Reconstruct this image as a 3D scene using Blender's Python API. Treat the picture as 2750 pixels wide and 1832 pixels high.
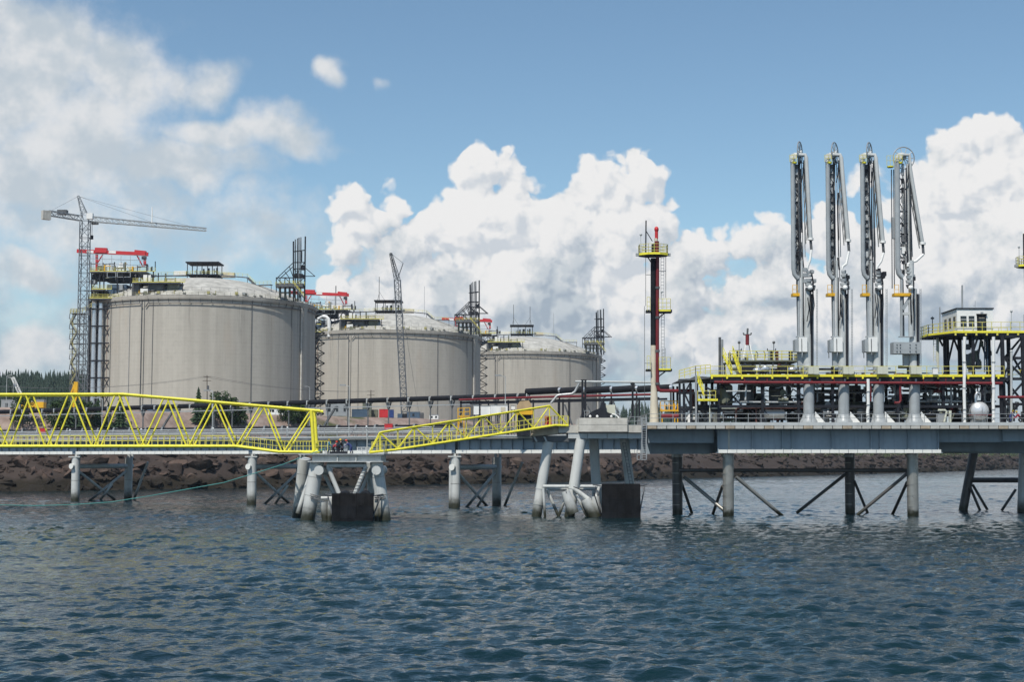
import bpy, bmesh, math, random
import numpy as np
from mathutils import Vector, Matrix
for o in list(bpy.data.objects): bpy.data.objects.remove(o)
S = bpy.context.scene
COL = S.collection
R = math.radians
random.seed(11)
# ------------------------------------------------------------------ camera
F, CX, CY, HORIZON, EYE = 4000.0, 1375.0, 916.0, 1235.0, 7.24   # focal length in photo pixels, horizon row, eye height (m)
PITCH = math.atan((HORIZON - CY) / F)
cd = bpy.data.cameras.new('camera'); cam = bpy.data.objects.new('camera', cd); COL.objects.link(cam)
cd.sensor_width = 36.0; cd.lens = 36.0 * F / 2750.0; cd.clip_start = 1.0; cd.clip_end = 40000
cam.location = (0, 0, EYE); cam.rotation_euler = (math.pi / 2 + PITCH, 0, 0)
S.camera = cam
S.render.resolution_x, S.render.resolution_y = 1024, 683
S.view_settings.view_transform = 'Standard'; S.view_settings.look = 'None'
S.cycles.max_bounces = 5; S.cycles.diffuse_bounces = 2; S.cycles.glossy_bounces = 2; S.cycles.volume_bounces = 0; S.cycles.transmission_bounces = 2
S.view_settings.exposure = -0.15; S.view_settings.gamma = 1.0
# ------------------------------------------------------------------ sun
SUN_AZ, SUN_EL = R(204), R(56)          # azimuth clockwise from +Y: behind the camera and to its left
sd = Vector((math.sin(SUN_AZ) * math.cos(SUN_EL), math.cos(SUN_AZ) * math.cos(SUN_EL), math.sin(SUN_EL)))
sl = bpy.data.lights.new('sun', 'SUN'); sun = bpy.data.objects.new('sun', sl); COL.objects.link(sun)
sl.energy = 5.0; sl.angle = R(0.53); sl.color = (1.0, 0.95, 0.87)
sun.rotation_euler = (-sd).to_track_quat('-Z', 'Y').to_euler(); sun.location = (-60, -60, 120)
# ------------------------------------------------------------------ node helper
class NT:
    def __init__(s, tree): s.t = tree; s.n = tree.nodes; s.l = tree.links
    def new(s, typ, **kw):
        n = s.n.new(typ)
        for k, v in kw.items(): setattr(n, k, v)
        return n
    def put(s, sock, v):
        if isinstance(v, bpy.types.NodeSocket): s.l.new(v, sock)
        elif v is not None: sock.default_value = v
    def m(s, op, a, b=None, c=None, clamp=False):
        n = s.new('ShaderNodeMath', operation=op, use_clamp=clamp)
        for i, v in enumerate((a, b, c)):
            if v is not None: s.put(n.inputs[i], v)
        return n.outputs[0]
    def vm(s, op, a, b=None, scale=None):
        n = s.new('ShaderNodeVectorMath', operation=op)
        s.put(n.inputs[0], a)
        if b is not None: s.put(n.inputs[1], b)
        if scale is not None: s.put(n.inputs['Scale'], scale)
        return n.outputs[0]
    def comb(s, x, y, z):
        n = s.new('ShaderNodeCombineXYZ')
        for i, v in enumerate((x, y, z)): s.put(n.inputs[i], v)
        return n.outputs[0]
    def sep(s, v):
        n = s.new('ShaderNodeSeparateXYZ'); s.put(n.inputs[0], v); return n.outputs
    def noise(s, vec, scale=1.0, detail=3.0, rough=0.5, lac=2.0, dist=0.0, out=0, dim='3D'):
        n = s.new('ShaderNodeTexNoise', noise_dimensions=dim); s.put(n.inputs['Vector'], vec)
        for k, v in (('Scale', scale), ('Detail', detail), ('Roughness', rough), ('Lacunarity', lac), ('Distortion', dist)): s.put(n.inputs[k], v)
        return n.outputs[out]
    def voro(s, vec, scale=1.0, feature='F1', detail=0.0, rough=0.5, smooth=0.3, out='Distance', dim='3D'):
        n = s.new('ShaderNodeTexVoronoi', feature=feature, voronoi_dimensions=dim); s.put(n.inputs['Vector'], vec); s.put(n.inputs['Scale'], scale)
        s.put(n.inputs['Detail'], detail); s.put(n.inputs['Roughness'], rough)
        if feature == 'SMOOTH_F1': s.put(n.inputs['Smoothness'], smooth)
        return n.outputs[out]
    def ramp(s, v, a, b, lo=0.0, hi=1.0, smooth=True):
        n = s.new('ShaderNodeMapRange', interpolation_type='SMOOTHSTEP' if smooth else 'LINEAR')
        for i, x in enumerate((v, a, b, lo, hi)): s.put(n.inputs[i], x)
        return n.outputs[0]
    def mix(s, fac, a, b, blend='MIX'):
        n = s.new('ShaderNodeMix', data_type='RGBA', blend_type=blend)
        s.put(n.inputs[0], fac); s.put(n.inputs[6], c4(a)); s.put(n.inputs[7], c4(b)); return n.outputs[2]
def c4(c):
    return c if isinstance(c, bpy.types.NodeSocket) else (tuple(c) + (1.0,) if len(c) == 3 else tuple(c))
# ------------------------------------------------------------------ world: clear sky plus clouds
wd = bpy.data.worlds.new('World'); S.world = wd; wd.use_nodes = True
wd.cycles.sampling_method = 'MANUAL'; wd.cycles.sample_map_resolution = 256
w = NT(wd.node_tree); w.n.clear()
SKY_STRENGTH = 0.124
def pix_dir(px, py):                     # azimuth and elevation (in radians times 4) of a photo pixel
    u, v = (px - CX) / F, (CY - py) / F
    x, y, z = u, math.cos(PITCH) - v * math.sin(PITCH), math.sin(PITCH) + v * math.cos(PITCH)
    return math.atan2(x, y) * 4, math.atan2(z, math.hypot(x, y)) * 4
CUMULUS = [  # px, py, rx, ry of the heads of the heaped clouds
 (1300,460,92,82),(1235,560,70,70),(1385,500,80,80),(1300,620,190,140),(1430,600,95,80),
 (1030,478,44,40),(935,560,62,62),(985,590,80,70),(1075,560,50,36),(1100,700,150,110),(920,690,66,80),
 (1690,415,66,52),(1720,490,90,70),(1610,530,110,100),(1500,640,170,130),(1660,640,160,130),(1800,550,50,22),
 (1400,790,320,200),(1120,840,280,160),(900,800,80,80),(1500,930,300,130),
 (2640,360,100,64),(2560,420,100,90),(2730,470,150,140),(2560,580,190,170),(2750,700,220,240),(2480,760,260,170),
 (2330,480,60,36),(2090,580,70,28),(2300,660,140,90),(1930,720,170,80),(2090,780,200,100),
 (1850,700,130,90),(1790,800,190,120),(2010,670,130,70),(2160,640,130,80),(2210,570,60,40),(1860,880,240,90),(2120,860,200,100),
 (2250,880,280,130),(1940,960,280,80),(2640,920,260,100),(1700,960,200,70)]
def cloud_group():
    g = bpy.data.node_groups.new('cumulus_height', 'ShaderNodeTree')
    g.interface.new_socket('P', in_out='INPUT', socket_type='NodeSocketVector')
    g.interface.new_socket('H', in_out='OUTPUT', socket_type='NodeSocketFloat')
    k = NT(g); gi = k.new('NodeGroupInput'); go = k.new('NodeGroupOutput')
    P = gi.outputs[0]
    warp = k.vm('SCALE', k.vm('SUBTRACT', k.noise(P, 9.0, 3.0, 0.5, out=1, dim='2D'), (0.5, 0.5, 0.5)), scale=0.11)
    Q = k.vm('ADD', P, warp)
    h = None
    for (px, py, rx, ry) in CUMULUS:
        a, e = pix_dir(px, py)
        n = k.new('ShaderNodeVectorMath', operation='MULTIPLY_ADD'); k.put(n.inputs[0], Q)
        n.inputs[1].default_value = (1000.0/rx, 1000.0/ry, 0); n.inputs[2].default_value = (-a*1000.0/rx, -e*1000.0/ry, 0)
        q = k.new('ShaderNodeVectorMath', operation='DOT_PRODUCT'); k.l.new(n.outputs[0], q.inputs[0]); k.l.new(n.outputs[0], q.inputs[1])
        r = min(rx, ry) / 100.0
        b = k.m('MULTIPLY_ADD', q.outputs['Value'], -r*0.62, r*0.62)
        h = b if h is None else k.m('SMOOTH_MAX', h, b, 0.16)
    v1 = k.voro(Q, 8.0, 'F1', 0.0, dim='2D'); v2 = k.voro(Q, 19.0, 'F1', 1.0, 0.5, dim='2D')
    h = k.m('MULTIPLY_ADD', k.m('MULTIPLY', v1, v1), -0.62, k.m('ADD', h, 0.12))
    h = k.m('MULTIPLY_ADD', k.m('MULTIPLY', v2, v2), -0.20, k.m('ADD', h, 0.05))
    h = k.m('MULTIPLY_ADD', k.m('SUBTRACT', k.noise(P, 40.0, 3.0, 0.6, dim='2D'), 0.5), 0.07, h)
    k.put(go.inputs[0], h)
    return g
CG = cloud_group()
tc = w.new('ShaderNodeTexCoord'); D3 = tc.outputs['Generated']
x, y, z = w.sep(D3)
az = w.m('ARCTAN2', x, y); hyp = w.m('SQRT', w.m('ADD', w.m('MULTIPLY', x, x), w.m('MULTIPLY', y, y)))
el = w.m('ARCTAN2', z, hyp); azabs = w.m('ABSOLUTE', az)
P0 = w.comb(w.m('MULTIPLY', az, 4.0), w.m('MULTIPLY', el, 4.0), 0.0)
def height(off):
    n = w.new('ShaderNodeGroup'); n.node_tree = CG
    w.put(n.inputs[0], w.vm('ADD', P0, off) if off else P0); return n.outputs[0]
H0 = height(None); H1 = height((-0.020, 0.026, 0.0))
lit = w.m('SUBTRACT', H0, H1)                                   # brighter on the side that faces the sun
shade = w.ramp(lit, -0.26, 0.12, 0.0, 1.0)
low = w.ramp(w.m('MULTIPLY', el, 4.0), 0.20, 0.70)               # bases darker and bluer than tops
tone = w.noise(P0, 4.6, 5.0, 0.6, dim='2D')
tops = w.ramp(w.m('ADD', tone, w.m('MULTIPLY', low, 0.34)), 0.52, 0.74)
soft = w.ramp(tops, 0.0, 0.8, 0.45, 0.17)                        # bases have soft edges, heads crisp ones
alpha = w.ramp(H0, -0.03, soft)
c_lit = w.mix(tops, (0.64, 0.70, 0.75), (0.97, 0.965, 0.96))
c_dark = w.mix(tops, (0.42, 0.50, 0.59), (0.68, 0.73, 0.79))
cum = w.mix(shade, c_dark, c_lit)
# thin layer clouds: soft, on the left of the view and round the rest of the sky
Ps = w.vm('ADD', P0, w.vm('SCALE', w.vm('SUBTRACT', w.noise(P0, 3.0, 3.0, 0.5, out=1, dim='2D'), (0.5, 0.5, 0.5)), scale=0.25))
fld = None
for (px, py, rx, ry, s) in [(180,420,470,470,0.80),(650,620,480,170,0.62),(40,170,260,260,0.98),(330,230,240,150,0.95),(200,380,330,180,0.95),(590,225,100,100,0.72),(480,210,130,90,0.7),
        (640,375,290,66,0.92),(430,440,320,100,0.92),(100,520,260,160,0.85),(880,222,56,54,0.9),(1020,255,34,18,0.5),
        (600,610,300,60,0.6),(60,740,170,70,0.95),(90,930,200,80,1.0),(260,800,300,140,0.5),(620,690,380,80,0.6)]:
    a, e = pix_dir(px, py)
    d = w.vm('MULTIPLY', w.vm('SUBTRACT', Ps, (a, e, 0)), (1000.0 / rx, 1000.0 / ry, 0))
    n = w.new('ShaderNodeVectorMath', operation='LENGTH'); w.put(n.inputs[0], d)
    b = w.m('MULTIPLY', w.ramp(n.outputs['Value'], 1.4, 0.05), s)
    fld = b if fld is None else w.m('MAXIMUM', fld, b)
bank = w.ramp(w.m('ADD', w.m('MULTIPLY', el, 4.0), w.m('MULTIPLY', w.m('SUBTRACT', tone, 0.5), 0.5)), 0.60, 0.10, 0.0, 0.92)    # cloud bank low over the horizon
bright = w.ramp(w.noise(P0, 6.0, 4.0, 0.6, dim='2D'), 0.35, 0.68)
c_thin = w.mix(bright, (0.60, 0.67, 0.73), (0.86, 0.87, 0.88))
c_bank = w.mix(bright, (0.36, 0.47, 0.60), (0.60, 0.67, 0.74))
sky = w.new('ShaderNodeTexSky', sky_type='NISHITA', sun_disc=False, sun_elevation=SUN_EL, sun_rotation=SUN_AZ, altitude=0.0, air_density=1.0, dust_density=0.1, ozone_density=1.6)
skyc = w.vm('MULTIPLY', w.vm('SCALE', sky.outputs[0], scale=SKY_STRENGTH), (0.93, 1.04, 1.03))
bk = w.mix(bank, skyc, c_bank)
thin = w.ramp(w.m('ADD', fld, w.m('MULTIPLY', w.m('SUBTRACT', w.noise(P0, 8.0, 6.0, 0.62, dim='2D'), 0.5), 0.75)), 0.16, 0.86, 0.0, 0.94)
view = w.mix(thin, bk, c_thin)
view = w.mix(alpha, view, cum)
# the rest of the sky carries the same broken cloud
rest = w.mix(w.m('MULTIPLY', w.ramp(w.noise(D3, 3.2, 5.0, 0.58), 0.54, 0.72), 0.8), bk, w.mix(w.ramp(w.noise(D3, 7.0, 3.0), 0.35, 0.65), (0.45, 0.53, 0.62), (0.82, 0.84, 0.86)))
inview = w.m('MULTIPLY', w.ramp(azabs, 0.52, 0.40), w.ramp(el, 0.40, 0.30))
b1 = w.new('ShaderNodeBackground'); w.put(b1.inputs[0], rest); b2 = w.new('ShaderNodeBackground'); w.put(b2.inputs[0], view)
mx = w.new('ShaderNodeMixShader'); w.put(mx.inputs[0], inview); w.l.new(b1.outputs[0], mx.inputs[1]); w.l.new(b2.outputs[0], mx.inputs[2])
wo = w.new('ShaderNodeOutputWorld'); w.l.new(mx.outputs[0], wo.inputs[0])
# ------------------------------------------------------------------ pixels to places
def ray(px, py):
    u, v = (px - CX) / F, (CY - py) / F
    return Vector((u, math.cos(PITCH) - v * math.sin(PITCH), math.sin(PITCH) + v * math.cos(PITCH)))
def W(px, py, Y):                        # the point at depth Y seen at a photo pixel
    d = ray(px, py); t = Y / d.y
    return Vector((d.x * t, Y, EYE + d.z * t))
def WZ(px, py, z):                       # the point on the level z seen at a photo pixel
    d = ray(px, py); t = (z - EYE) / d.z
    return Vector((d.x * t, d.y * t, z))
def V(*a): return Vector(a)
# ------------------------------------------------------------------ mesh builder
class MB:
    def __init__(s): s.v = []; s.f = []
    def add(s, vs, fs):
        n = len(s.v); s.v += [tuple(p) for p in vs]; s.f += [tuple(i + n for i in f) for f in fs]; return s
    def box(s, a, b):
        x0, x1 = sorted((a[0], b[0])); y0, y1 = sorted((a[1], b[1])); z0, z1 = sorted((a[2], b[2]))
        return s.add([(x0,y0,z0),(x1,y0,z0),(x1,y1,z0),(x0,y1,z0),(x0,y0,z1),(x1,y0,z1),(x1,y1,z1),(x0,y1,z1)],
                     [(0,3,2,1),(4,5,6,7),(0,1,5,4),(1,2,6,5),(2,3,7,6),(3,0,4,7)])
    def frame(s, p, q, up=None):
        p, q = Vector(p), Vector(q); d = (q - p)
        d = d.normalized() if d.length > 1e-6 else Vector((0, 0, 1))
        up = Vector(up) if up is not None else (Vector((0, 0, 1)) if abs(d.z) < 0.95 else Vector((0, 1, 0)))
        sx = d.cross(up).normalized(); return p, q, sx, sx.cross(d).normalized()
    def beam(s, p, q, wd, ht, up=None):
        p, q, a, b = s.frame(p, q, up); a = a * wd / 2; b = b * ht / 2
        return s.add([p-a-b, p+a-b, p+a+b, p-a+b, q-a-b, q+a-b, q+a+b, q-a+b],
                     [(0,1,2,3),(7,6,5,4),(0,4,5,1),(1,5,6,2),(2,6,7,3),(3,7,4,0)])
    def tube(s, p, q, r, n=8, r2=None, cap=True):
        p, q, a, b = s.frame(p, q); r2 = r if r2 is None else r2
        vs = []
        for c, rr in ((p, r), (q, r2)):
            for i in range(n):
                t = 2 * math.pi * i / n; vs.append(c + (a * math.cos(t) + b * math.sin(t)) * rr)
        fs = [(i, (i + 1) % n, n + (i + 1) % n, n + i) for i in range(n)]
        if cap: fs += [tuple(range(n - 1, -1, -1)), tuple(range(n, 2 * n))]
        return s.add(vs, fs)
    def path(s, pts, r, n=8):
        pts = [Vector(p) for p in pts]; rings = []; a = None
        for i, p in enumerate(pts):
            d0 = (p - pts[i-1]).normalized() if i else None
            d1 = (pts[i+1] - p).normalized() if i < len(pts) - 1 else None
            t = (d0 + d1).normalized() if d0 and d1 and (d0 + d1).length > 1e-4 else (d1 or d0)
            if a is None:
                u = Vector((0, 0, 1)) if abs(t.z) < 0.9 else Vector((0, 1, 0)); a = t.cross(u).normalized()
            else:
                a = (a - t * a.dot(t)).normalized()
            b = t.cross(a); k = 1.0
            if d0 and d1: k = 1.0 / max(0.5, math.sqrt(max(0.0, (1 + d0.dot(d1)) / 2)))
            rings.append([p + (a * math.cos(2*math.pi*j/n) + b * math.sin(2*math.pi*j/n)) * r * (k if False else 1) for j in range(n)])
        vs = [v for rg in rings for v in rg]; fs = []
        for i in range(len(rings) - 1):
            fs += [(i*n+j, i*n+(j+1)%n, (i+1)*n+(j+1)%n, (i+1)*n+j) for j in range(n)]
        fs += [tuple(range(n-1,-1,-1)), tuple(range((len(rings)-1)*n, len(rings)*n))]
        return s.add(vs, fs)
    def lathe(s, prof, c=(0,0,0), n=48, axis='z', a0=0.0, a1=2*math.pi):
        full = abs(a1 - a0 - 2*math.pi) < 1e-6; m = n if full else n + 1; vs = []
        for r, h in prof:
            for i in range(m):
                t = a0 + (a1 - a0) * i / n; ca, sa = math.cos(t) * r, math.sin(t) * r
                q = (ca, sa, h) if axis == 'z' else ((ca, h, sa) if axis == 'y' else (h, ca, sa))
                vs.append((c[0]+q[0], c[1]+q[1], c[2]+q[2]))
        fs = []
        for k in range(len(prof) - 1):
            for i in range(n):
                j = (i + 1) % m; f = (k*m+i, k*m+j, (k+1)*m+j, (k+1)*m+i)
                fs.append(f if axis != 'y' else f[::-1])
        return s.add(vs, fs)
    def sphere(s, c, r, n=12, m=8, sc=(1,1,1)):
        pr = [(max(1e-3, math.sin(math.pi*i/m))*r, -math.cos(math.pi*i/m)*r) for i in range(m+1)]
        t = MB().lathe(pr, (0,0,0), n)
        return s.add([(c[0]+v[0]*sc[0], c[1]+v[1]*sc[1], c[2]+v[2]*sc[2]) for v in t.v], t.f)
    def prism(s, poly, d):               # closed polygon (3-D points) pushed along d
        d = Vector(d); n = len(poly); poly = [Vector(p) for p in poly]
        return s.add(poly + [p + d for p in poly], [tuple(range(n-1,-1,-1)), tuple(range(n, 2*n))] + [(i,(i+1)%n,n+(i+1)%n,n+i) for i in range(n)])
    def rail(s, pts, h=1.1, step=2.0, r=0.03, rails=(1.0, 0.5), n=5, up=(0,0,1)):     # hand rail on posts along a polyline
        pts = [Vector(p) for p in pts]; up = Vector(up)
        for p, q in zip(pts, pts[1:]):
            L = (q - p).length; k = max(1, round(L / step))
            for i in range(k + 1):
                a = p + (q - p) * i / k; s.beam(a, a + up * h, r*2, r*2)
            for t in rails: s.beam(p + up * h * t, q + up * h * t, r*1.8, r*1.8)
        return s
    def lattice(s, p, q, wd, seg, r, up=None, wd2=None):      # square lattice mast between two points
        p, q, a, b = s.frame(p, q, up); L = (q - p).length; k = max(1, round(L / seg)); wd2 = wd if wd2 is None else wd2
        def cs(t):
            c = p + (q - p) * t; hw = (wd + (wd2 - wd) * t) / 2
            return [c - a*hw - b*hw, c + a*hw - b*hw, c + a*hw + b*hw, c - a*hw + b*hw]
        c0, c1 = cs(0), cs(1)
        for i in range(4): s.beam(c0[i], c1[i], r*2.4, r*2.4)
        for i in range(k):
            A, B = cs(i / k), cs((i + 1) / k)
            for j in range(4):
                m = (j + 1) % 4
                s.beam(B[j], B[m], r*1.4, r*1.4)
                s.beam(A[j] if i % 2 else A[m], B[m] if i % 2 else B[j], r*1.4, r*1.4)
        return s
    def build(s, name, mat, parent=None, smooth=False, kind=None, label=None):
        o0 = ORIG.get(parent.name, Vector((0,0,0))) if parent else Vector((0,0,0))
        me = bpy.data.meshes.new(name)
        vs = s.v if o0.length == 0 else [(v[0]-o0.x, v[1]-o0.y, v[2]-o0.z) for v in s.v]
        me.from_pydata(vs, [], s.f); me.materials.append(M[mat] if isinstance(mat, str) else mat)
        if smooth:
            me.polygons.foreach_set('use_smooth', [True] * len(me.polygons)); me.set_sharp_from_angle(angle=R(38))
        o = bpy.data.objects.new(name, me); COL.objects.link(o); o.parent = parent; ORIG[o.name] = o0
        if kind: o['kind'] = kind
        if label: o['label'] = label
        return o
ORIG = {}
def tag(o, label, cat, group=None):
    o['label'] = label; o['category'] = cat
    if group: o['group'] = group
    return o
def thing(name, loc, label, cat, group=None):
    o = bpy.data.objects.new(name, None); COL.objects.link(o); o.location = loc; o.empty_display_size = 0.5
    ORIG[o.name] = Vector(loc); return tag(o, label, cat, group)
def solo(mb, name, mat, loc, label, cat, group=None, smooth=False):     # a thing that is one mesh, with its origin at its base
    o0 = Vector(loc); t = MB(); t.v = [(v[0]-o0.x, v[1]-o0.y, v[2]-o0.z) for v in mb.v]; t.f = mb.f
    o = t.build(name, mat, None, smooth); o.location = loc; ORIG[o.name] = o0
    return tag(o, label, cat, group)
def dup(root, loc, label=None, rotz=0.0, scale=None):
    def cp(o, par):
        c = o.copy(); COL.objects.link(c); c.parent = par
        for ch in o.children: cp(ch, c)
        return c
    r = cp(root, None); r.location = loc; r.rotation_euler = (0, 0, rotz); ORIG[r.name] = Vector(loc)
    if scale: r.scale = scale
    if label: r['label'] = label
    return r
# ------------------------------------------------------------------ materials
M = {}
def pmat(name, col, rough=0.6, metal=0.0, var=0.12, scale=0.8, bump=0.0, bscale=6.0, streak=0.0, streakcol=None, spec=0.4, dirt=None, rust=0.0, coat=0.0):
    m = bpy.data.materials.new(name); m.use_nodes = True; k = NT(m.node_tree); k.n.clear()
    out = k.new('ShaderNodeOutputMaterial'); b = k.new('ShaderNodeBsdfPrincipled'); k.l.new(b.outputs[0], out.inputs[0])
    pos = k.new('ShaderNodeNewGeometry').outputs['Position']
    n1 = k.noise(pos, scale, 5.0, 0.6)
    c = k.mix(k.ramp(n1, 0.25, 0.75), tuple(v * (1 - var) for v in col), tuple(min(1, v * (1 + var)) for v in col))
    if streak:
        sv = k.vm('MULTIPLY', pos, (1.6, 1.6, 0.09))
        st = k.ramp(k.noise(sv, 1.0, 4.0, 0.6), 0.50, 0.74)
        c = k.mix(k.m('MULTIPLY', st, streak), c, streakcol or tuple(v * 0.45 for v in col))
    if rust:
        rr = k.ramp(k.noise(k.vm('MULTIPLY', pos, (1.0, 1.0, 0.35)), 1.7, 6.0, 0.65), 0.60, 0.72)
        c = k.mix(k.m('MULTIPLY', rr, rust), c, (0.16, 0.075, 0.035))
    if dirt:                                                     # weed and slime near the tide line
        zc = k.sep(pos)[2]; nz = k.m('ADD', zc, k.m('MULTIPLY', k.m('SUBTRACT', k.noise(pos, 2.0, 3.0), 0.5), 0.9))
        c = k.mix(k.ramp(nz, dirt, 0.35), c, (0.030, 0.031, 0.018))
    k.put(b.inputs['Base Color'], c)
    k.put(b.inputs['Roughness'], k.ramp(k.noise(pos, scale * 2.3, 3.0), 0.2, 0.8, max(0.03, rough - 0.1), min(1, rough + 0.12)))
    b.inputs['Metallic'].default_value = metal; b.inputs['Specular IOR Level'].default_value = spec
    if coat: b.inputs['Coat Weight'].default_value = coat
    if bump:
        bn = k.new('ShaderNodeBump'); bn.inputs['Strength'].default_value = bump; bn.inputs['Distance'].default_value = 0.05
        k.put(bn.inputs['Height'], k.noise(pos, bscale, 5.0, 0.6)); k.l.new(bn.outputs[0], b.inputs['Normal'])
    M[name] = m; return m
pmat('yellow', (0.80, 0.72, 0.05), 0.5, var=0.10, scale=1.6, rust=0.10, streak=0.14, streakcol=(0.42, 0.33, 0.03), spec=0.5)
pmat('yellow_rail', (0.62, 0.56, 0.12), 0.5, var=0.1)
pmat('ochre', (0.72, 0.40, 0.02), 0.5, var=0.12)
pmat('grey_paint', (0.40, 0.42, 0.42), 0.5, var=0.08, streak=0.25, rust=0.10)
pmat('arm_grey', (0.34, 0.365, 0.375), 0.38, var=0.1, streak=0.35, rust=0.1)
pmat('pale_steel', (0.46, 0.48, 0.475), 0.42, var=0.1, streak=0.3, rust=0.08)
pmat('pile_grey', (0.54, 0.55, 0.525), 0.45, var=0.07, streak=0.4, dirt=2.5, rust=0.28)
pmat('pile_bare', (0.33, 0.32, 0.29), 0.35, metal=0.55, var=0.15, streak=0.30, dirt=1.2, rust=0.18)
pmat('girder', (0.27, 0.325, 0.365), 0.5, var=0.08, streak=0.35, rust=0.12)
pmat('pile_shaded', (0.085, 0.080, 0.074), 0.4, metal=0.3, var=0.2, streak=0.3, dirt=1.2, rust=0.25)  # back piles and braces: shade under the deck put into a darker base colour
pmat('white_flange', (0.74, 0.74, 0.69), 0.5, var=0.05, streak=0.12)
pmat('dark_steel', (0.018, 0.020, 0.026), 0.6, var=0.3, spec=0.2)
pmat('mid_steel', (0.10, 0.105, 0.11), 0.5, var=0.3, rust=0.2)
pmat('galv', (0.36, 0.37, 0.37), 0.45, metal=0.4, var=0.1)
pmat('silver', (0.62, 0.63, 0.64), 0.28, metal=0.75, var=0.06)
pmat('insul_black', (0.013, 0.014, 0.018), 0.6, var=0.25, spec=0.15)
pmat('red_pipe', (0.165, 0.018, 0.022), 0.38, var=0.12)
pmat('red_paint', (0.52, 0.03, 0.035), 0.45, var=0.1)
pmat('white_paint', (0.78, 0.78, 0.75), 0.5, var=0.04, streak=0.10)
pmat('cream', (0.60, 0.54, 0.42), 0.55, var=0.08, streak=0.2)
pmat('cabinet', (0.56, 0.57, 0.47), 0.5, var=0.05)
pmat('bronze_green', (0.14, 0.15, 0.11), 0.55, var=0.3, rust=0.3)
pmat('concrete', (0.50, 0.48, 0.43), 0.85, var=0.16, bump=0.5, bscale=4.0, streak=0.4)
pmat('deck_concrete', (0.44, 0.43, 0.39), 0.85, var=0.14, bump=0.4, streak=0.35)
pmat('dome', (0.40, 0.39, 0.355), 0.9, var=0.28, scale=0.35, rust=0.15)
pmat('fender_rubber', (0.010, 0.011, 0.013), 0.9, var=0.5, bump=0.6, bscale=3.0, spec=0.12)
pmat('fender_worn', (0.012, 0.012, 0.013), 0.9, spec=0.12, var=0.5, bump=0.6, bscale=3.0, streak=0.3, streakcol=(0.045, 0.042, 0.038))
pmat('dark_glass', (0.012, 0.014, 0.018), 0.08, var=0.0, spec=0.8)
pmat('blue_paint', (0.03, 0.06, 0.20), 0.5, var=0.1)
pmat('dull_blue', (0.06, 0.10, 0.15), 0.6, var=0.15)
pmat('teal_rope', (0.07, 0.26, 0.24), 0.8, var=0.1)
pmat('tan', (0.42, 0.30, 0.17), 0.8, var=0.2)
pmat('timber', (0.22, 0.19, 0.15), 0.85, var=0.25)
pmat('bark', (0.07, 0.055, 0.04), 0.9, var=0.3)
pmat('skin', (0.48, 0.30, 0.22), 0.6, var=0.03); pmat('coverall_blue', (0.03, 0.045, 0.14), 0.85, var=0.15); pmat('jacket_red', (0.36, 0.03, 0.05), 0.8, var=0.15)
pmat('cloth_dark', (0.018, 0.018, 0.022), 0.85, var=0.2); pmat('jacket_cyan', (0.04, 0.22, 0.33), 0.8, var=0.15); pmat('helmet_red', (0.55, 0.05, 0.02), 0.4, var=0.03); pmat('helmet_yellow', (0.75, 0.52, 0.06), 0.4, var=0.03)
def leafmat(name, a, b):
    m = bpy.data.materials.new(name); m.use_nodes = True; k = NT(m.node_tree); bs = k.n['Principled BSDF']
    pos = k.new('ShaderNodeNewGeometry').outputs['Position']
    k.put(bs.inputs['Base Color'], k.mix(k.ramp(k.noise(pos, 0.9, 4.0, 0.65), 0.3, 0.7), a, b)); bs.inputs['Roughness'].default_value = 0.75
    bs.inputs['Specular IOR Level'].default_value = 0.2
    M[name] = m
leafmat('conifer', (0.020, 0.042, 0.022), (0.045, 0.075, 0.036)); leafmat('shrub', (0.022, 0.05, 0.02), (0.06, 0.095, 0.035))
leafmat('scrub', (0.05, 0.075, 0.03), (0.10, 0.12, 0.05)); leafmat('hazed_conifer', (0.030, 0.052, 0.040), (0.050, 0.075, 0.055))  # distant conifers: bluish haze tint mixed into the leaf colour
def rockmat():
    m = bpy.data.materials.new('rock'); m.use_nodes = True; k = NT(m.node_tree); bs = k.n['Principled BSDF']
    pos = k.new('ShaderNodeNewGeometry').outputs['Position']
    c = k.mix(k.ramp(k.noise(pos, 0.35, 6.0, 0.65), 0.28, 0.72), (0.035, 0.027, 0.023), (0.17, 0.130, 0.108))
    c = k.mix(k.ramp(k.noise(pos, 0.09, 3.0), 0.45, 0.62), c, (0.10, 0.072, 0.060))
    c = k.mix(k.ramp(k.noise(k.vm('MULTIPLY', pos, (0.5, 0.5, 2.4)), 1.6, 6.0, 0.7), 0.62, 0.80), c, (0.27, 0.23, 0.20))
    c = k.mix(1.0, c, k.mix(k.new('ShaderNodeObjectInfo').outputs['Random'], (0.34, 0.335, 0.33), (1.15, 1.09, 1.04)), 'MULTIPLY')
    zc = k.sep(pos)[2]; nz = k.m('ADD', zc, k.m('MULTIPLY', k.m('SUBTRACT', k.noise(pos, 0.3, 3.0), 0.5), 2.2))
    c = k.mix(k.ramp(nz, 4.2, 2.0), c, (0.020, 0.016, 0.011))
    k.put(bs.inputs['Base Color'], c); bs.inputs['Roughness'].default_value = 0.85; bs.inputs['Specular IOR Level'].default_value = 0.25
    bn = k.new('ShaderNodeBump'); bn.inputs['Strength'].default_value = 0.9; bn.inputs['Distance'].default_value = 0.5
    k.put(bn.inputs['Height'], k.noise(pos, 0.8, 7.0, 0.68)); k.l.new(bn.outputs[0], bs.inputs['Normal']); M['rock'] = m
rockmat()
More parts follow.
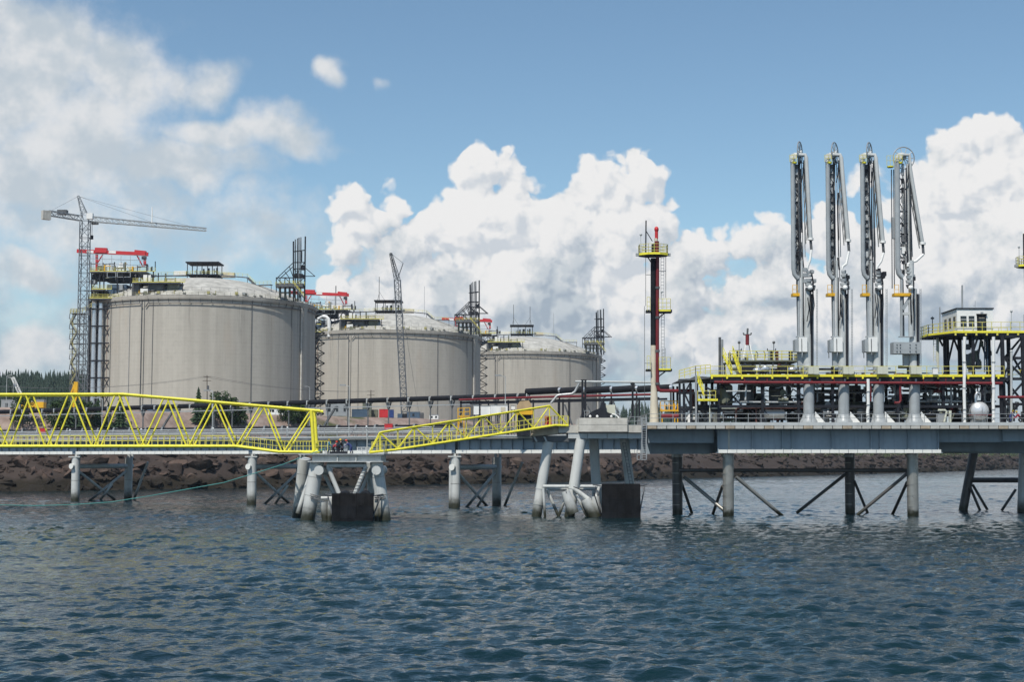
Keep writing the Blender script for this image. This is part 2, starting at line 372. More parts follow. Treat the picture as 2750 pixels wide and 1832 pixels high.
def groundmat():
    m = bpy.data.materials.new('ground'); m.use_nodes = True; k = NT(m.node_tree); bs = k.n['Principled BSDF']
    pos = k.new('ShaderNodeNewGeometry').outputs['Position']; zc = k.sep(pos)[2]
    c = k.mix(k.ramp(k.noise(pos, 0.25, 6.0, 0.65), 0.3, 0.7), (0.20, 0.145, 0.120), (0.34, 0.265, 0.225))
    g = k.ramp(k.noise(pos, 0.04, 5.0, 0.6), 0.54, 0.64)
    c = k.mix(g, c, (0.075, 0.085, 0.035))
    c = k.mix(k.ramp(zc, 11.5, 8.5), c, (0.055, 0.042, 0.036))
    nz = k.m('ADD', zc, k.m('MULTIPLY', k.m('SUBTRACT', k.noise(pos, 0.3, 3.0), 0.5), 2.2))
    c = k.mix(k.ramp(nz, 3.6, 1.8), c, (0.022, 0.018, 0.012))
    k.put(bs.inputs['Base Color'], c); bs.inputs['Roughness'].default_value = 0.9; bs.inputs['Specular IOR Level'].default_value = 0.2
    bn = k.new('ShaderNodeBump'); bn.inputs['Strength'].default_value = 0.8; bn.inputs['Distance'].default_value = 0.35
    k.put(bn.inputs['Height'], k.noise(pos, 0.9, 6.0, 0.65)); k.l.new(bn.outputs[0], bs.inputs['Normal']); M['ground'] = m
groundmat()
def tankmat():
    m = bpy.data.materials.new('tank_concrete'); m.use_nodes = True; k = NT(m.node_tree); bs = k.n['Principled BSDF']
    oc = k.new('ShaderNodeTexCoord').outputs['Object']; X, Y, Z = k.sep(oc)
    inf = k.new('ShaderNodeObjectInfo').outputs['Location']
    arc = k.m('MULTIPLY', k.m('ARCTAN2', X, k.m('MULTIPLY', Y, -1.0)), 40.0)
    sv = k.vm('ADD', k.comb(arc, k.m('MULTIPLY', Z, 0.035), 0.0), k.vm('SCALE', inf, scale=0.37))
    s1 = k.noise(sv, 0.22, 6.0, 0.68); s2 = k.noise(sv, 1.1, 4.0, 0.6)
    mot = k.noise(k.vm('ADD', oc, inf), 0.5, 6.0, 0.65)
    c = k.mix(k.ramp(s1, 0.30, 0.70), (0.375, 0.352, 0.305), (0.475, 0.45, 0.392))
    c = k.mix(k.m('MULTIPLY', k.ramp(s2, 0.60, 0.78), 0.34), c, (0.27, 0.255, 0.23))
    c = k.mix(k.m('MULTIPLY', k.ramp(s2, 0.40, 0.24), 0.30), c, (0.56, 0.535, 0.48))
    c = k.mix(k.m('MULTIPLY', k.ramp(mot, 0.45, 0.75), 0.26), c, (0.31, 0.29, 0.255))
    lift = k.ramp(k.m('FRACT', k.m('DIVIDE', Z, 3.9)), 0.0, 0.05)                     # casting lifts
    c = k.mix(k.m('MULTIPLY', k.m('SUBTRACT', 1.0, lift), 0.12), c, (0.2, 0.19, 0.17))
    gz = k.ramp(k.m('ABSOLUTE', k.m('SUBTRACT', k.m('FRACT', k.m('DIVIDE', Z, 1.3)), 0.5)), 0.43, 0.5); ga = k.ramp(k.m('ABSOLUTE', k.m('SUBTRACT', k.m('FRACT', k.m('DIVIDE', arc, 1.9)), 0.5)), 0.45, 0.5)
    c = k.mix(k.m('MULTIPLY', k.m('MULTIPLY', k.m('MAXIMUM', gz, ga), 0.20), k.ramp(mot, 0.3, 0.6)), c, (0.24, 0.225, 0.20))     # shutter board joints
    drip = k.m('MULTIPLY', k.ramp(k.noise(k.vm('ADD', k.comb(arc, k.m('MULTIPLY', Z, 0.05), 7.0), inf), 0.6, 5.0, 0.7), 0.56, 0.70), k.ramp(Z, 20.0, 43.0))
    c = k.mix(k.m('MULTIPLY', drip, 0.62), c, (0.22, 0.205, 0.18))
    rs = k.m('MULTIPLY', k.ramp(k.noise(k.comb(arc, k.m('MULTIPLY', Z, 0.12), 3.0), 0.10, 4.0), 0.57, 0.72), k.ramp(Z, 18.0, 42.0))
    c = k.mix(k.m('MULTIPLY', rs, 0.55), c, (0.42, 0.29, 0.18))
    k.put(bs.inputs['Base Color'], c); bs.inputs['Roughness'].default_value = 0.9; bs.inputs['Specular IOR Level'].default_value = 0.2
    M['tank_concrete'] = m
tankmat()
def watermat():
    m = bpy.data.materials.new('sea_water'); m.use_nodes = True; k = NT(m.node_tree); bs = k.n['Principled BSDF']
    pos = k.new('ShaderNodeNewGeometry').outputs['Position']
    k.put(bs.inputs['Base Color'], k.mix(k.ramp(k.noise(pos, 0.02, 3.0), 0.35, 0.65), (0.003, 0.016, 0.021), (0.005, 0.022, 0.026)))
    bs.inputs['Roughness'].default_value = 0.08; bs.inputs['IOR'].default_value = 1.333; bs.inputs['Specular IOR Level'].default_value = 0.5
    pv = k.vm('MULTIPLY', pos, (0.7, 1.2, 1.0))
    h = k.m('ADD', k.noise(pv, 0.9, 3.0, 0.6), k.m('MULTIPLY', k.noise(pv, 3.1, 3.0, 0.6), 0.35))
    bn = k.new('ShaderNodeBump'); bn.inputs['Strength'].default_value = 1.0; bn.inputs['Distance'].default_value = 0.20
    k.put(bn.inputs['Strength'], k.ramp(k.noise(k.vm('MULTIPLY', pos, (0.5, 1.0, 1.0)), 0.022, 3.0, 0.55), 0.35, 0.65, 0.45, 1.0))
    k.put(bn.inputs['Height'], h); k.l.new(bn.outputs[0], bs.inputs['Normal']); M['sea_water'] = m
watermat()
# ------------------------------------------------------------------ noise helper
NTAB = {}
def vnoise(x, y, seed):
    if seed not in NTAB: NTAB[seed] = np.random.RandomState(seed).rand(256, 256)
    T = NTAB[seed]
    xi = np.floor(x).astype(int); yi = np.floor(y).astype(int); fx = x - xi; fy = y - yi
    fx = fx*fx*(3-2*fx); fy = fy*fy*(3-2*fy)
    g = lambda a, b: T[a & 255, b & 255]
    return (g(xi,yi)*(1-fx)+g(xi+1,yi)*fx)*(1-fy)+(g(xi,yi+1)*(1-fx)+g(xi+1,yi+1)*fx)*fy
def fbm(x, y, sc, oct, seed, gain=0.5):
    t = 0; a = 1.0; n = 0
    for i in range(oct): t = t + a*(vnoise(x*sc+i*17.3, y*sc+i*9.1, seed+i)-0.5)*2; n += a; a *= gain; sc *= 2.03
    return t / n
def grid_mesh(name, X, Y, Z, mat, smooth=True):
    r, c = X.shape; co = np.stack([X, Y, Z], -1).reshape(-1, 3).astype(np.float32)
    i = np.arange(r*c).reshape(r, c); q = np.stack([i[:-1,:-1], i[:-1,1:], i[1:,1:], i[1:,:-1]], -1).reshape(-1, 4)
    return co, q
def np_object(name, co, quads, mat, smooth=True):
    me = bpy.data.meshes.new(name); me.vertices.add(len(co)); me.vertices.foreach_set('co', co.ravel())
    me.loops.add(quads.size); me.loops.foreach_set('vertex_index', quads.ravel().astype(np.int32))
    me.polygons.add(len(quads)); me.polygons.foreach_set('loop_start', np.arange(0, quads.size, 4, dtype=np.int32))
    me.update(calc_edges=True); me.polygons.foreach_set('use_smooth', np.full(len(quads), smooth)); me.materials.append(M[mat])
    o = bpy.data.objects.new(name, me); COL.objects.link(o); ORIG[o.name] = Vector((0,0,0)); return o
# ------------------------------------------------------------------ water
def ocean_tile(N, L, wind, wdir, rms, seed, small=0.05):
    rs = np.random.RandomState(seed); kx = np.fft.fftfreq(N, L/N)*2*np.pi; KX, KY = np.meshgrid(kx, kx, indexing='ij'); K = np.hypot(KX, KY); K[0,0] = 1e-6
    Lw = wind**2/9.81; cosf = (KX*math.cos(wdir)+KY*math.sin(wdir))/K
    Pk = np.exp(-1/(K*Lw)**2)/K**3.6*(0.12+np.abs(cosf)**2)*np.exp(-(K*small)**2); Pk[0,0] = 0
    Hk = (rs.randn(N,N)+1j*rs.randn(N,N))*np.sqrt(Pk); h = np.fft.ifft2(Hk).real; s = rms/h.std()
    dx = np.fft.ifft2(-1j*KX/K*Hk).real*s; dy = np.fft.ifft2(-1j*KY/K*Hk).real*s
    return h*s, dx, dy
def sample(T, L, x, y):
    N = T.shape[0]; u = (x/L*N) % N; v = (y/L*N) % N; i = u.astype(int); j = v.astype(int); a = u-i; b = v-j; i2 = (i+1)%N; j2 = (j+1)%N
    return (T[i%N,j%N]*(1-a)+T[i2,j%N]*a)*(1-b)+(T[i%N,j2]*(1-a)+T[i2,j2]*a)*b
def make_water():
    ys = [40.0]
    while ys[-1] < 760: ys.append(ys[-1] + max(0.2, ys[-1]*0.0042))
    ys = np.array(ys); t = np.linspace(-1, 1, 520)
    Y = np.repeat(ys[:,None], len(t), 1); X = (0.50*Y+18)*t[None,:]
    A = ocean_tile(512, 118.0, 2.7, R(76), 0.068, 3); B = ocean_tile(512, 47.0, 1.5, R(98), 0.034, 8, 0.02)
    x2 = X*0.94+Y*0.34; y2 = Y*0.94-X*0.34
    h = sample(A[0],118.0,X,Y)+sample(B[0],47.0,x2,y2)
    gust = 0.85+0.60*fbm(X, Y, 0.022, 4, 77)
    fade = np.clip((1-np.abs(t))[None,:]*12,0,1)*np.clip((ys-40)/3,0,1)[:,None]*np.clip((760-ys)/200,0.0,1)[:,None]
    h = h*gust*fade; dx = sample(A[1],118.0,X,Y)*0.75*gust*fade; dy = sample(A[2],118.0,X,Y)*0.75*gust*fade
    co, q = grid_mesh('w', X+dx, Y+dy, h, None)
    n = len(co); a0, a1 = 0.5*40+18, 0.5*ys[-1]+18; yl = ys[-1]; E = 16000
    ex = np.array([(-E,-400,0),(E,-400,0),(E,E,0),(-E,E,0),(-a0,40,0),(a0,40,0),(a1,yl,0),(-a1,yl,0)], np.float32)
    eq = np.array([(n,n+1,n+5,n+4),(n+1,n+2,n+6,n+5),(n+2,n+3,n+7,n+6),(n+3,n,n+4,n+7)])
    o = np_object('water', np.vstack([co, ex]), np.vstack([q, eq]), 'sea_water'); o['kind'] = 'structure'
    return o
make_water()
# ------------------------------------------------------------------ land
SHX = np.array([-2500,-400,-140,-108.7,-57,-29,0,33.7,52,98,249,369,520,900,3000.0]); SHY = np.array([300,318,330,341,397,426,462,508,557,630,877,1114,1330,1600,2300.0])
def shore_y(X): return np.interp(X, SHX, SHY)
def land_z(X, Y):
    slope = np.interp(X, [-400,-120,-50,30,60,250,400], [0.95,0.9,0.85,0.8,0.78,0.62,0.6])
    d = (Y-shore_y(X))*slope + 3.0*fbm(X, Y, 0.06, 3, 5)
    zl = np.interp(d, [-30,-6,0,4,9,15,21,37,42,80,3000], [-6,-2.2,-0.1,3.0,6.2,8.4,10.0,19.4,20.3,20.5,20.5])
    zr = np.interp(d, [-30,-6,0,5,12,24,60,160,420,3000], [-6,-2.2,-0.1,3.5,7.5,9.8,11.0,16.0,42.0,60])
    f = np.clip((X-55)/45, 0, 1)*np.clip((d+40)/40,0,1); zz = zl*(1-f)+zr*f
    far = np.clip((Y-690)/150, 0, 1)*np.clip((-X-90)/120,0,1); zz = zz+far*27*(1-f)      # wooded ridge behind the tanks on the left
    farm = np.clip((Y-900)/200,0,1)*np.clip((X+60)/100,0,1)*(1-f); zz = zz+farm*6
    rough = np.clip(d/6,0,1)*np.clip((40-d)/30,0,1)
    return zz + rough*(1.5*fbm(X,Y,0.12,5,9,0.6)) + np.clip(d/8,0,1)*0.35*fbm(X,Y,0.2,3,21)
def make_land():
    xs = np.concatenate([np.linspace(-2400,-260,26)[:-1], np.linspace(-260,140,300)[:-1], np.linspace(140,620,170)[:-1], np.linspace(620,2900,40)])
    t = np.concatenate([np.linspace(-12,45,90)[:-1], np.linspace(45,130,50)[:-1], np.linspace(130,700,60)[:-1], np.linspace(700,9000,26)])
    X = np.repeat(xs[:,None], len(t), 1); Y = shore_y(xs)[:,None]+t[None,:]
    co, q = grid_mesh('l', X, Y, land_z(X, Y), None); q = q[:, ::-1].copy()
    o = np_object('shore_ground', co, q, 'ground'); o['kind'] = 'structure'; return o
LAND = make_land()
# ================================================================== storage tanks
def on_land(px, py, d0=330.0, d1=640.0, D=450.0):
    ys = np.linspace(d0, d1, 620); d = ray(px, py); X = d.x/d.y*ys; Zr = EYE + d.z/d.y*ys; L = land_z(X, ys); hit = np.nonzero((L >= Zr) & (ys > shore_y(X) + 3))[0]
    if not len(hit): D = max(D, float(shore_y(np.array([W(px, py, D).x]))[0]) + 54.0); q = W(px, py, D); return Vector((q.x, D, lz(q.x, D)))
    i = hit[0]
    return Vector((X[i], ys[i], L[i]))
def lz(x, y): return float(land_z(np.array([float(x)]), np.array([float(y)]))[0])
def pol(r, deg, z=0.0):                  # tank polar place: 0 degrees faces the jetty (-Y), positive to the right
    t = R(deg); return Vector((r * math.sin(t), -r * math.cos(t), z))
TANKS = [((-111.6, 537.3), 62.4), ((-53.7, 645.4), 60.1), ((5.0, 754.0), 59.2)]
WALL = 43.0; TR = 40.0
T1 = Vector((TANKS[0][0][0], TANKS[0][0][1], TANKS[0][1] - WALL))
TNAMES = ['rough concrete storage tank with left stair tower and pale dome', 'concrete storage tank behind the thin lattice crane boom', 'concrete storage tank whose plain dome stands farthest along the row']
pmat('stair_yellow', (0.36, 0.33, 0.14), 0.6, var=0.2)
def make_tank():
    t = thing('storage_tank', T1, TNAMES[0], 'storage tank', 'domed concrete storage tanks')
    def L(px, py, dy): return W(px, py, T1.y + dy)
    def T(v): return T1 + v
    wl = MB().lathe([(TR, -3.0), (TR, WALL)], T1, 128).build('wall', 'tank_concrete', t, True)
    MB().lathe([(TR-0.3, WALL-1.4), (TR+0.45, WALL-1.4), (TR+0.55, WALL-1.2), (TR+0.55, WALL), (TR-0.6, WALL)], T1, 128).build('ring_beam', 'tank_concrete', wl, True)
    b = MB()                                                     # pipe ring under the cornice, cranked at the down pipes
    for a0, a1 in ((-62, -19.5), (-15.5, 150)):
        pts = [T(pol(TR+0.55, a, WALL-2.6)) for a in np.linspace(a0, a1, 40)]
        if a0 < -40: pts.append(T(pol(TR+0.45, -18.6, WALL-3.9)))
        else: pts.insert(0, T(pol(TR+0.45, -16.8, WALL-3.9)))
        b.path(pts, 0.17, 6)
    b.build('ring_pipe', 'mid_steel', wl, True)
    b = MB()
    for a in range(0, 360, 5): b.beam(T(pol(TR+0.4, a, WALL-2.7)), T(pol(TR+0.95, a, WALL-1.2)), 0.16, 0.2)
    b.build('brackets', 'mid_steel', wl, kind='stuff')
    # roof
    rise = 10.3; rc = (TR*TR + rise*rise) / (2*rise); prof = []
    for i in range(21):
        r = (TR-0.6) * (1 - i/20) + 1e-3*(i == 20); prof.append((r, WALL - 0.1 + math.sqrt(rc*rc - r*r) - (rc - rise)))
    dome = MB().lathe(prof, T1, 96).build('dome', 'dome', t, True)
    def dz(r): return WALL - 0.1 + math.sqrt(rc*rc - r*r) - (rc - rise)
    b = MB()                                                     # walkway rail round the rim
    pts = [T(pol(TR+0.7, a, WALL)) for a in range(0, 361, 3)]; b.rail(pts, 1.15, 2.2, 0.035); b.build('rim_railing', 'stair_yellow', t)
    b = MB(); pts = [T(pol(TR-4.5, a, dz(TR-4.5))) for a in range(-70, 71, 5)]; b.rail(pts, 1.1, 3.6, 0.03, (1.0,)); b.build('roof_railing', 'galv', dome)
    rc_ = random.Random(17)
    for i in range(46):
        a_ = rc_.uniform(-75, 95); p_ = T(pol(TR-1.2, a_, WALL-0.1)); h_ = rc_.uniform(0.7, 1.9); q_ = MB().tube(p_, p_+V(0,0,h_), rc_.uniform(0.1, 0.28), 6)
        if rc_.random() < 0.5: q_.box(p_+V(-0.5,-0.4,h_*0.5), p_+V(0.5,0.3,h_))
        q_.build('rim_fitting', rc_.choice(['bronze_green', 'galv', 'cabinet', 'mid_steel', 'stair_yellow']), t)
    # pilasters and down pipes on the wall
    for a, r, m, nm in ((68, 0.36, 'concrete', 'riser_pipe'), (60, 0.08, 'mid_steel', 'conduit'), (35, 0.08, 'mid_steel', 'conduit'), (-13, 0.07, 'mid_steel', 'conduit'), (-19, 0.14, 'mid_steel', 'down_pipe'), (-17.6, 0.08, 'mid_steel', 'conduit'), (-39, 0.08, 'mid_steel', 'conduit'), (-26, 0.07, 'galv', 'conduit')):
        MB().tube(T(pol(TR+r+0.12, a, -1)), T(pol(TR+r+0.12, a, WALL-1.5)), r, 8).build(nm, m, wl, True)
    b = MB()
    bt = [T(pol(TR-0.2, 68.6, -2)), T(pol(TR+0.9, 68.8, -2)), T(pol(TR+0.9, 73.0, -2)), T(pol(TR-0.2, 73.2, -2))]
    b.prism(bt, (0, 0, WALL+0.5)).build('buttress', 'tank_concrete', wl)
    # canopy deck at the crown
    c = T(Vector((0, 0, dz(0)))); pl = MB().box(c+V(-5.7,-4.5,0.9), c+V(5.7,4.5,1.3)).build('crown_deck', 'dark_steel', t)
    for sx in (-5.4, -1.9, 1.9, 5.4):
        for sy in (-4.2, 4.2): MB().beam(c+V(sx,sy,-0.6), c+V(sx,sy,5.6), 0.26, 0.26).build('post', 'dark_steel', pl)
    MB().box(c+V(-6,-4.8,5.4), c+V(6,4.8,5.85)).build('canopy_roof', 'dark_steel', pl)
    b = MB(); b.rail([c+V(-5.6,-4.4,1.3), c+V(5.6,-4.4,1.3), c+V(5.6,4.4,1.3), c+V(-5.6,4.4,1.3), c+V(-5.6,-4.4,1.3)], 1.1, 1.4, 0.04); b.build('deck_railing', 'yellow_rail', pl)
    rs = random.Random(4)
    for i in range(9):
        p = c + V(rs.uniform(-4.6, 4.6), rs.uniform(-3, 3), 1.3); h = rs.uniform(1.2, 3.2)
        q = MB().tube(p, p+V(0,0,h), rs.uniform(0.15, 0.4), 8).tube(p+V(0,0,h*0.6), p+V(rs.choice((-1,1))*0.8,0,h*0.6), 0.14, 6)
        q.build('roof_nozzle', rs.choice(['galv', 'bronze_green', 'mid_steel']), pl, True)
    # walkway over the dome to the pipe tower
    b = MB(); pts = [c+V(6,-3,1.1), c+V(17,-8,-0.4), c+V(20.5,-11,-3.6), c+V(27,-17,-4.1)]
    for p, q in zip(pts, pts[1:]): b.beam(p, q, 1.1, 0.35)
    for p in pts[1:]: b.beam(p, V(p.x, p.y, T1.z + dz(min(38, math.hypot(p.x-T1.x, p.y-T1.y)))-0.3), 0.2, 0.2)
    b.build('roof_walkway', 'mid_steel', t); b = MB(); b.rail([p+V(0,-0.5,0.2) for p in pts], 1.1, 2.0, 0.04); b.build('walkway_railing', 'yellow_rail', t)
    b = MB(); pts = [c+V(-6,-3,1.0), c+V(-14,-7,0.3), c+V(-20,-9,-0.2)]
    for p, q in zip(pts, pts[1:]): b.beam(p, q, 1.3, 0.35)
    b.build('roof_walkway', 'mid_steel', t); b = MB(); b.rail([p+V(0,-0.6,0.2) for p in pts], 1.1, 2.0, 0.04); b.build('walkway_railing', 'yellow_rail', t)
    MB().box(c+V(-10.5,-3,1.0), c+V(-6.2,0,2.7)).build('roof_shelter', 'white_paint', dome); MB().box(c+V(6.4,-2,0.6), c+V(11,1,2.2)).build('roof_shelter', 'cream', dome)
    # vent pipe tower on the right of the rim
    dy = -28.0; tw = thing_part('vent_tower', t, T(pol(38, 48, WALL)))
    def B(px, py, ddy=0.0): return L(px, py, dy + ddy)
    tops = [(788, 648), (793, 643), (799, 640), (803, 638), (808, 637), (820, 635)]
    for i, (px, py) in enumerate(tops):
        MB().tube(B(px if px < 815 else 818, 810, (i % 3)*1.2), B(px, py, (i % 3)*1.2), 0.20 if i not in (0, 5) else 0.26, 6).build('vent_pipe', 'mid_steel' if i not in (0, 5) else 'dark_steel', t, True)
    b = MB(); fr = [((742, 746), (818, 746)), ((742, 768), (818, 768)), ((788, 705), (818, 705)), ((788, 676), (818, 672)), ((787, 722), (818, 722))]
    for ddy in (0, 5):
        for (p, q) in fr: b.beam(B(*p, ddy), B(*q, ddy), 0.32, 0.32)
        for px in (742, 752, 765, 777, 788): b.beam(B(px, 785, ddy), B(px, 746 if px < 780 else 705, ddy), 0.28, 0.28)
        for p, q in (((745, 746), (787, 706)), ((754, 746), (787, 716)), ((765, 730), (777, 746)), ((777, 716), (788, 746)), ((788, 746), (818, 705)), ((788, 722), (818, 746)), ((818, 718), (846, 742)), ((818, 742), (846, 742)), ((788, 768), (818, 746)), ((742, 746), (765, 768)), ((765, 746), (788, 768))): b.beam(B(*p, ddy), B(*q, ddy), 0.24, 0.24)
    for px, py in ((742,746),(788,746),(818,746),(742,768),(788,768),(818,768),(788,705),(818,705)): b.beam(B(px, py, 0), B(px, py, 5), 0.26, 0.26)
    b.box(B(788, 743, 0), B(818, 740, 5)); b.box(B(806, 722, 0), B(820, 716, 4)); b.box(B(806, 700, 0), B(812, 676, 3))
    b.build('tower_frame', 'dark_steel', t)
    b = MB().box(B(740, 770, -0.5), B(820, 766, 5.5)); b.build('tower_deck', 'mid_steel', t)
    b = MB(); b.rail([B(740, 766, -0.5), B(775, 764, -0.5), B(790, 764, -0.5), B(818, 766, -0.5)], 1.15, 1.6, 0.05); b.build('tower_railing', 'yellow_rail', t)
    b = MB(); b.beam(B(786, 764, -1.4), B(816, 800, -2.6), 0.9, 0.3); b.build('tower_stair', 'mid_steel', t)
    b = MB(); b.rail([B(786, 762, -1.9), B(816, 798, -3.1)], 1.1, 1.4, 0.05); b.build('stair_railing', 'yellow_rail', t)
    b = MB()
    for px in (752, 766, 778, 790, 804): b.tube(B(px, 800, 1+px%3), B(px, 772, 1+px%3), 0.4, 8); b.tube(B(px, 786, 1), B(px+16, 786, 2), 0.28, 6)
    b.build('tower_piping', 'bronze_green', t, True)
    # process decks on the left of the dome
    dy = -26.0
    def P(px, py, ddy=0.0): return L(px, py, dy + ddy)
    def deck(x0, x1, y0, th, d0, d1, nm='process_deck', m='mid_steel', edge='yellow_rail'):
        o = MB().box(P(x0, y0, d0), V(P(x1, y0, d1).x + 0, T1.y+dy+d1, P(x0, y0+th, d0).z)).build(nm, m, t)
        b = MB(); A, Bq, Cq = P(x0, y0, d0), P(x1, y0, d0), P(x0, y0, d0) + V(0, d1-d0, 0)
        b.beam(A, Bq, 0.12, 0.3); b.rail([Cq, A, Bq], 1.2, 1.7, 0.05); b.build('deck_railing', edge, o); return o
    d1 = deck(240, 417, 728, 4, 0, 14); d2 = deck(355, 497, 757, 4, -11, -2); d3 = deck(246, 300, 776, 4, -4, 6); d4 = deck(236, 330, 800, 4, -6, 6)
    for px in (246, 268, 279, 315, 350, 385, 412):
        for ddy in (0.4, 13): MB().beam(P(px, 815, ddy), P(px, 729, ddy), 0.36, 0.36).build('deck_column', 'dark_steel', t)
    for px in (360, 400, 440, 490): MB().beam(P(px, 800, -10.6), P(px, 758, -10.6), 0.28, 0.28).build('deck_column', 'dark_steel', t)
    for a_, b_ in (((246, 775), (279, 729)), ((350, 775), (385, 729)), ((372, 735), (395, 757))): MB().beam(P(*a_, 0.4), P(*b_, 0.4), 0.26, 0.26).build('deck_brace', 'dark_steel', t)
    for x0, x1, y0, y1 in ((288, 311, 731, 744), (315, 350, 731, 744)):
        fr = MB()
        A, C2 = P(x0, y0, -0.2), P(x1, y1, -0.2)
        for a, b_ in (((x0,y0),(x1,y0)), ((x1,y0),(x1,y1)), ((x1,y1),(x0,y1)), ((x0,y1),(x0,y0))): fr.beam(P(*a, -0.2), P(*b_, -0.2), 0.22, 0.22)
        fr.build('portal_frame', 'galv', t)
    for (x0, x1, y0, y1, m) in ((284, 372, 733, 762, 'dark_steel'), (288, 352, 764, 806, 'dull_blue'), (248, 282, 737, 757, 'dark_steel'), (246, 286, 779, 806, 'bronze_green'), (398, 446, 764, 792, 'mid_steel'), (450, 488, 763, 786, 'bronze_green'), (354, 384, 760, 800, 'mid_steel'), (376, 404, 733, 752, 'dark_steel')): MB().box(P(x0, y0, 2.2 if x0 < 350 else -9.2), P(x1, y1, 9 if x0 < 350 else -4)).build('equipment_enclosure', m, t)
    for (x0, x1, y0, y1, m) in ((385, 406, 738, 756, 'white_paint'), (377, 398, 775, 787, 'white_paint'), (318, 335, 764, 782, 'galv'), (320, 336, 706, 722, 'white_paint'), (240, 262, 752, 764, 'galv'), (300, 312, 712, 727, 'galv'), (345, 360, 716, 727, 'cream'), (262, 284, 714, 727, 'bronze_green'), (262,290,780,800,'bronze_green')):
        MB().box(P(x0, y0, 1.0 if x0 < 370 else -10), P(x1, y1, 4.0 if x0 < 370 else -9.3)).build('deck_cabinet', m, t)
    rs = random.Random(9)
    for i in range(80):
        px = rs.uniform(240, 500); lo = 728 if px < 410 and rs.random() < 0.3 else (800 if rs.random() < 0.6 else 757)
        p = P(px, lo, rs.uniform(-4, 9) if px < 340 else rs.uniform(-11, -6)); h = rs.uniform(1.0, 3.2); q = MB().tube(p, p+V(0,0,h), rs.uniform(0.12,0.3), 6)
        if rs.random() < 0.7: q.tube(p+V(0,0,h*0.8), p+V(rs.uniform(-4,4),0,h*0.8), rs.uniform(0.1,0.25), 6)
        q.build('deck_pipe', rs.choice(['bronze_green','mid_steel','galv','dark_steel','dark_steel','ochre']), t, True)
    MB().tube(P(417, 728, 2), P(417, 702, 2), 0.16, 6).build('light_mast', 'dark_steel', t, True)
    b = MB()
    for py in (681, 694, 707): b.beam(P(228, py, 1), P(392, py+6, 1), 0.16, 0.16)
    for px in (250, 275, 300, 325, 350, 375): b.beam(P(px, 728, 1), P(px, 683+(px-228)*0.036, 1), 0.12, 0.12)
    b.build('deck_frame', 'galv', t)
    # pipes and stair tower at the left edge of the wall
    dy2 = -30.0
    def Q(px, py, ddy=0.0): return L(px, py, dy2 + ddy)
    for px, r in ((254, 0.85), (272, 0.85)):
        MB().tube(V(Q(px,820).x, T1.y+dy2, T1.z-1), Q(px, 815), r, 12).build('riser_pipe', 'silver', t, True)
    for px, m, wd in ((291, 'rusty', 0.45), (243, 'dark_steel', 0.6), (263, 'dark_steel', 0.5)):
        MB().beam(V(Q(px,820).x, T1.y+dy2+0.5, T1.z-1), Q(px, 808, 0.5), wd, wd).build('pipe_rack_column', 'rust_steel' if m == 'rusty' else m, t)
    b = MB()
    for py in (830, 876, 922, 969, 1015, 1060): b.beam(Q(240, py, -0.9), Q(292, py, -0.9), 0.35, 0.45); b.beam(Q(279, py, -0.6), Q(291, py+22, -0.6), 0.25, 0.25)
    b.build('pipe_rack_beam', 'dark_steel', t)
    st = MB(); b = MB(); dk = MB()
    for px in (196, 214, 226, 240):
        for ddy in (0, 4): st.beam(V(Q(px,850,ddy).x, T1.y+dy2+ddy, T1.z-1), Q(px, 842, ddy), 0.3, 0.3)
    k = 0
    for py in np.arange(842, 1080, 27.3):
        dk.box(Q(188, py, 0), Q(232, py+2, 4)); st.beam(Q(196,py,0), Q(240,py,0), 0.22, 0.22)
        xa, xb = (190, 206) if k % 2 else (206, 190)
        dk.beam(Q(xa, py, -0.8), Q(xb, py+27.3, -0.8), 0.9, 0.25); b.rail([Q(xa, py-1, -1.2), Q(xb, py+26, -1.2)], 1.2, 1.2, 0.06)
        b.rail([Q(188, py, -0.3), Q(212, py, -0.3)], 1.2, 1.0, 0.06); st.beam(Q(214,py,0), Q(240,py+27,0), 0.18, 0.18); st.beam(Q(188,py,-0.2), Q(186,py+14,-0.2), 0.2, 0.2); st.beam(Q(186,py+14,-0.2), Q(206,py+14,-0.2), 0.22, 0.22); k += 1
    b.rail([Q(190, 842, -2), Q(214, 842, -2), Q(238, 834, -2), Q(246, 826, -2)], 1.6, 1.0, 0.1)
    dk.box(Q(190, 842, -2), Q(238, 846, 4))
    st.build('stair_tower_frame', 'mid_steel', t); dk.build('stair_flights', 'mid_steel', t); b.build('stair_railing', 'stair_yellow', t)
    # zig zag trestle on the right flank, seen in the gap to the next tank
    b = MB(); a = 100.0
    for i in range(12):
        z0 = -1 + i*3.7; zz = [(40.2, z0), (43.6, z0+1.85), (40.2, z0+3.7)]
        for (r0, q0), (r1, q1) in zip(zz, zz[1:]): b.beam(T(pol(r0, a, q0)), T(pol(r1, a, q1)), 0.3, 0.3)
        b.beam(T(pol(40.2, a, z0+1.85)), T(pol(43.6, a, z0+1.85)), 0.3, 0.3); b.beam(T(pol(40.4, a+3, z0)), T(pol(40.4, a, z0+3.7)), 0.25, 0.25)
    b.build('zigzag_bracing', 'dark_steel', t)
    return t
def thing_part(name, parent, p): return parent
pmat('crane_grey', (0.13, 0.145, 0.16), 0.5, var=0.2)
pmat('rust_steel', (0.14, 0.055, 0.045), 0.7, var=0.25)
tank0 = make_tank()
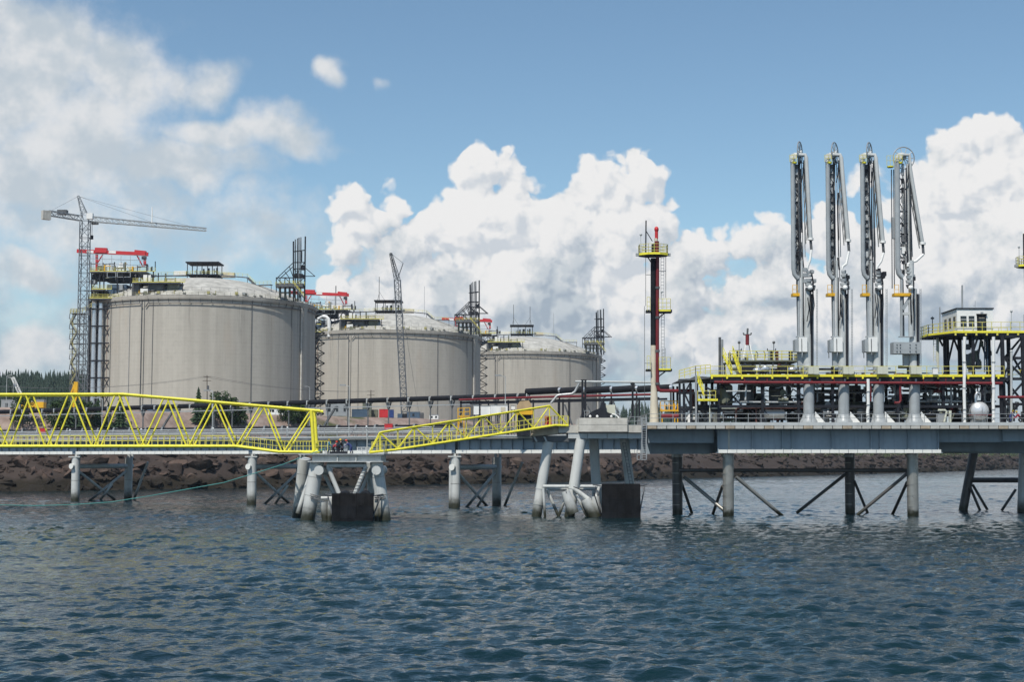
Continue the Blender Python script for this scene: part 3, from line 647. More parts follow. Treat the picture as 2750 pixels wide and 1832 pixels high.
def make_deck_crane():
    b0 = W(300, 728, T1.y-24); t = thing('deck_crane', b0, 'stowed red knuckle crane on the deck of the tank beside the tower crane', 'crane', 'red deck cranes on the tanks')
    def P(px, py, d=0.0): return W(px, py, T1.y-24+d)
    MB().beam(P(207, 674), P(398, 683), 0.9, 1.25).build('boom', 'red_paint', t)
    MB().beam(P(256, 672), P(288, 673), 1.5, 1.7).build('boom_sleeve', 'red_paint', t); MB().beam(P(362, 678), P(392, 681), 1.5, 1.7).build('winch_house', 'red_paint', t)
    for a, b in (((234,676),(252,677)), ((293,677),(312,678))): MB().beam(P(*a, -0.02), P(*b, -0.02), 0.95, 0.9).build('white_band', 'white_paint', t)
    for pts in (((258, 682), (258, 727)), ((262, 682), (261, 727)), ((277, 682), (262, 706))): MB().beam(P(*pts[0]), P(*pts[1]), 0.35, 0.35).build('pedestal_leg', 'red_paint', t)
    for pts in (((367, 684), (383, 715)), ((387, 684), (387, 715)), ((391, 684), (391, 712)), ((383, 690), (391, 700))): MB().beam(P(*pts[0]), P(*pts[1]), 0.4, 0.4).build('pedestal_leg', 'red_paint', t)
    MB().box(P(380, 688, -0.5), P(394, 697, 0.8)).build('hook_block', 'mid_steel', t)
    return t
crane0 = make_deck_crane()
for i in (1, 2):
    (cx, cy), zt = TANKS[i]; off = V(cx, cy, zt - WALL) - T1
    tk = dup(tank0, T1 + off, TNAMES[i])
    dup(crane0, crane0.location + off, ['', 'red knuckle crane stowed on the middle tank of the three', 'red knuckle crane half hidden behind the vent tower of the second tank'][i])
    c = T1 + off + V(0, 0, WALL + 10.2)
    for sx in (-4.2, 4.2):                                       # lightning masts on the canopy
        MB().tube(c+V(sx,0,5.8), c+V(sx,0,16.5 if sx < 0 else 15.5), 0.13, 6).beam(c+V(sx,0,10), c+V(sx*0.35,0,5.8), 0.12, 0.12).beam(c+V(sx,0,9), c+V(sx*1.2,0,5.8), 0.14, 0.14).build('lightning_mast', 'mid_steel', tk, True)
    MB().tube(c+V(-22,-9,-2), c+V(-22,-9,11.5), 0.2, 6).beam(c+V(-22,-9,3), c+V(-19,-9,-3), 0.14, 0.14).build('lightning_mast', 'mid_steel', tk, True)
    MB().tube(c+V(16,-7,-1), c+V(16,-7,11.5), 0.08, 5).build('lightning_mast', 'galv', tk, True)
# bend of silver pipe hooking over the rim between the first two tanks
b = MB(); D = 612.0
b.path([W(843, 872, D), W(852, 862, D), W(858, 853, D), W(866, 849, D), W(876, 851, D), W(882, 857, D), W(884, 868, D), W(884, 905, D)], 0.75, 10)
solo(b, 'hooked_pipe', 'white_paint', W(884, 905, D), 'white hooked pipe bend rising in the gap between two concrete tanks', 'pipe', smooth=True)
# ------------------------------------------------------------------ tower crane
def tower_crane():
    D = 440.0; base = W(218, 1080, D); base.z = lz(base.x, base.y) - 0.2
    t = thing('tower_crane', base, 'tall tower crane with its long pale jib reaching over the tank', 'crane')
    top = W(218, 592, D); jz = top.z
    MB().lattice(base, V(base.x, base.y, jz), 2.5, 2.6, 0.09).build('mast', 'crane_grey', t)
    e1 = WZ(553, 620, jz); e0 = WZ(115, 575, jz); up = V(0, 0, 1); d = (e1 - e0).normalized(); p0 = V(base.x, base.y, jz)
    MB().lattice(p0 + d*1.5 + up*0.6, e1 + up*0.4, 1.5, 1.7, 0.085, wd2=0.9).build('jib', 'pale_steel', t)
    MB().lattice(p0 - d*1.5 + up*0.5, e0 + d*1.5 + up*0.5, 1.4, 1.6, 0.08).build('counter_jib', 'galv', t)
    MB().beam(e0 - d*0.2 - up*0.2, e0 + d*2.2 - up*0.2, 1.5, 2.6).build('counterweight', 'concrete', t)
    MB().box(p0 - d*7 + V(-1.4,-0.9,1.0), p0 - d*7 + V(1.4,0.9,2.4)).build('winch', 'mid_steel', t)
    MB().lattice(p0 + up*0.8, W(210, 526, D), 1.9, 1.9, 0.08, wd2=0.5).build('apex', 'galv', t)
    MB().box(p0 + V(0.9,-2.1,0.2), p0 + V(2.7,-0.8,1.9)).build('cab', 'white_paint', t)
    ap = W(210, 527, D)
    for q in (e1 - d*18 + up*1.0, e1 - d*5 + up*0.9, e0 + d*2 + up*1): MB().beam(ap, q, 0.05, 0.05).build('tie_rope', 'mid_steel', t)
    MB().beam(e1 - d*18 + up*0.8, e1 - d*18 + up*5.6, 0.3, 0.3).build('jib_post', 'white_paint', t)
    tr = p0 + d*3.0; MB().box(tr+V(-0.9,-0.7,-0.9), tr+V(0.9,0.7,-0.3)).build('trolley', 'mid_steel', t)
    h = W(247, 632, D+1); MB().beam(h+V(0,0,6.5), h, 0.1, 0.1).box(h+V(-0.35,-0.3,-1.2), h+V(0.35,0.3,0)).build('hook', 'dark_steel', t)
tower_crane()
def crawler_crane():
    D = 572.0; b0 = W(1087, 1112, D); b0.z = lz(b0.x, b0.y)
    t = thing('crawler_crane', b0, 'crawler crane with a slender lattice boom standing before the middle tank', 'crane')
    foot = b0 + V(0, 0, 2.6); knee = W(1067, 752, D-6); tip = W(1049, 680, D-10)
    MB().lattice(foot, knee, 2.3, 2.3, 0.12).build('boom', 'crane_grey', t); MB().lattice(knee, tip, 1.6, 1.8, 0.07, wd2=0.7).build('luffing_jib', 'mid_steel', t)
    MB().beam(knee, knee+V(2.2,0,6.5), 0.3, 0.3).beam(knee+V(2.2,0,6.5), tip, 0.1, 0.1).build('jib_strut', 'mid_steel', t)
    MB().box(b0+V(-1.5,-2.2,1.3), b0+V(6.5,2.2,4.2)).build('engine_house', 'dark_steel', t); MB().box(b0+V(5.2,-2.4,1.5), b0+V(7.2,2.4,4.6)).build('counterweight', 'mid_steel', t)
    MB().box(b0+V(-2.6,-2.6,1.6), b0+V(-0.8,-1.0,4.2)).build('cab', 'dull_blue', t)
    for s in (-2.6, 2.6): MB().box(b0+V(-4.2,s-0.6,0.0), b0+V(4.2,s+0.6,1.3)).build('crawler_track', 'dark_steel', t)
    MB().beam(b0+V(5.5,0,4.2), knee, 0.1, 0.1).build('pendant_rope', 'mid_steel', t)
crawler_crane()
# ------------------------------------------------------------------ rocks along the water
def rock_meshes(n):
    out = []
    for i in range(n):
        bm = bmesh.new(); bmesh.ops.create_icosphere(bm, subdivisions=2, radius=1.0); rs = random.Random(40+i)
        planes = [(Vector((rs.gauss(0,1), rs.gauss(0,1), rs.gauss(0,1))).normalized(), rs.uniform(0.32, 0.72)) for _ in range(13)]
        for v in bm.verts:
            for nrm, d in planes:
                e = v.co.dot(nrm) - d
                if e > 0: v.co -= nrm * e
            v.co += Vector((rs.gauss(0,1), rs.gauss(0,1), rs.gauss(0,1))) * 0.05
        me = bpy.data.meshes.new('boulder'); bm.to_mesh(me); bm.free(); me.materials.append(M['rock']); out.append(me)
    return out
ROCKS = rock_meshes(9)
def place_rocks():
    rs = random.Random(77); n = 0
    spots = []
    for i in range(300):
        f = i / 300.0
        px = -120 + 1880 * (f ** 0.95) + rs.uniform(-8, 8); X = None
        for Yt in range(3):
            Yg = 400 if X is None else shore_y(np.array([X]))[0]; X = (px - CX) / F * Yg
        Yg = float(shore_y(np.array([X]))[0]); row = rs.random()
        dd = -1.0 + row * 15; y = Yg + dd; z = lz(X, y)
        s = rs.choice((0.9, 1.2, 1.6, 2.0, 2.5, 3.2)) * rs.uniform(0.85, 1.15) * (1.25 if X > 0 else 1.0)
        spots.append((X, y, z - 0.25*s, s))
    for X, y, z, s in spots:
        o = bpy.data.objects.new('boulder', rs.choice(ROCKS)); COL.objects.link(o); o.parent = LAND
        o.location = (X, y, z); o.scale = (s*rs.uniform(1.0,2.1), s*rs.uniform(0.8,1.3), s*rs.uniform(0.6,1.15)); o.rotation_euler = (rs.uniform(-0.5,0.5), rs.uniform(-0.5,0.5), rs.uniform(0,6.28))
place_rocks()
def rock_scatter():                       # the many more stones that run on along the shore
    rs = random.Random(5); b = MB(); base = [([v.co.copy() for v in m.vertices], [tuple(p.vertices) for p in m.polygons]) for m in ROCKS[:4]]
    for i in range(1500):
        X = -150 + 560 * rs.random() ** 1.25; Yg = float(shore_y(np.array([X]))[0]); dd = rs.uniform(-2, 18 if X < 60 else 34); y = Yg + dd; z = lz(X, y)
        s = rs.uniform(0.5, 1.6) * (1.0 + max(0, X-40)/140); vs, fs = rs.choice(base); a = rs.uniform(0, 6.28); ca, sa = math.cos(a), math.sin(a); sx, sz = s*rs.uniform(1,1.8), s*rs.uniform(0.6,1.1)
        b.add([(X+(v.x*ca-v.y*sa)*sx, y+(v.x*sa+v.y*ca)*s, z+v.z*sz-0.15*s) for v in vs], fs)
    o = b.build('shore_rubble', 'rock', LAND, kind='stuff')
rock_scatter()
# ------------------------------------------------------------------ trees
def conifer_geo(h, rad, rs, layers=7, sides=7):
    b = MB()
    for k in range(layers):
        z0 = h * (0.10 + 0.86 * k / layers); r = rad * (1 - k / layers) ** 0.85 * rs.uniform(0.75, 1.15); dz = h * 1.25 / layers; a0 = rs.uniform(0, 6.28); ring = []
        for j in range(sides * 2):
            a = a0 + math.pi * j / sides; rr = r * (rs.uniform(0.85, 1.2) if j % 2 == 0 else rs.uniform(0.35, 0.6)); ring.append((rr*math.cos(a), rr*math.sin(a), z0 - rr*0.25 + rs.uniform(-0.1,0.1)*dz))
        n = len(ring); b.add(ring + [(rs.uniform(-.1,.1), rs.uniform(-.1,.1), z0 + dz)], [(j, (j+1) % n, n) for j in range(n)])
    return b
def leafy_geo(h, rad, rs, clumps=46, leaves=48, size=0.62):
    b = MB()
    for c in range(clumps):
        a = rs.uniform(0, 6.28); zz = rs.uniform(0.18, 1.0); rr = rad * math.sqrt(rs.random()) * (1.0 - 0.55 * abs(zz - 0.45)); c0 = V(rr*math.cos(a), rr*math.sin(a), zz*h); cr = rad * rs.uniform(0.22, 0.4)
        for i in range(leaves):
            d = V(rs.gauss(0,1), rs.gauss(0,1), rs.gauss(0,1)).normalized(); p = c0 + d * cr * rs.uniform(0.55, 1.0)
            u = V(rs.gauss(0,1), rs.gauss(0,1), rs.gauss(0,1)).normalized(); v = d.cross(u).normalized(); u = (d*0.6 + u*0.5).normalized(); s = size * rs.uniform(0.5, 1.1)
            b.add([p - u*s*0.5, p + v*s*0.3, p + u*s*0.5, p - v*s*0.3], [(0,1,2,3)])
    return b
def bank_trees():
    rs = random.Random(31)
    data = [(532, 1142, 10.5, 3.0, 'c', 'tall dark spruce on the bank seen through the yellow truss'), (556, 1145, 6.0, 2.8, 's', 'rounded dark green bush beside the tall spruce on the bank'), (590, 1140, 8.0, 3.4, 's', 'broad bushy green tree on the bank before the first tank'),
            (618, 1142, 7.0, 2.6, 's', 'narrow leafy bush at the right of the bushy bank tree'), (640, 1146, 5.0, 2.4, 's', 'low green shrub at the edge of the bank thicket'), (772, 1140, 5.4, 3.0, 's', 'dark shrub growing behind the end frame of the truss'), (800, 1142, 6.0, 2.6, 's', 'green bush close behind the end posts of the truss'),
            (826, 1143, 4.0, 2.2, 's', 'small bush low on the bank next to the diagonal strut'), (322, 1150, 9.0, 2.6, 'c', 'single spruce standing before the pinkish gravel slope'), (290, 1152, 7.0, 2.2, 'c', 'slim young spruce next to the single spruce on the slope'), (206, 1150, 8.0, 2.6, 'c', 'dark spruce in the group under the black pipeline'), (180, 1150, 9.5, 3.0, 'c', 'large dark spruce in the group under the black pipeline'),
            (152, 1152, 7.5, 2.6, 's', 'bushy dark tree in the group under the black pipeline'), (232, 1150, 6.5, 2.4, 's', 'short dark bush at the end of the group under the pipeline'), (262, 1150, 8.0, 2.4, 'c', 'pointed spruce behind the middle of the yellow truss'), (60, 1150, 8.0, 3.0, 's', 'wide dark bush behind the grey trestle frame')]
    for px, py, h, r, kind, lab in data:
        p = on_land(px, py); p.z -= 0.2
        t = thing('spruce_tree' if kind == 'c' else 'bush', p, lab, 'tree' if kind == 'c' else 'bush')
        MB().tube(p, p+V(0,0,h*(0.8 if kind == 'c' else 0.5)), 0.2, 6, 0.05).build('trunk', 'bark', t)
        g = conifer_geo(h, r, rs, 11, 9) if kind == 'c' else leafy_geo(h, r, rs)
        g.v = [(v[0]+p.x, v[1]+p.y, v[2]+p.z) for v in g.v]; g.build('crown', 'conifer' if kind == 'c' else 'shrub', t)
bank_trees()
def forest(name, mat, n, fx, hr, seed, label):
    rs = random.Random(seed); b = MB()
    for i in range(n):
        x, y = fx(rs); z = lz(x, y) - 0.5; h = rs.uniform(*hr); g = conifer_geo(h, h*rs.uniform(0.15, 0.22), rs, 6, 4)
        b.add([(v[0]+x, v[1]+y, v[2]+z) for v in g.v], g.f)
    o = b.build(name, mat, kind='stuff'); o['label'] = label; return o
def f_left(rs):
    y = rs.uniform(730, 960); return rs.uniform(-0.42, -0.22) * y, y
def f_mid(rs):
    y = rs.uniform(950, 1150); return rs.uniform(-0.02, 0.16) * y, y
def f_right(rs):
    x = rs.uniform(330, 760); return x, float(shore_y(np.array([x]))[0]) + rs.uniform(70, 380)
forest('left_forest', 'hazed_conifer', 3600, f_left, (7, 12), 1, 'dark wooded ridge behind the tower crane')
forest('middle_forest', 'hazed_conifer', 420, f_mid, (10, 17), 2, 'row of distant spruces behind the pipe rack')
forest('right_forest', 'hazed_conifer', 900, f_right, (8, 14), 3, 'dark wood above the far rocky shore')
def scrub():
    rs = random.Random(12); b = MB()
    for i in range(620):
        X = rs.uniform(70, 460); y = float(shore_y(np.array([X]))[0]) + rs.uniform(20, 60); z = lz(X, y); s = rs.uniform(1.2, 3.4)
        g = leafy_geo(s*1.2, s*1.3, rs, 4, 9, 0.9); b.add([(v[0]+X, v[1]+y, v[2]+z) for v in g.v], g.f)
    o = b.build('shore_scrub', 'scrub', kind='stuff'); o['label'] = 'low green scrub along the top of the rocks'
scrub()
# ------------------------------------------------------------------ yard behind the bank
def container(px, py, D, L, mat, label, rot=0.0, Wd=2.44, H=2.6):
    p = on_land(px, py, D=D); p.y += 1.5; p.z = lz(p.x, p.y); t = thing('shipping_container', p, label, 'container', 'containers in the tank yard')
    MB().box(p+V(-L/2,-Wd/2,0.05), p+V(L/2,Wd/2,H)).build('body', mat, t)
    n = int(L / 0.5); b = MB()
    for i in range(n): x = -L/2 + 0.25 + i*L/n; b.box(p+V(x,-Wd/2-0.05,0.2), p+V(x+0.22,-Wd/2,H-0.15))
    b.build('corrugation', mat, t)
    b = MB()
    for sx in (-1, 1): b.box(p+V(sx*L/2-0.09,-Wd/2-0.08,0), p+V(sx*L/2+0.09,-Wd/2+0.1,H+0.03))
    b.box(p+V(-L/2,-Wd/2-0.08,H-0.1), p+V(L/2,-Wd/2+0.1,H+0.03)); b.build('corner_frame', mat, t); return t
container(1030, 1122, 436, 2.6, 'red_paint', 'bright red container parked end on beside the navy one')
container(1048, 1122, 437, 1.9, 'blue_paint', 'navy blue container next to the bright red one')
container(965, 1120, 438, 4.6, 'dull_blue', 'dull blue container left of the dark green stack'); container(1000, 1120, 440, 3.2, 'bronze_green', 'dark green container between blue and red ones')
container(985, 1112, 446, 2.6, 'bronze_green', 'dark green box stacked behind the other containers', H=4.4)
def shed(px, py, D, L, H, mat, label, name='site_cabin', panes=2, Wd=2.5):
    p = on_land(px, py, 330, D+20, D); p.y += 1.3; p.z = lz(p.x, p.y); t = thing(name, p, label, 'cabin')
    MB().box(p+V(-L/2,-Wd/2,0.1), p+V(L/2,Wd/2,H)).build('wall', mat, t); MB().box(p+V(-L/2-0.1,-Wd/2-0.1,H), p+V(L/2+0.1,Wd/2+0.1,H+0.15)).build('roof', 'galv', t)
    for i in range(panes):
        x = -L/2 + L*(i+0.5)/panes; MB().box(p+V(x-0.35,-Wd/2-0.06,H*0.35), p+V(x+0.35,-Wd/2-0.01,H*0.75)).build('window', 'dark_glass', t)
shed(1165, 1128, 430, 2.9, 1.5, 'white_paint', 'small white cabin with two dark windows in the yard'); shed(1110, 1118, 448, 4.0, 2.2, 'dull_blue', 'dull blue site hut right of the crawler crane', panes=1)
shed(905, 1112, 452, 7.0, 4.2, 'galv', 'grey shed with a flat roof at the foot of the first tank', 'yard_shed', 3); shed(760, 1100, 446, 9.0, 3.0, 'white_paint', 'long pale shed on the bank behind the truss', 'yard_shed', 3); shed(425, 1098, 430, 9.5, 2.6, 'dull_blue', 'long blue shed half hidden under the black pipeline', 'yard_shed', 4)
shed(60, 1085, 420, 12.0, 3.4, 'galv', 'long grey shed behind the left part of the truss', 'yard_shed', 4)
def lamp(px, ptop, pbase, D, label, arm=1, z0=None, group='lamp posts', r=0.09):
    a = W(px, pbase, D); tp = W(px, ptop, D)
    if z0 is not None: a.z = z0
    t = thing('lamp_post', a, label, 'lamp post', group)
    MB().tube(a, V(a.x, a.y, tp.z), r, 6, r*0.7).build('pole', 'pale_steel', t, True)
    MB().beam(V(a.x,a.y,tp.z), V(a.x+arm*0.9, a.y, tp.z+0.18), 0.09, 0.09).build('arm', 'pale_steel', t)
    MB().box(V(a.x+arm*0.6,a.y-0.2,tp.z+0.1), V(a.x+arm*1.5,a.y+0.2,tp.z+0.3)).build('lamp_head', 'galv', t)
lamp(831, 1040, 1125, 430, 'white twin lamp post at the right foot of the first tank', -1, lz(W(831,1125,430).x, 430)); lamp(15, 1010, 1140, 400, 'slim lamp post before the wooded ridge', 1, lz(W(15,1140,400).x, 400))
lamp(33, 1016, 1140, 404, 'lamp post beside the leaning pale strut', -1, lz(W(33,1140,404).x, 404)); lamp(570, 1050, 1140, 404, 'lamp post in front of the first tank next to the power pole', -1, lz(W(570,1140,404).x, 404))
def power_pole(px, ptop, D, label):
    a = W(px, 1130, D); a.z = lz(a.x, a.y)-0.2; tp = W(px, ptop, D); t = thing('power_pole', a, label, 'power pole', 'power poles in the yard')
    MB().tube(a, tp, 0.16, 6, 0.11).build('pole', 'bark', t, True)
    for dz in (-0.4, -1.6): MB().beam(tp+V(-1.2,0,dz), tp+V(1.2,0,dz), 0.14, 0.14).build('crossarm', 'bark', t)
    MB().tube(tp+V(0.4,-0.2,-4.2), tp+V(0.4,-0.2,-3.0), 0.28, 8).build('transformer', 'mid_steel', t, True); return tp
pa = power_pole(556, 1008, 425, 'dark power pole with two crossarms before the first tank'); pb = power_pole(996, 1048, 470, 'thin power pole in front of the second tank')
b = MB()
for dx in (-1.1, 1.1):
    pts = [pa.lerp(pb, f) + V(dx, 0, -0.4 - 5.5*f*(1-f)) for f in np.linspace(0, 1, 15)]; b.path(pts, 0.035, 4)
    q = pa + V(-75, 20, -1); pts = [pa.lerp(q, f) + V(dx, 0, -0.4 - 9.0*f*(1-f)) for f in np.linspace(0, 1, 15)]; b.path(pts, 0.035, 4)
solo(b, 'power_lines', 'mid_steel', pa, 'thin sagging power lines strung between the two poles', 'cable')
# yellow drill rig mast by the stair tower
D = 405.0; a = W(201, 1130, D); a.z = lz(a.x, a.y); t = thing('drill_rig', a, 'yellow drilling rig with an upright mast near the tower crane', 'rig')
MB().beam(a+V(0,0,1.0), W(205, 1026, D), 1.05, 1.05).build('mast', 'ochre', t); MB().box(a+V(-2.4,-1.2,0.5), a+V(1.6,1.2,2.2)).build('carrier', 'ochre', t); MB().beam(W(190, 1060, D), W(201, 1030, D), 0.4, 0.4).build('strut', 'ochre', t)
for s in (-1.2, 1.2): MB().box(a+V(-2.6,s-0.3,0), a+V(1.8,s+0.3,0.7)).build('crawler_track', 'dark_steel', t)
MB().tube(W(209, 1020, D), W(205, 1012, D), 0.2, 8).build('mast_head', 'mid_steel', t)
D = 402.0; a = W(60, 1120, D); a.z = lz(a.x, a.y); t = thing('yard_crane', a, 'pale slanting crane jib leaning left before the wooded ridge', 'crane')
MB().box(a+V(0,-1.2,0.8), a+V(6.0,1.2,2.4)).build('carrier', 'ochre', t); MB().lattice(W(62, 1075, D), W(34, 1014, D), 0.7, 1.0, 0.05).build('jib', 'white_paint', t); MB().box(a+V(0.3,-1.2,0), a+V(5.7,1.2,0.8)).build('undercarriage', 'dark_steel', t)
# ================================================================== trestle from the shore to the platform
TA = Vector((-75.6, 258.6, 0)); TT = Vector((67.0, -34.1, 0)).normalized(); TN = Vector((-TT.y, TT.x, 0))   # start, direction, away from the camera
def tr(s, n, z): return TA + TT*s + TN*n + V(0, 0, z)
def s_at(px, n=0.0):                     # how far along the trestle a photo column falls
    k = (px - CX) / F; a = TA + TN*n; return (k*a.y - a.x) / (TT.x - k*TT.y)
ZB, ZT = 8.15, 10.75                     # girder soffit and deck
S0, S1 = -58.0, 112.0
def make_trestle():
    t = thing('jetty_trestle', tr(37.6, 0, 0), 'long grey girder trestle on steel piles running from the rocky shore', 'trestle')
    cuts = [S0, -37.6, 0.0, 37.6, 75.2, S1]
    for a, b in zip(cuts, cuts[1:]):
        a += 0.35; b -= 0.35
        g = MB().beam(tr(a, 0.7, (ZB+ZT-0.35)/2), tr(b, 0.7, (ZB+ZT-0.35)/2), 0.06, ZT-0.35-ZB).build('girder_web', 'girder', t)
        MB().beam(tr(a, 0.35, ZB+0.05), tr(b, 0.35, ZB+0.05), 1.3, 0.10).build('bottom_flange', 'girder', g)
        n = int((b-a)/1.75)
        for i in range(n):
            u0 = a + (b-a)*i/n + 0.03; u1 = a + (b-a)*(i+1)/n - 0.03
            MB().beam(tr(u0, -0.32, ZB+0.26), tr(u1, -0.32, ZB+0.26), 0.07, 0.50).build('fascia_plate', 'white_flange', g)
            MB().beam(tr(u0, 0.50, ZB+0.1), tr(u0, 0.50, ZT-0.4), 0.34, 0.04, TT).build('stiffener', 'girder', g)
        MB().beam(tr(a, 10.2, (ZB+ZT-0.35)/2), tr(b, 10.2, (ZB+ZT-0.35)/2), 0.06, ZT-0.35-ZB).build('girder_web', 'girder', t)
        MB().beam(tr(a-0.3, 5.6, ZT-0.2), tr(b+0.3, 5.6, ZT-0.2), 12.6, 0.36).build('deck', 'deck_concrete', t)
        MB().beam(tr(a-0.3, -0.72, ZT+0.0), tr(b+0.3, -0.72, ZT+0.0), 0.2, 0.26).build('kerb', 'grey_paint', t)
    b = MB(); b.rail([tr(S0, -0.75, ZT+0.2), tr(S1, -0.75, ZT+0.2)], 1.15, 2.4, 0.045, (1.0, 0.66, 0.33)); b.build('railing', 'galv', t)
    for s in (-37.6, 0.0, 37.6, 75.2):                          # pile bents
        for n in (0.2, 13.6):
            p = MB().tube(tr(s, n, -6), tr(s, n, 7.6), 0.72, 16).build('pile', 'pile_grey', t, True)
            MB().tube(tr(s, n, 3.6), tr(s, n, 3.68), 0.735, 16).build('weld_band', 'pile_bare', p, True)
            for ds in (-0.4, 0.4): MB().beam(tr(s+ds, n+0.4, 7.55), tr(s+ds, n+0.4, ZB), 0.45, 0.45).build('bearing', 'pile_grey', p)
        MB().tube(tr(s, -0.9, 6.1), tr(s, 14.6, 6.1), 0.40, 12).build('crosshead', 'pile_grey', t, True)
        MB().tube(tr(s, -1.0, 6.1), tr(s, -0.86, 6.1), 0.48, 12).build('crosshead_cap', 'white_flange', t, True)
        MB().tube(tr(s, 1.0, 5.2), tr(s, 13.0, -1.5), 0.22, 8).build('brace', 'pile_grey', t, True); MB().tube(tr(s, 13.0, 5.2), tr(s, 1.0, -1.5), 0.22, 8).build('brace', 'pile_grey', t, True)
        MB().tube(tr(s+4.6, 13.4, 6.8), tr(s+0.6, 13.4, -2), 0.22, 8).build('raking_strut', 'pile_grey', t, True); MB().tube(tr(s+2.2, 7.0, 3.0), tr(s+0.2, 4.0, -2), 0.2, 8).build('raking_strut', 'pile_grey', t, True)
        MB().tube(tr(s-1.3, 1.3, -6), tr(s-1.1, 1.2, 7.05), 0.5, 12).build('pile', 'pile_grey', t, True)
        MB().box(tr(s, 0.2, 7.62)+V(-1.1,-0.75,0), tr(s, 0.2, 7.8)+V(0.9,0.75,0)).build('pile_cap', 'pile_grey', t)
    return t
make_trestle()
# pipes along the trestle
def trestle_pipes():
    z = 12.35; n0 = 3.0
    t = thing('low_pipeline', tr(40, n0, ZT), 'black insulated pipe with grey clamps low on the trestle deck', 'pipeline')
    s = S0
    while s < 70:
        e = s + 3.55; MB().tube(tr(s+0.1, n0, z), tr(e-0.12, n0, z), 0.30, 10).build('pipe_length', 'insul_black', t, True)
        MB().prism([tr(e-0.25, n0-0.36, z-0.42), tr(e+0.10, n0-0.36, z-0.42), tr(e+0.45, n0-0.36, z+0.42), tr(e+0.10, n0-0.36, z+0.42)], TN*0.72).build('clamp', 'galv', t)
        MB().beam(tr(e, n0, ZT), tr(e, n0, z-0.3), 0.16, 0.16).build('support', 'galv', t); s = e
    MB().tube(tr(S0, n0-0.55, z-0.12), tr(70, n0-0.55, z-0.12), 0.085, 6).build('tracer_pipe', 'pale_steel', t, True)
    for k, (n, zz, r, m, nm, lb) in enumerate([(1.7, 11.9, 0.10, 'galv', 'service_pipe', 'topmost grey service pipe beneath the black pipe on the trestle'), (1.4, 11.55, 0.12, 'grey_paint', 'service_pipe', 'pale grey service pipe in the middle of the trestle bundle'), (1.0, 11.2, 0.09, 'mid_steel', 'service_pipe', 'lowest dark service pipe just above the trestle kerb'), (2.2, 11.75, 0.16, 'mid_steel', 'service_pipe', 'thick dark service pipe behind the thinner ones on the trestle')]):
        a, b = tr(S0, n, zz), tr(104, n, zz); q = MB().tube(a, b, r, 8)
        for i in range(26): s = S0 + 6.3*i + 1; q.beam(tr(s, n, ZT-0.05), tr(s, n, zz-r*0.5), 0.07, 0.07)
        solo(q, nm, m, tr(23, n, ZT), lb, 'pipe', smooth=True)
    for px, lab in ((117, 'red valve box on the trestle seen through the truss'), (1045, 'bright red valve box on the low black pipe by the gangway')):
        s = s_at(px, 2.2); p = tr(s, 2.1, 12.0); t = thing('valve_box', p, lab, 'valve box')
        MB().box(p+V(-0.62,-0.3,-0.05), p+V(0.62,0.3,0.72)).build('housing', 'red_paint', t); MB().box(p+V(-0.66,-0.34,0.72), p+V(0.66,0.34,0.8)).build('lid', 'red_paint', t); MB().beam(p+V(0,0,-1.2), p, 0.14, 0.14).build('stand', 'galv', t)
    n1 = 11.2; t = thing('high_pipeline', tr(40, n1, ZT), 'thick black pipeline with grey saddles carried on tall T posts', 'pipeline')
    def zp(s): return 16.15 + (s + 40) * 0.0085
    s = S0; pos = []; e_ = s_at(1410, n1)
    k = 0
    while s < e_:
        e = min(s + (3.95 if s > 20 else (5.0 if k % 2 else 2.9)), e_ + 0.5)
        MB().tube(tr(s+0.18, n1, zp(s)), tr(e-0.18, n1, zp(e)), 0.40, 12).build('pipe_length', 'insul_black', t, True)
        MB().tube(tr(e-0.24, n1, zp(e)), tr(e+0.24, n1, zp(e)), 0.32, 10).build('bare_band', 'galv', t, True)
        MB().beam(tr(e, n1-0.46, zp(e)-0.45), tr(e, n1-0.46, zp(e)+0.30), 0.14, 0.34).build('saddle', 'pale_steel', t)
        if k % 2 or s > 20:
            MB().beam(tr(e, n1, ZT), tr(e, n1, zp(e)-0.9), 0.20, 0.20).build('post', 'mid_steel', t); MB().prism([tr(e-0.1, n1-0.2, zp(e)-1.5), tr(e+0.1, n1-0.2, zp(e)-1.5), tr(e+0.5, n1-0.2, zp(e)-0.42), tr(e-0.5, n1-0.2, zp(e)-0.42)], TN*0.4).build('post_head', 'mid_steel', t)
        s = e; k += 1
    MB().beam(tr(S0, n1-0.2, zp(0)-1.15), tr(e_, n1-0.2, zp(e_)-1.15), 0.12, 0.16).build('cable_tray', 'galv', t)
    for s in (s_at(875, n1), s_at(440, n1)): MB().beam(tr(s+2.0, n1, zp(s)-0.9), tr(s-1.6, n1, ZT+0.3), 0.3, 0.3).build('anchor_strut', 'mid_steel', t)
    # step up beside the platform
    a, b = s_at(1412, n1), s_at(1770, n1); t2 = thing('stepped_pipeline', tr(a, n1, ZT), 'raised black pipeline with silver bands leading onto the loading platform', 'pipeline')
    xs = [1412, 1480, 1512, 1566, 1640, 1648, 1708, 1712, 1780]
    for p0, p1 in ((1413, 1501), (1506, 1566), (1574, 1640), (1646, 1708), (1714, 1800)):
        s0, s1 = s_at(p0, n1), s_at(p1, n1); MB().tube(tr(s0, n1, 17.75), tr(s1, n1, 17.9), 0.52, 14).build('pipe_length', 'insul_black', t2, True); MB().tube(tr(s1-0.1, n1, 17.9), tr(s1+0.4, n1, 17.9), 0.44, 12).build('bare_band', 'silver', t2, True)
        MB().beam(tr(s1+0.1, n1, ZT), tr(s1+0.1, n1, 17.4), 0.22, 0.22).build('post', 'dark_steel', t2)
    # dark rack with the red fire main
    n2 = 5.2; zr = 16.55; t3 = thing('pipe_rack', tr(s_at(1480, n2), n2, ZT), 'dark steel rack of posts and cross braces along the trestle', 'pipe rack')
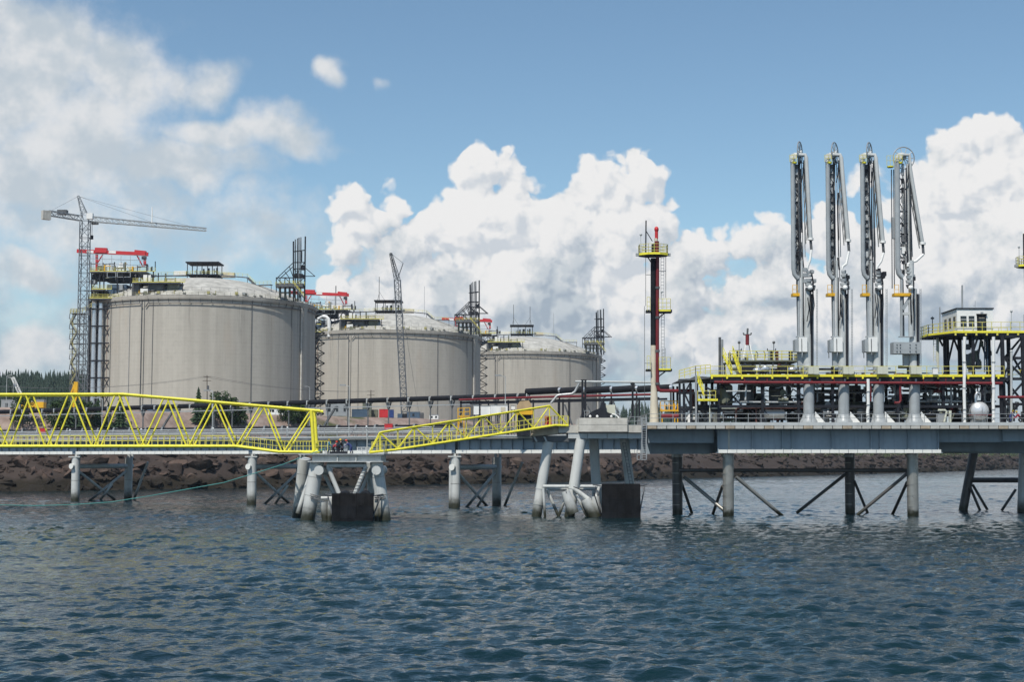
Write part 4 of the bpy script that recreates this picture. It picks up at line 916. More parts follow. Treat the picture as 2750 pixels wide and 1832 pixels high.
    posts = [1238, 1288, 1312, 1365, 1432, 1500, 1512, 1528, 1570, 1643, 1717]
    for px in posts:
        s = s_at(px, n2); MB().beam(tr(s, n2, ZT), tr(s, n2, zr-0.3), 0.26, 0.26).build('post', 'dark_steel', t3)
    for na in (n2, n2+3.2): MB().beam(tr(s_at(1236, n2), na, zr-0.55), tr(s_at(1770, n2), na, zr-0.45), 0.26, 0.30).build('beam', 'dark_steel', t3)
    for p, q in (((1575, 0.55), (1545, 4.4)), ((1578, 0.9), (1606, 4.4)), ((1640, 0.2), (1612, 4.4)), ((1646, 0.2), (1672, 3.8)), ((1712, 0.2), (1684, 3.6)), ((1516, 0.6), (1546, 5.0))):
        MB().beam(tr(s_at(p[0], n2), n2, zr-0.5-p[1]), tr(s_at(q[0], n2), n2, zr-0.6-q[1]), 0.2, 0.2).build('brace', 'mid_steel', t3)
    q = MB().path([tr(s_at(1236, n2), n2-0.3, zr-0.1), tr(s_at(1430, n2), n2-0.3, zr+0.05), tr(s_at(1760, n2), n2-0.3, zr+0.1)], 0.17, 8); solo(q, 'fire_main', 'red_pipe', tr(s_at(1400, n2), n2-0.3, zr-0.3), 'red fire main lying on top of the dark trestle rack', 'pipe', smooth=True)
    q = MB().tube(tr(s_at(1500, 2.4), 2.4, ZT+0.55), tr(s_at(1560, 2.4), 2.4, ZT+0.55), 0.24, 8); solo(q, 'fire_main', 'red_pipe', tr(s_at(1530, 2.4), 2.4, ZT), 'short red pipe low between the gangway end and the concrete cap', 'pipe', smooth=True)
    # silver bent pipe and goal post
    D = 203.0; q = MB().path([W(1480, 1083, D), W(1496, 1063, D), W(1502, 1061, D), W(1536, 1058, D), W(1544, 1052, D), W(1556, 1029, D)], 0.17, 8); solo(q, 'bent_pipe', 'galv', W(1480, 1086, D), 'thin grey pipe bent twice beside the dark double post', 'pipe', smooth=True)
    t = thing('goal_post', W(1568, 1150, D), 'dark double post carrying a long pale horizontal pipe', 'frame')
    for dx in (-4, 4): MB().beam(W(1568+dx, 1150, D), W(1568+dx, 1022, D), 0.26, 0.3).build('post', 'dark_steel', t)
    MB().beam(W(1699, 1125, D), W(1699, 1028, D), 0.26, 0.26).build('post', 'dark_steel', t); MB().tube(W(1545, 1025, D), W(1750, 1027, D), 0.15, 8).build('top_pipe', 'pale_steel', t, True); MB().box(W(1560, 1026, D), W(1576, 1020, D+0.5)).build('post_head', 'dark_steel', t); MB().box(W(1694, 1034, D), W(1704, 1028, D+0.5)).build('post_head', 'dark_steel', t)
trestle_pipes()
for px, top, lab in ((937, 1038, 'white lamp post rising from the trestle before the second tank'), (1357, 1012, 'lamp post with a slanting head in front of the third tank'), (570, 1052, 'grey lamp post on the trestle behind the end of the truss'), (273, 1072, 'slim lamp post on the trestle behind the flat of the truss')):
    s = s_at(px, 0.2); p = tr(s, 0.2, ZT); lamp(px, top, 1170, p.y, lab, -1, ZT, 'lamp posts on the trestle', 0.07)
def bollard(px, lab):
    p = tr(s_at(px, 0.1), 0.1, ZT); t = thing('light_stand', p, lab, 'lamp', 'short lamps along the trestle kerb'); MB().tube(p, p+V(0,0,1.5), 0.05, 6).build('stand', 'pale_steel', t, True); MB().sphere(p+V(0,0,1.6), 0.16, 8, 6).build('globe', 'white_paint', t, True)
for px, lab in ((190, 'short round lamp on the trestle kerb behind the second truss bay'), (381, 'short round lamp on the trestle kerb by the bend of the top chord'), (574, 'short round lamp on the trestle kerb beside a lamp post'), (773, 'short round lamp on the trestle kerb near the truss end frame'), (985, 'short round lamp on the trestle kerb near the gangway foot')): bollard(px, lab)
# vehicles and loads on the trestle behind the gangway
def truck(px, lab, L=5.0, H=3.3, dn=7.4):
    s = s_at(px, dn); t = thing('white_truck', tr(s, dn, ZT), lab, 'truck', 'white trucks parked on the trestle')
    MB().beam(tr(s-L*0.42, dn, ZT+0.75+(H-0.75)/2), tr(s+L*0.22, dn, ZT+0.75+(H-0.75)/2), 2.2, H-0.75).build('cargo_box', 'white_paint', t)
    cab = MB(); a = [tr(s+L*0.24, dn-1.0, ZT+0.6), tr(s+L*0.5, dn-1.0, ZT+0.6), tr(s+L*0.5, dn-1.0, ZT+1.5), tr(s+L*0.42, dn-1.0, ZT+2.3), tr(s+L*0.24, dn-1.0, ZT+2.3)]
    cab.prism(a[::-1], TN*2.0).build('cab', 'white_paint', t); MB().beam(tr(s+L*0.30, dn-1.03, ZT+1.85), tr(s+L*0.42, dn-1.03, ZT+1.85), 0.04, 0.6).build('cab_window', 'dark_glass', t); MB().beam(tr(s-L*0.45, dn, ZT+0.65), tr(s+L*0.5, dn, ZT+0.65), 0.9, 0.2).build('chassis', 'dark_steel', t)
    for k in (-0.3, 0.36): 
        for e in (-1.0, 1.0): MB().tube(tr(s+L*k, dn+e-0.14, ZT+0.45), tr(s+L*k, dn+e+0.14, ZT+0.45), 0.44, 14).build('wheel', 'insul_black', t, True)
def tall_cabin(px, lab, wd, h0, h1, mat, D, name='stair_cabin', cat='cabin', open_front=False):
    a = W(px-wd/2, h1, D); b = W(px+wd/2, h0, D); t = thing(name, V((a.x+b.x)/2, D, ZT), lab, cat)
    MB().box(a, b+V(0,2.2,0)).build('wall', mat, t); MB().box(V(a.x-0.05, D-0.05, b.z), V(b.x+0.05, D+2.25, b.z+0.08)).build('roof', 'galv', t)
    for f in (0.08, 0.92): MB().beam(V(a.x+(b.x-a.x)*f, D+1, ZT), V(a.x+(b.x-a.x)*f, D+1, a.z), 0.16, 0.16).build('stilt', 'mid_steel', t)
    if open_front: MB().box(V(a.x+(b.x-a.x)*0.25, D-0.04, a.z+0.2), V(a.x+(b.x-a.x)*0.75, D-0.01, b.z-0.25)).build('panel', 'cream', t)
tall_cabin(1279, 'slim white cabinet left in the row of white cabinets on the trestle', 14, 1090, 1114, 'white_paint', 222); tall_cabin(1304, 'white cabinet with a pink stripe in the row on the trestle', 26, 1091, 1116, 'white_paint', 221); tall_cabin(1328, 'white cabinet in the middle of the row on the trestle', 21, 1089, 1112, 'white_paint', 220.5); tall_cabin(1351, 'cream fronted white cabinet at the end of the row', 25, 1089, 1110, 'white_paint', 220, open_front=True)
tall_cabin(1378, 'narrow white cabinet beside the tan load', 10, 1090, 1100, 'white_paint', 219)
D = 217.0; p = W(1405, 1112, D); t = thing('covered_load', V(p.x, D, ZT), 'tan tarpaulin covered load with a peaked top on the trestle', 'load')
MB().prism([W(1388, 1103, D), W(1428, 1103, D), W(1428, 1088, D), W(1420, 1076, D), W(1396, 1078, D), W(1388, 1090, D)], (0, 2.2, 0)).build('tarpaulin', 'tan', t); MB().box(W(1386, 1114, D), W(1430, 1103, D+2.3)).build('pallet', 'ochre', t)
MB().box(V(W(1388,1100,D).x, D+0.3, ZT), V(W(1428,1100,D).x, D+2.0, W(1388,1114,D).z)).build('stand', 'dark_steel', t)
D = 222.0; t = thing('access_tower', W(1238, 1175, D), 'orange yellow access tower with railings at the end of the red main', 'stair tower')
b = MB()
for dx in (-8, 8):
    for dd in (0, 1.6): b.beam(W(1238+dx, 1170, D+dd), W(1238+dx, 1096, D+dd), 0.14, 0.14)
b.build('frame', 'ochre', t); MB().box(W(1230, 1120, D), W(1262, 1118, D+1.8)).build('platform', 'ochre', t); q = MB(); q.rail([W(1230, 1118, D), W(1262, 1116, D)], 1.15, 0.9, 0.05); q.build('railing', 'ochre', t)
q = MB(); q.rail([W(1232, 1150, D), W(1246, 1122, D)], 1.0, 0.8, 0.05); q.build('stair_railing', 'ochre', t)
# ================================================================== yellow truss footbridge
BD = 180.5; BW = 2.9
def truss_bridge():
    def P(px, py, back=0): return W(px, py, BD) + (V(0, BW, 0) if back else V(0, 0, 0))
    t = thing('truss_footbridge', P(839, 1210), 'yellow tubular truss footbridge reaching the first mooring dolphin', 'footbridge')
    top = [(-140, 1060), (330, 1059), (860, 1104)]; bot = [(-140, 1199), (634, 1199), (748, 1214), (858, 1214)]
    def ytop(x): return float(np.interp(x, [p[0] for p in top], [p[1] for p in top]))
    def ybot(x): return float(np.interp(x, [p[0] for p in bot], [p[1] for p in bot]))
    for bk in (0, 1):
        MB().path([P(*p, bk) for p in top], 0.17, 12).build('top_chord', 'yellow', t, True); MB().path([P(*p, bk) for p in bot], 0.175, 12).build('bottom_chord', 'yellow', t, True)
        xt = [-62, 64, 188, 314, 444, 572, 703, 838]; xb = [-124, 3, 124, 250, 376, 504, 632, 760]
        for i, x in enumerate(xt):
            for xx in (xb[i]+(4), (xb[i+1]-4 if i+1 < len(xb) else None)):
                if xx is None: continue
                MB().tube(P(x+(5 if xx > x else -5), ytop(x)+2, bk), P(xx, ybot(xx)-2, bk), 0.105, 8).build('diagonal', 'yellow', t, True)
        MB().tube(P(836, ytop(836), bk), P(843, 1213, bk), 0.21, 10).build('end_post', 'yellow', t, True)
        b = MB(); b.rail([P(-140, 1197, bk), P(634, 1197, bk), P(748, 1212, bk), P(880, 1212, bk)], 1.2, 0.72, 0.035, (1.0, 0.5)); b.build('railing', 'yellow_rail', t)
        MB().beam(P(-140, 1196.5, bk), P(634, 1196.5, bk), 0.04, 0.16).build('toe_board', 'yellow', t)
    for x in xt: MB().tube(P(x, ytop(x)), P(x, ytop(x), 1), 0.12, 8).build('cross_strut', 'yellow', t, True)
    for x in xb[:]: MB().tube(P(x, ybot(x)), P(x, ybot(x), 1), 0.12, 8).build('cross_strut', 'yellow', t, True)
    for (x, x2) in zip(xt, xt[1:]): MB().tube(P(x, ytop(x)), P(x2, ytop(x2), 1), 0.08, 6).build('wind_brace', 'yellow', t, True)
    d = MB()
    for p, q in zip(bot, bot[1:]): d.beam(P(*p)+V(0,BW/2,0.02), P(*q)+V(0,BW/2,0.02), BW-0.4, 0.12)
    d.build('walkway_grating', 'galv', t)
    for x in (844, 846): pass
    return t
truss_bridge()
def gangway():
    t = thing('gangway', W(1000, 1216, 178), 'sloping yellow gangway climbing from the steel dolphin to the concrete capped one', 'gangway')
    def dep(px): return 178.5 + (px - 1000) / 520.0 * 11.0
    def P(px, py, bk=0): return W(px, py, dep(px)) + (V(0, 1.5, 0) if bk else V(0, 0, 0))
    bx = [(992, 1216), (1060, 1209), (1490, 1143), (1526, 1144)]; tx = [(1019, 1163), (1030, 1160), (1476, 1090)]
    def yb(x): return float(np.interp(x, [p[0] for p in bx], [p[1] for p in bx]))
    def yt(x): return float(np.interp(x, [p[0] for p in tx], [p[1] for p in tx]))
    pk = [1019, 1112, 1206, 1297, 1389, 1476]; vl = [992, 1067, 1161, 1252, 1344, 1433, 1526]
    for bk in (0, 1):
        MB().path([P(*p, bk) for p in bx], 0.13, 10).build('bottom_chord', 'yellow', t, True); MB().path([P(*p, bk) for p in tx], 0.11, 8).build('top_chord', 'yellow', t, True)
        for i, x in enumerate(pk):
            MB().tube(P(x, yt(x), bk), P(vl[i], yb(vl[i])-2, bk), 0.075, 8).build('diagonal', 'yellow', t, True); MB().tube(P(x, yt(x), bk), P(vl[i+1], yb(vl[i+1])-2, bk), 0.075, 8).build('diagonal', 'yellow', t, True)
            MB().tube(P(x, yt(x), bk), P(x, yb(x), bk), 0.05, 6).build('vertical', 'yellow', t, True)
        for x in vl[1:-1]: MB().tube(P(x, yt(x), bk), P(x, yb(x), bk), 0.05, 6).build('vertical', 'yellow_rail', t, True)
        b = MB(); b.rail([P(998, 1213, bk), P(1060, 1207, bk), P(1490, 1141, bk), P(1526, 1142, bk)], 1.15, 0.62, 0.028, (1.0, 0.5)); b.build('railing', 'yellow_rail', t)
        MB().path([P(p[0], p[1]-2, bk) for p in bx], 0.09, 6).build('toe_board', 'yellow', t, True)
    for x in pk: MB().tube(P(x, yt(x)), P(x, yt(x), 1), 0.07, 6).build('cross_strut', 'yellow', t, True)
    d = MB()
    for p, q in zip(bx, bx[1:]): d.beam(P(*p)+V(0,0.75,0.0), P(*q)+V(0,0.75,0.0), 1.3, 0.1)
    d.build('walkway_grating', 'galv', t)
    p = P(1474, 1130)+V(0,0.7,0); o = MB().box(p+V(-0.5,-0.05,-0.5), p+V(0.35,0.05,0.6)); solo(o, 'notice_board', 'red_paint', p+V(0,0,-0.5), 'plain red board fixed inside the top end of the gangway', 'board')
gangway()
# ================================================================== mooring dolphins
def fender(name, x0, x1, y0, y1, D, lab, back, cols=5):
    a, b = W(x0, y1, D), W(x1, y0, D); zlo = -1.2; t = thing('fender_panel', V((a.x+b.x)/2, D, 0), lab, 'fender', 'dark fender panels on the dolphins')
    MB().box(V(a.x, D+0.25, zlo), V(b.x, D+0.9, b.z)).build('steel_frame', 'fender_rubber', t)
    n = cols; rows = 3; w_ = (b.x-a.x)/n; hh = (b.z-zlo)/rows
    for i in range(n):
        for j in range(rows): MB().box(V(a.x+i*w_+0.01, D+(i*7+j*3)%5*0.012, zlo+j*hh+0.01), V(a.x+(i+1)*w_-0.01, D+0.245, zlo+(j+1)*hh-0.01)).build('facing_pad', ['fender_rubber','fender_worn'][(i*3+j*2)%3 == 1], t)
    for i in (0.25, 0.75):
        for zz in (1.0, 2.9): MB().tube(V(a.x+(b.x-a.x)*i, D+0.9, zz), V(a.x+(b.x-a.x)*i, D+back, zz), 0.55, 14, 0.7).build('rubber_cone', 'insul_black', t, True)
    for sx, xx in ((-1, a.x), (1, b.x)):
        MB().tube(V(xx-sx*0.1, D+0.6, b.z-0.3), V(xx+sx*1.0, D+2.0, b.z-0.15), 0.09, 6).build('chain', 'mid_steel', t, True); MB().tube(V(xx-sx*0.1, D+0.6, 0.4), V(xx+sx*0.7, D+2.2, b.z-0.4), 0.09, 6).build('chain', 'mid_steel', t, True)
def dolphin_one():
    D = 178.0; c = W(930, 1219, D); t = thing('mooring_dolphin', V(c.x, D+4, 0), 'steel tube dolphin with workers on its deck and splayed white legs', 'dolphin', 'mooring dolphins')
    zt = c.z; x0, x1 = W(838, 1219, D).x, W(1023, 1219, D).x; zf = W(930, 1239, D).z
    dk = MB().box(V(x0-1.5, D-0.3, zt-0.14), V(x1+0.4, D+7.6, zt)).build('deck_plate', 'galv', t)
    g = MB().box(V(x0, D+0.2, zf), V(x1, D+0.32, zt-0.14)).build('edge_girder', 'pile_grey', t); MB().box(V(x0, D+7.0, zf), V(x1, D+7.12, zt-0.14)).build('edge_girder', 'pile_grey', t)
    for x in (x0, x1-0.12): MB().box(V(x, D+0.33, zf), V(x+0.12, D+6.99, zt-0.14)).build('edge_girder', 'pile_grey', t)
    MB().box(V(x0-0.5, D-0.25, zf-0.10), V(x1+0.3, D+7.5, zf)).build('bottom_flange', 'pile_grey', t)
    for px in (906, 956): p = W(px, 1230, D); MB().box(V(p.x-0.05, D-0.1, zf+0.0), V(p.x+0.05, D+0.2, zt-0.14)).build('stiffener', 'pile_grey', g)
    legs = [((852, 1240), (826, 1398), 0.0, 0.84, 0.0), ((1010, 1240), (1033, 1398), 0.0, 0.76, 0.0), ((818, 1232), (796, 1392), 8.0, 0.78, 2.5), ((1000, 1240), (1004, 1392), 8.0, 0.76, 2.5)]
    for (a, b, dd, r, sp) in legs:
        p = W(a[0], a[1], D+1.2+dd); q = W(b[0], b[1], D+1.2+dd); d = (q-p); q2 = p + d*1.55 + V(0, sp, 0)
        lg = MB().tube(p, q2, r, 18).build('leg', 'pile_grey', t, True)
        for f in (0.28, 0.62, 0.85): u = p + (q2-p)*f*0.6; MB().tube(u, u+d.normalized()*0.06, r+0.012, 18).build('weld_band', 'pile_bare', lg, True)
        if dd == 0: pass
    for (px, py, r) in ((856, 1264, 0.56), (1010.5, 1264, 0.54)):
        p = W(px, py, D-0.45); MB().tube(p, p+V(0,9.5,0), r, 18).build('cross_tube', 'pile_grey', t, True)
    MB().path([W(878, 1251, D+0.7), W(985, 1251, D+0.7)], 0.25, 12).build('horizontal_tube', 'pile_grey', t, True)
    MB().tube(W(880, 1240, D+3.5), W(980, 1240, D+3.5), 0.42, 12).build('horizontal_tube', 'pile_grey', t, True)
    for a, b, dd, r in (((880, 1253), (914, 1335), 0.7, 0.27), ((983, 1253), (950, 1335), 0.7, 0.27), ((870, 1272), (905, 1345), 4.0, 0.22), ((990, 1270), (960, 1345), 4.0, 0.22), ((834, 1275), (800, 1380), 3.0, 0.3), ((990, 1280), (1010, 1330), 5.0, 0.3)):
        MB().tube(W(*a, D+dd), W(*b, D+dd), r, 10).build('diagonal_tube', 'pile_grey', t, True)
    for a, b, r in (((868, 1350), (874, 1400), 0.42), ((890, 1340), (884, 1402), 0.36), ((1008, 1330), (1014, 1402), 0.34), ((862, 1338), (900, 1338), 0.18), ((1000, 1335), (1022, 1335), 0.16)):
        MB().tube(W(*a, D+0.9), W(*b, D+0.9), r, 10).build('fender_support', 'pile_grey', t, True)
    for px in (1018, 1022):
        for py in (1331, 1337, 1342): p = W(px, py, D+0.4); MB().tube(p+V(-0.6,0,0), p+V(0.6,0,0.1), 0.06, 6).build('chain_band', 'mid_steel', t, True)
    for py in (1331, 1336, 1341): p = W(842, py, D+0.2); MB().tube(p+V(-0.4,0,0.15), p+V(0.7,0,-0.1), 0.06, 6).build('chain_band', 'mid_steel', t, True)
    # ladder rungs on a diagonal
    for f in np.linspace(0.1, 0.95, 9):
        p = W(983, 1253, D+0.7).lerp(W(950, 1335, D+0.7), f); MB().tube(p+V(-0.32,-0.28,0.05), p+V(0.32,-0.28,-0.02), 0.03, 5).build('ladder_rung', 'mid_steel', t)
    b = MB(); b.rail([W(985, 1219, D+5), W(1040, 1219, D+5), V(W(1040,1219,D+5).x, D+0.2, zt)], 1.15, 1.2, 0.035); b.build('railing', 'galv', t); b = MB(); b.rail([W(850, 1219, D+7), W(900, 1219, D+7)], 1.15, 1.2, 0.035); b.build('railing', 'galv', t)
    MB().tube(W(986, 1219, D+1), W(986, 1156, D+1), 0.07, 6).build('light_mast', 'pale_steel', t, True)
    fender('f', 890, 1002, 1326, 1408, D-2.0, 'black fender panel hung before the tube steel dolphin', 3.4)
    return zt, D
DZ, DD = dolphin_one()
def dolphin_two():
    D = 189.0; c = W(1620, 1123, D); t = thing('mooring_dolphin', V(c.x, D+4, 0), 'dolphin with a stepped pale concrete cap on raking round piles', 'dolphin', 'mooring dolphins')
    def P(px, py, d=0.0): return W(px, py, D+d)
    zt = c.z
    # stepped cap: main block, right shelf and the left wing
    def block(x0, x1, y0, y1, d0, d1, m='concrete', nm='concrete_block'):
        a, b = P(x0, y1, d0), P(x1, y0, d0); return MB().box(a, V(b.x, D+d1, b.z)).build(nm, m, t)
    block(1554, 1685, 1123, 1160, 0.0, 9.0); block(1686, 1724, 1143, 1162, 0.4, 8.5); block(1500, 1553, 1142, 1163, 0.8, 9.0)
    MB().prism([P(1425, 1173, 0.5), P(1499, 1166, 0.9), P(1499, 1144, 0.9), P(1425, 1153, 0.5)], (0, 5.0, 0)).build('concrete_wing', 'timber_concrete', t)
    for k, (x0, x1) in enumerate(((1526, 1577), (1578, 1630), (1631, 1685), (1686, 1724))): block(x0, x1, 1163.5, 1178, 0.9, 8.0, 'pale_steel', 'soffit_beam')
    for x0, x1 in ((1554, 1600), (1600, 1643), (1643, 1685)):
        for y0, y1 in ((1124, 1141), (1142, 1160)): 
            a, b = P(x0+0.5, y1, -0.03), P(x1-0.5, y0+0.5, -0.03); MB().box(a, V(b.x, D-0.002, b.z)).build('formwork_panel', 'concrete', t)
    MB().box(P(1430, 1187, 1.2), P(1560, 1172, 6.0)).build('cap_soffit', 'mid_steel', t)
    for px in (1432, 1459): MB().prism([P(px, 1173, 0.8), P(px+5, 1173, 0.8), P(px+12, 1187, 0.8), P(px+7, 1187, 0.8)], (0, 4, 0)).build('haunch', 'pale_steel', t)
    for (a, b, d0, d1, r) in (((1473, 1187), (1441, 1386), 1.6, 1.6, 0.64), ((1560, 1180), (1529, 1390), 1.2, 0.8, 0.66), ((1594, 1178), (1606, 1384), 7.0, 8.5, 0.64), ((1676, 1178), (1702, 1384), 7.0, 8.5, 0.62)):
        p, q = P(*a, d0), P(*b, d1); q = p + (q-p)*1.5; lg = MB().tube(p, q, r, 18).build('raking_pile', 'pile_grey', t, True)
        for f in (0.42, 0.56): u = p.lerp(q, f); MB().tube(u, u+(q-p).normalized()*0.12, r+0.05, 18).build('collar', 'pile_grey', lg, True)
    MB().tube(P(1458, 1307, 0.6), P(1622, 1307, 1.5), 0.22, 10).build('horizontal_tube', 'pile_grey', t, True); MB().tube(P(1470, 1314, 4), P(1640, 1312, 5), 0.25, 10).build('horizontal_tube', 'pile_grey', t, True)
    for a, b, d, r in (((1459, 1312), (1464, 1392), 0.5, 0.17), ((1470, 1318), (1502, 1392), 2.5, 0.2), ((1528, 1310), (1500, 1388), 2.0, 0.18), ((1540, 1312), (1585, 1345), 0.0, 0.30), ((1548, 1330), (1578, 1392), -0.2, 0.17), ((1610, 1308), (1600, 1340), 0.0, 0.22)):
        MB().tube(P(*a, d), P(*b, d), r, 10).build('brace_tube', 'pile_grey', t, True)
    for a, b, r0, r1 in (((1572, 1342), (1600, 1392), 0.62, 0.85), ((1600, 1334), (1604, 1388), 0.5, 0.55), ((1518, 1320), (1540, 1380), 0.55, 0.75)): MB().tube(P(*a, -0.6), P(*b, -0.6), r0, 14, r1).build('fender_support', 'pile_grey', t, True)
    for a, b in (((1520, 1320), (1532, 1365)), ((1595, 1325), (1612, 1380)), ((1540, 1308), (1560, 1316)), ((1531, 1362), (1535, 1382))): MB().tube(P(*a, -1.1), P(*b, -1.1), 0.07, 6).build('chain', 'dark_steel', t, True)
    for dx in (-4, 4): MB().beam(P(1676+dx, 1190, 6.1), P(1697+dx, 1310, 6.9), 0.06, 0.06).build('ladder_rail', 'mid_steel', t)
    for f in np.linspace(0, 1, 14): p = P(1676, 1190, 6.0).lerp(P(1697, 1310, 6.8), f); MB().beam(p+V(-0.2,0,0), p+V(0.2,0,0), 0.05, 0.05).build('ladder_rung', 'mid_steel', t)
    for a_, b_, h_ in ((P(1570, 1123, 2), P(1583, 1123, 2), 0.95), (P(1640, 1123, 6), P(1665, 1123, 6), 1.1), (P(1686, 1143, 0.8), P(1722, 1143, 0.8), 1.1)): b = MB(); b.rail([a_, b_], h_, 0.7, 0.03); b.build('railing', 'galv', t)
    # quick release hook on the cap
    p = P(1612, 1123, 1.2); h = thing('mooring_hook', p, 'black quick release mooring hook on top of the concrete cap', 'mooring hook')
    MB().prism([p+V(-1.9,0,0), p+V(1.7,0,0), p+V(1.5,0,0.5), p+V(0.8,0,0.8), p+V(0.7,0,1.9), p+V(0.2,0,2.1), p+V(0,0,1.3), p+V(-1.1,0,0.8)], (0,1.1,0)).build('hook_body', 'dark_steel', h); MB().tube(p+V(0.45,0.5,1.9), p+V(0.45,0.5,2.5), 0.14, 8).build('capstan', 'dark_steel', h, True)
    for dx in (-1.3, -0.4, 1.4): MB().sphere(p+V(dx,-0.25,0.2), 0.17, 8, 6).build('shackle', 'white_paint', h, True)
    MB().path([p+V(1.5,-0.1,0.5), p+V(2.0,-0.1,0.4), p+V(2.4,-0.1,0.0)], 0.09, 6).build('rope_tail', 'white_paint', h, True)
    p = P(1640, 1123, 2.5); k = thing('control_box', p, 'grey green control box standing behind the mooring hook', 'control box'); MB().box(p+V(-0.8,0,0.5), p+V(0.6,0.7,1.7)).build('housing', 'cabinet', k); MB().beam(p+V(-0.1,0.35,0), p+V(-0.1,0.35,0.5), 0.2, 0.2).build('stand', 'galv', k)
    # access ladder tower at the right side
    l = thing('access_ladder', P(1733, 1240, -0.3), 'grey caged ladder hanging between the concrete cap and the platform', 'ladder')
    for px in (1724, 1736): MB().beam(P(px, 1233, -0.3), P(px, 1122, -0.3), 0.12, 0.12).build('side_rail', 'galv', l)
    for f in np.arange(1124, 1233, 6.5): MB().beam(P(1724, f, -0.3), P(1736, f, -0.3), 0.06, 0.06).build('rung', 'galv', l)
    q = MB()
    for py in (1209, 1222, 1235): q.beam(P(1711, py, -0.3), P(1736, py, -0.3), 0.09, 0.09); q.beam(P(1711, py, 1.2), P(1736, py, 1.2), 0.09, 0.09)
    for px in (1711, 1720, 1736):
        for d in (-0.3, 1.2): q.beam(P(px, 1209, d), P(px, 1236, d), 0.09, 0.09)
    q.build('landing_cage', 'galv', l)
    fender('f', 1617, 1720, 1300, 1392, D-2.2, 'rust streaked black fender panel before the concrete capped dolphin', 3.4)
pmat('timber_concrete', (0.38, 0.32, 0.24), 0.85, var=0.25, bump=0.4, streak=0.4)
dolphin_two()
# teal mooring line
b = MB(); A = W(880, 1204, 179.0); Bp = W(-160, 1356, 176.0)
px = [872, 830, 760, 690, 600, 500, 400, 300, 200, 100, 0, -160]; py = [1206, 1221, 1248, 1270, 1297, 1315, 1333, 1349, 1356, 1359, 1357, 1350]
b.path([W(x, y, 178.6 + 0.002*(872-x)) for x, y in zip(px, py)], 0.055, 6); solo(b, 'mooring_line', 'teal_rope', W(872, 1206, 178.6), 'thin teal mooring line sagging from the dolphin towards the left', 'rope', smooth=True)
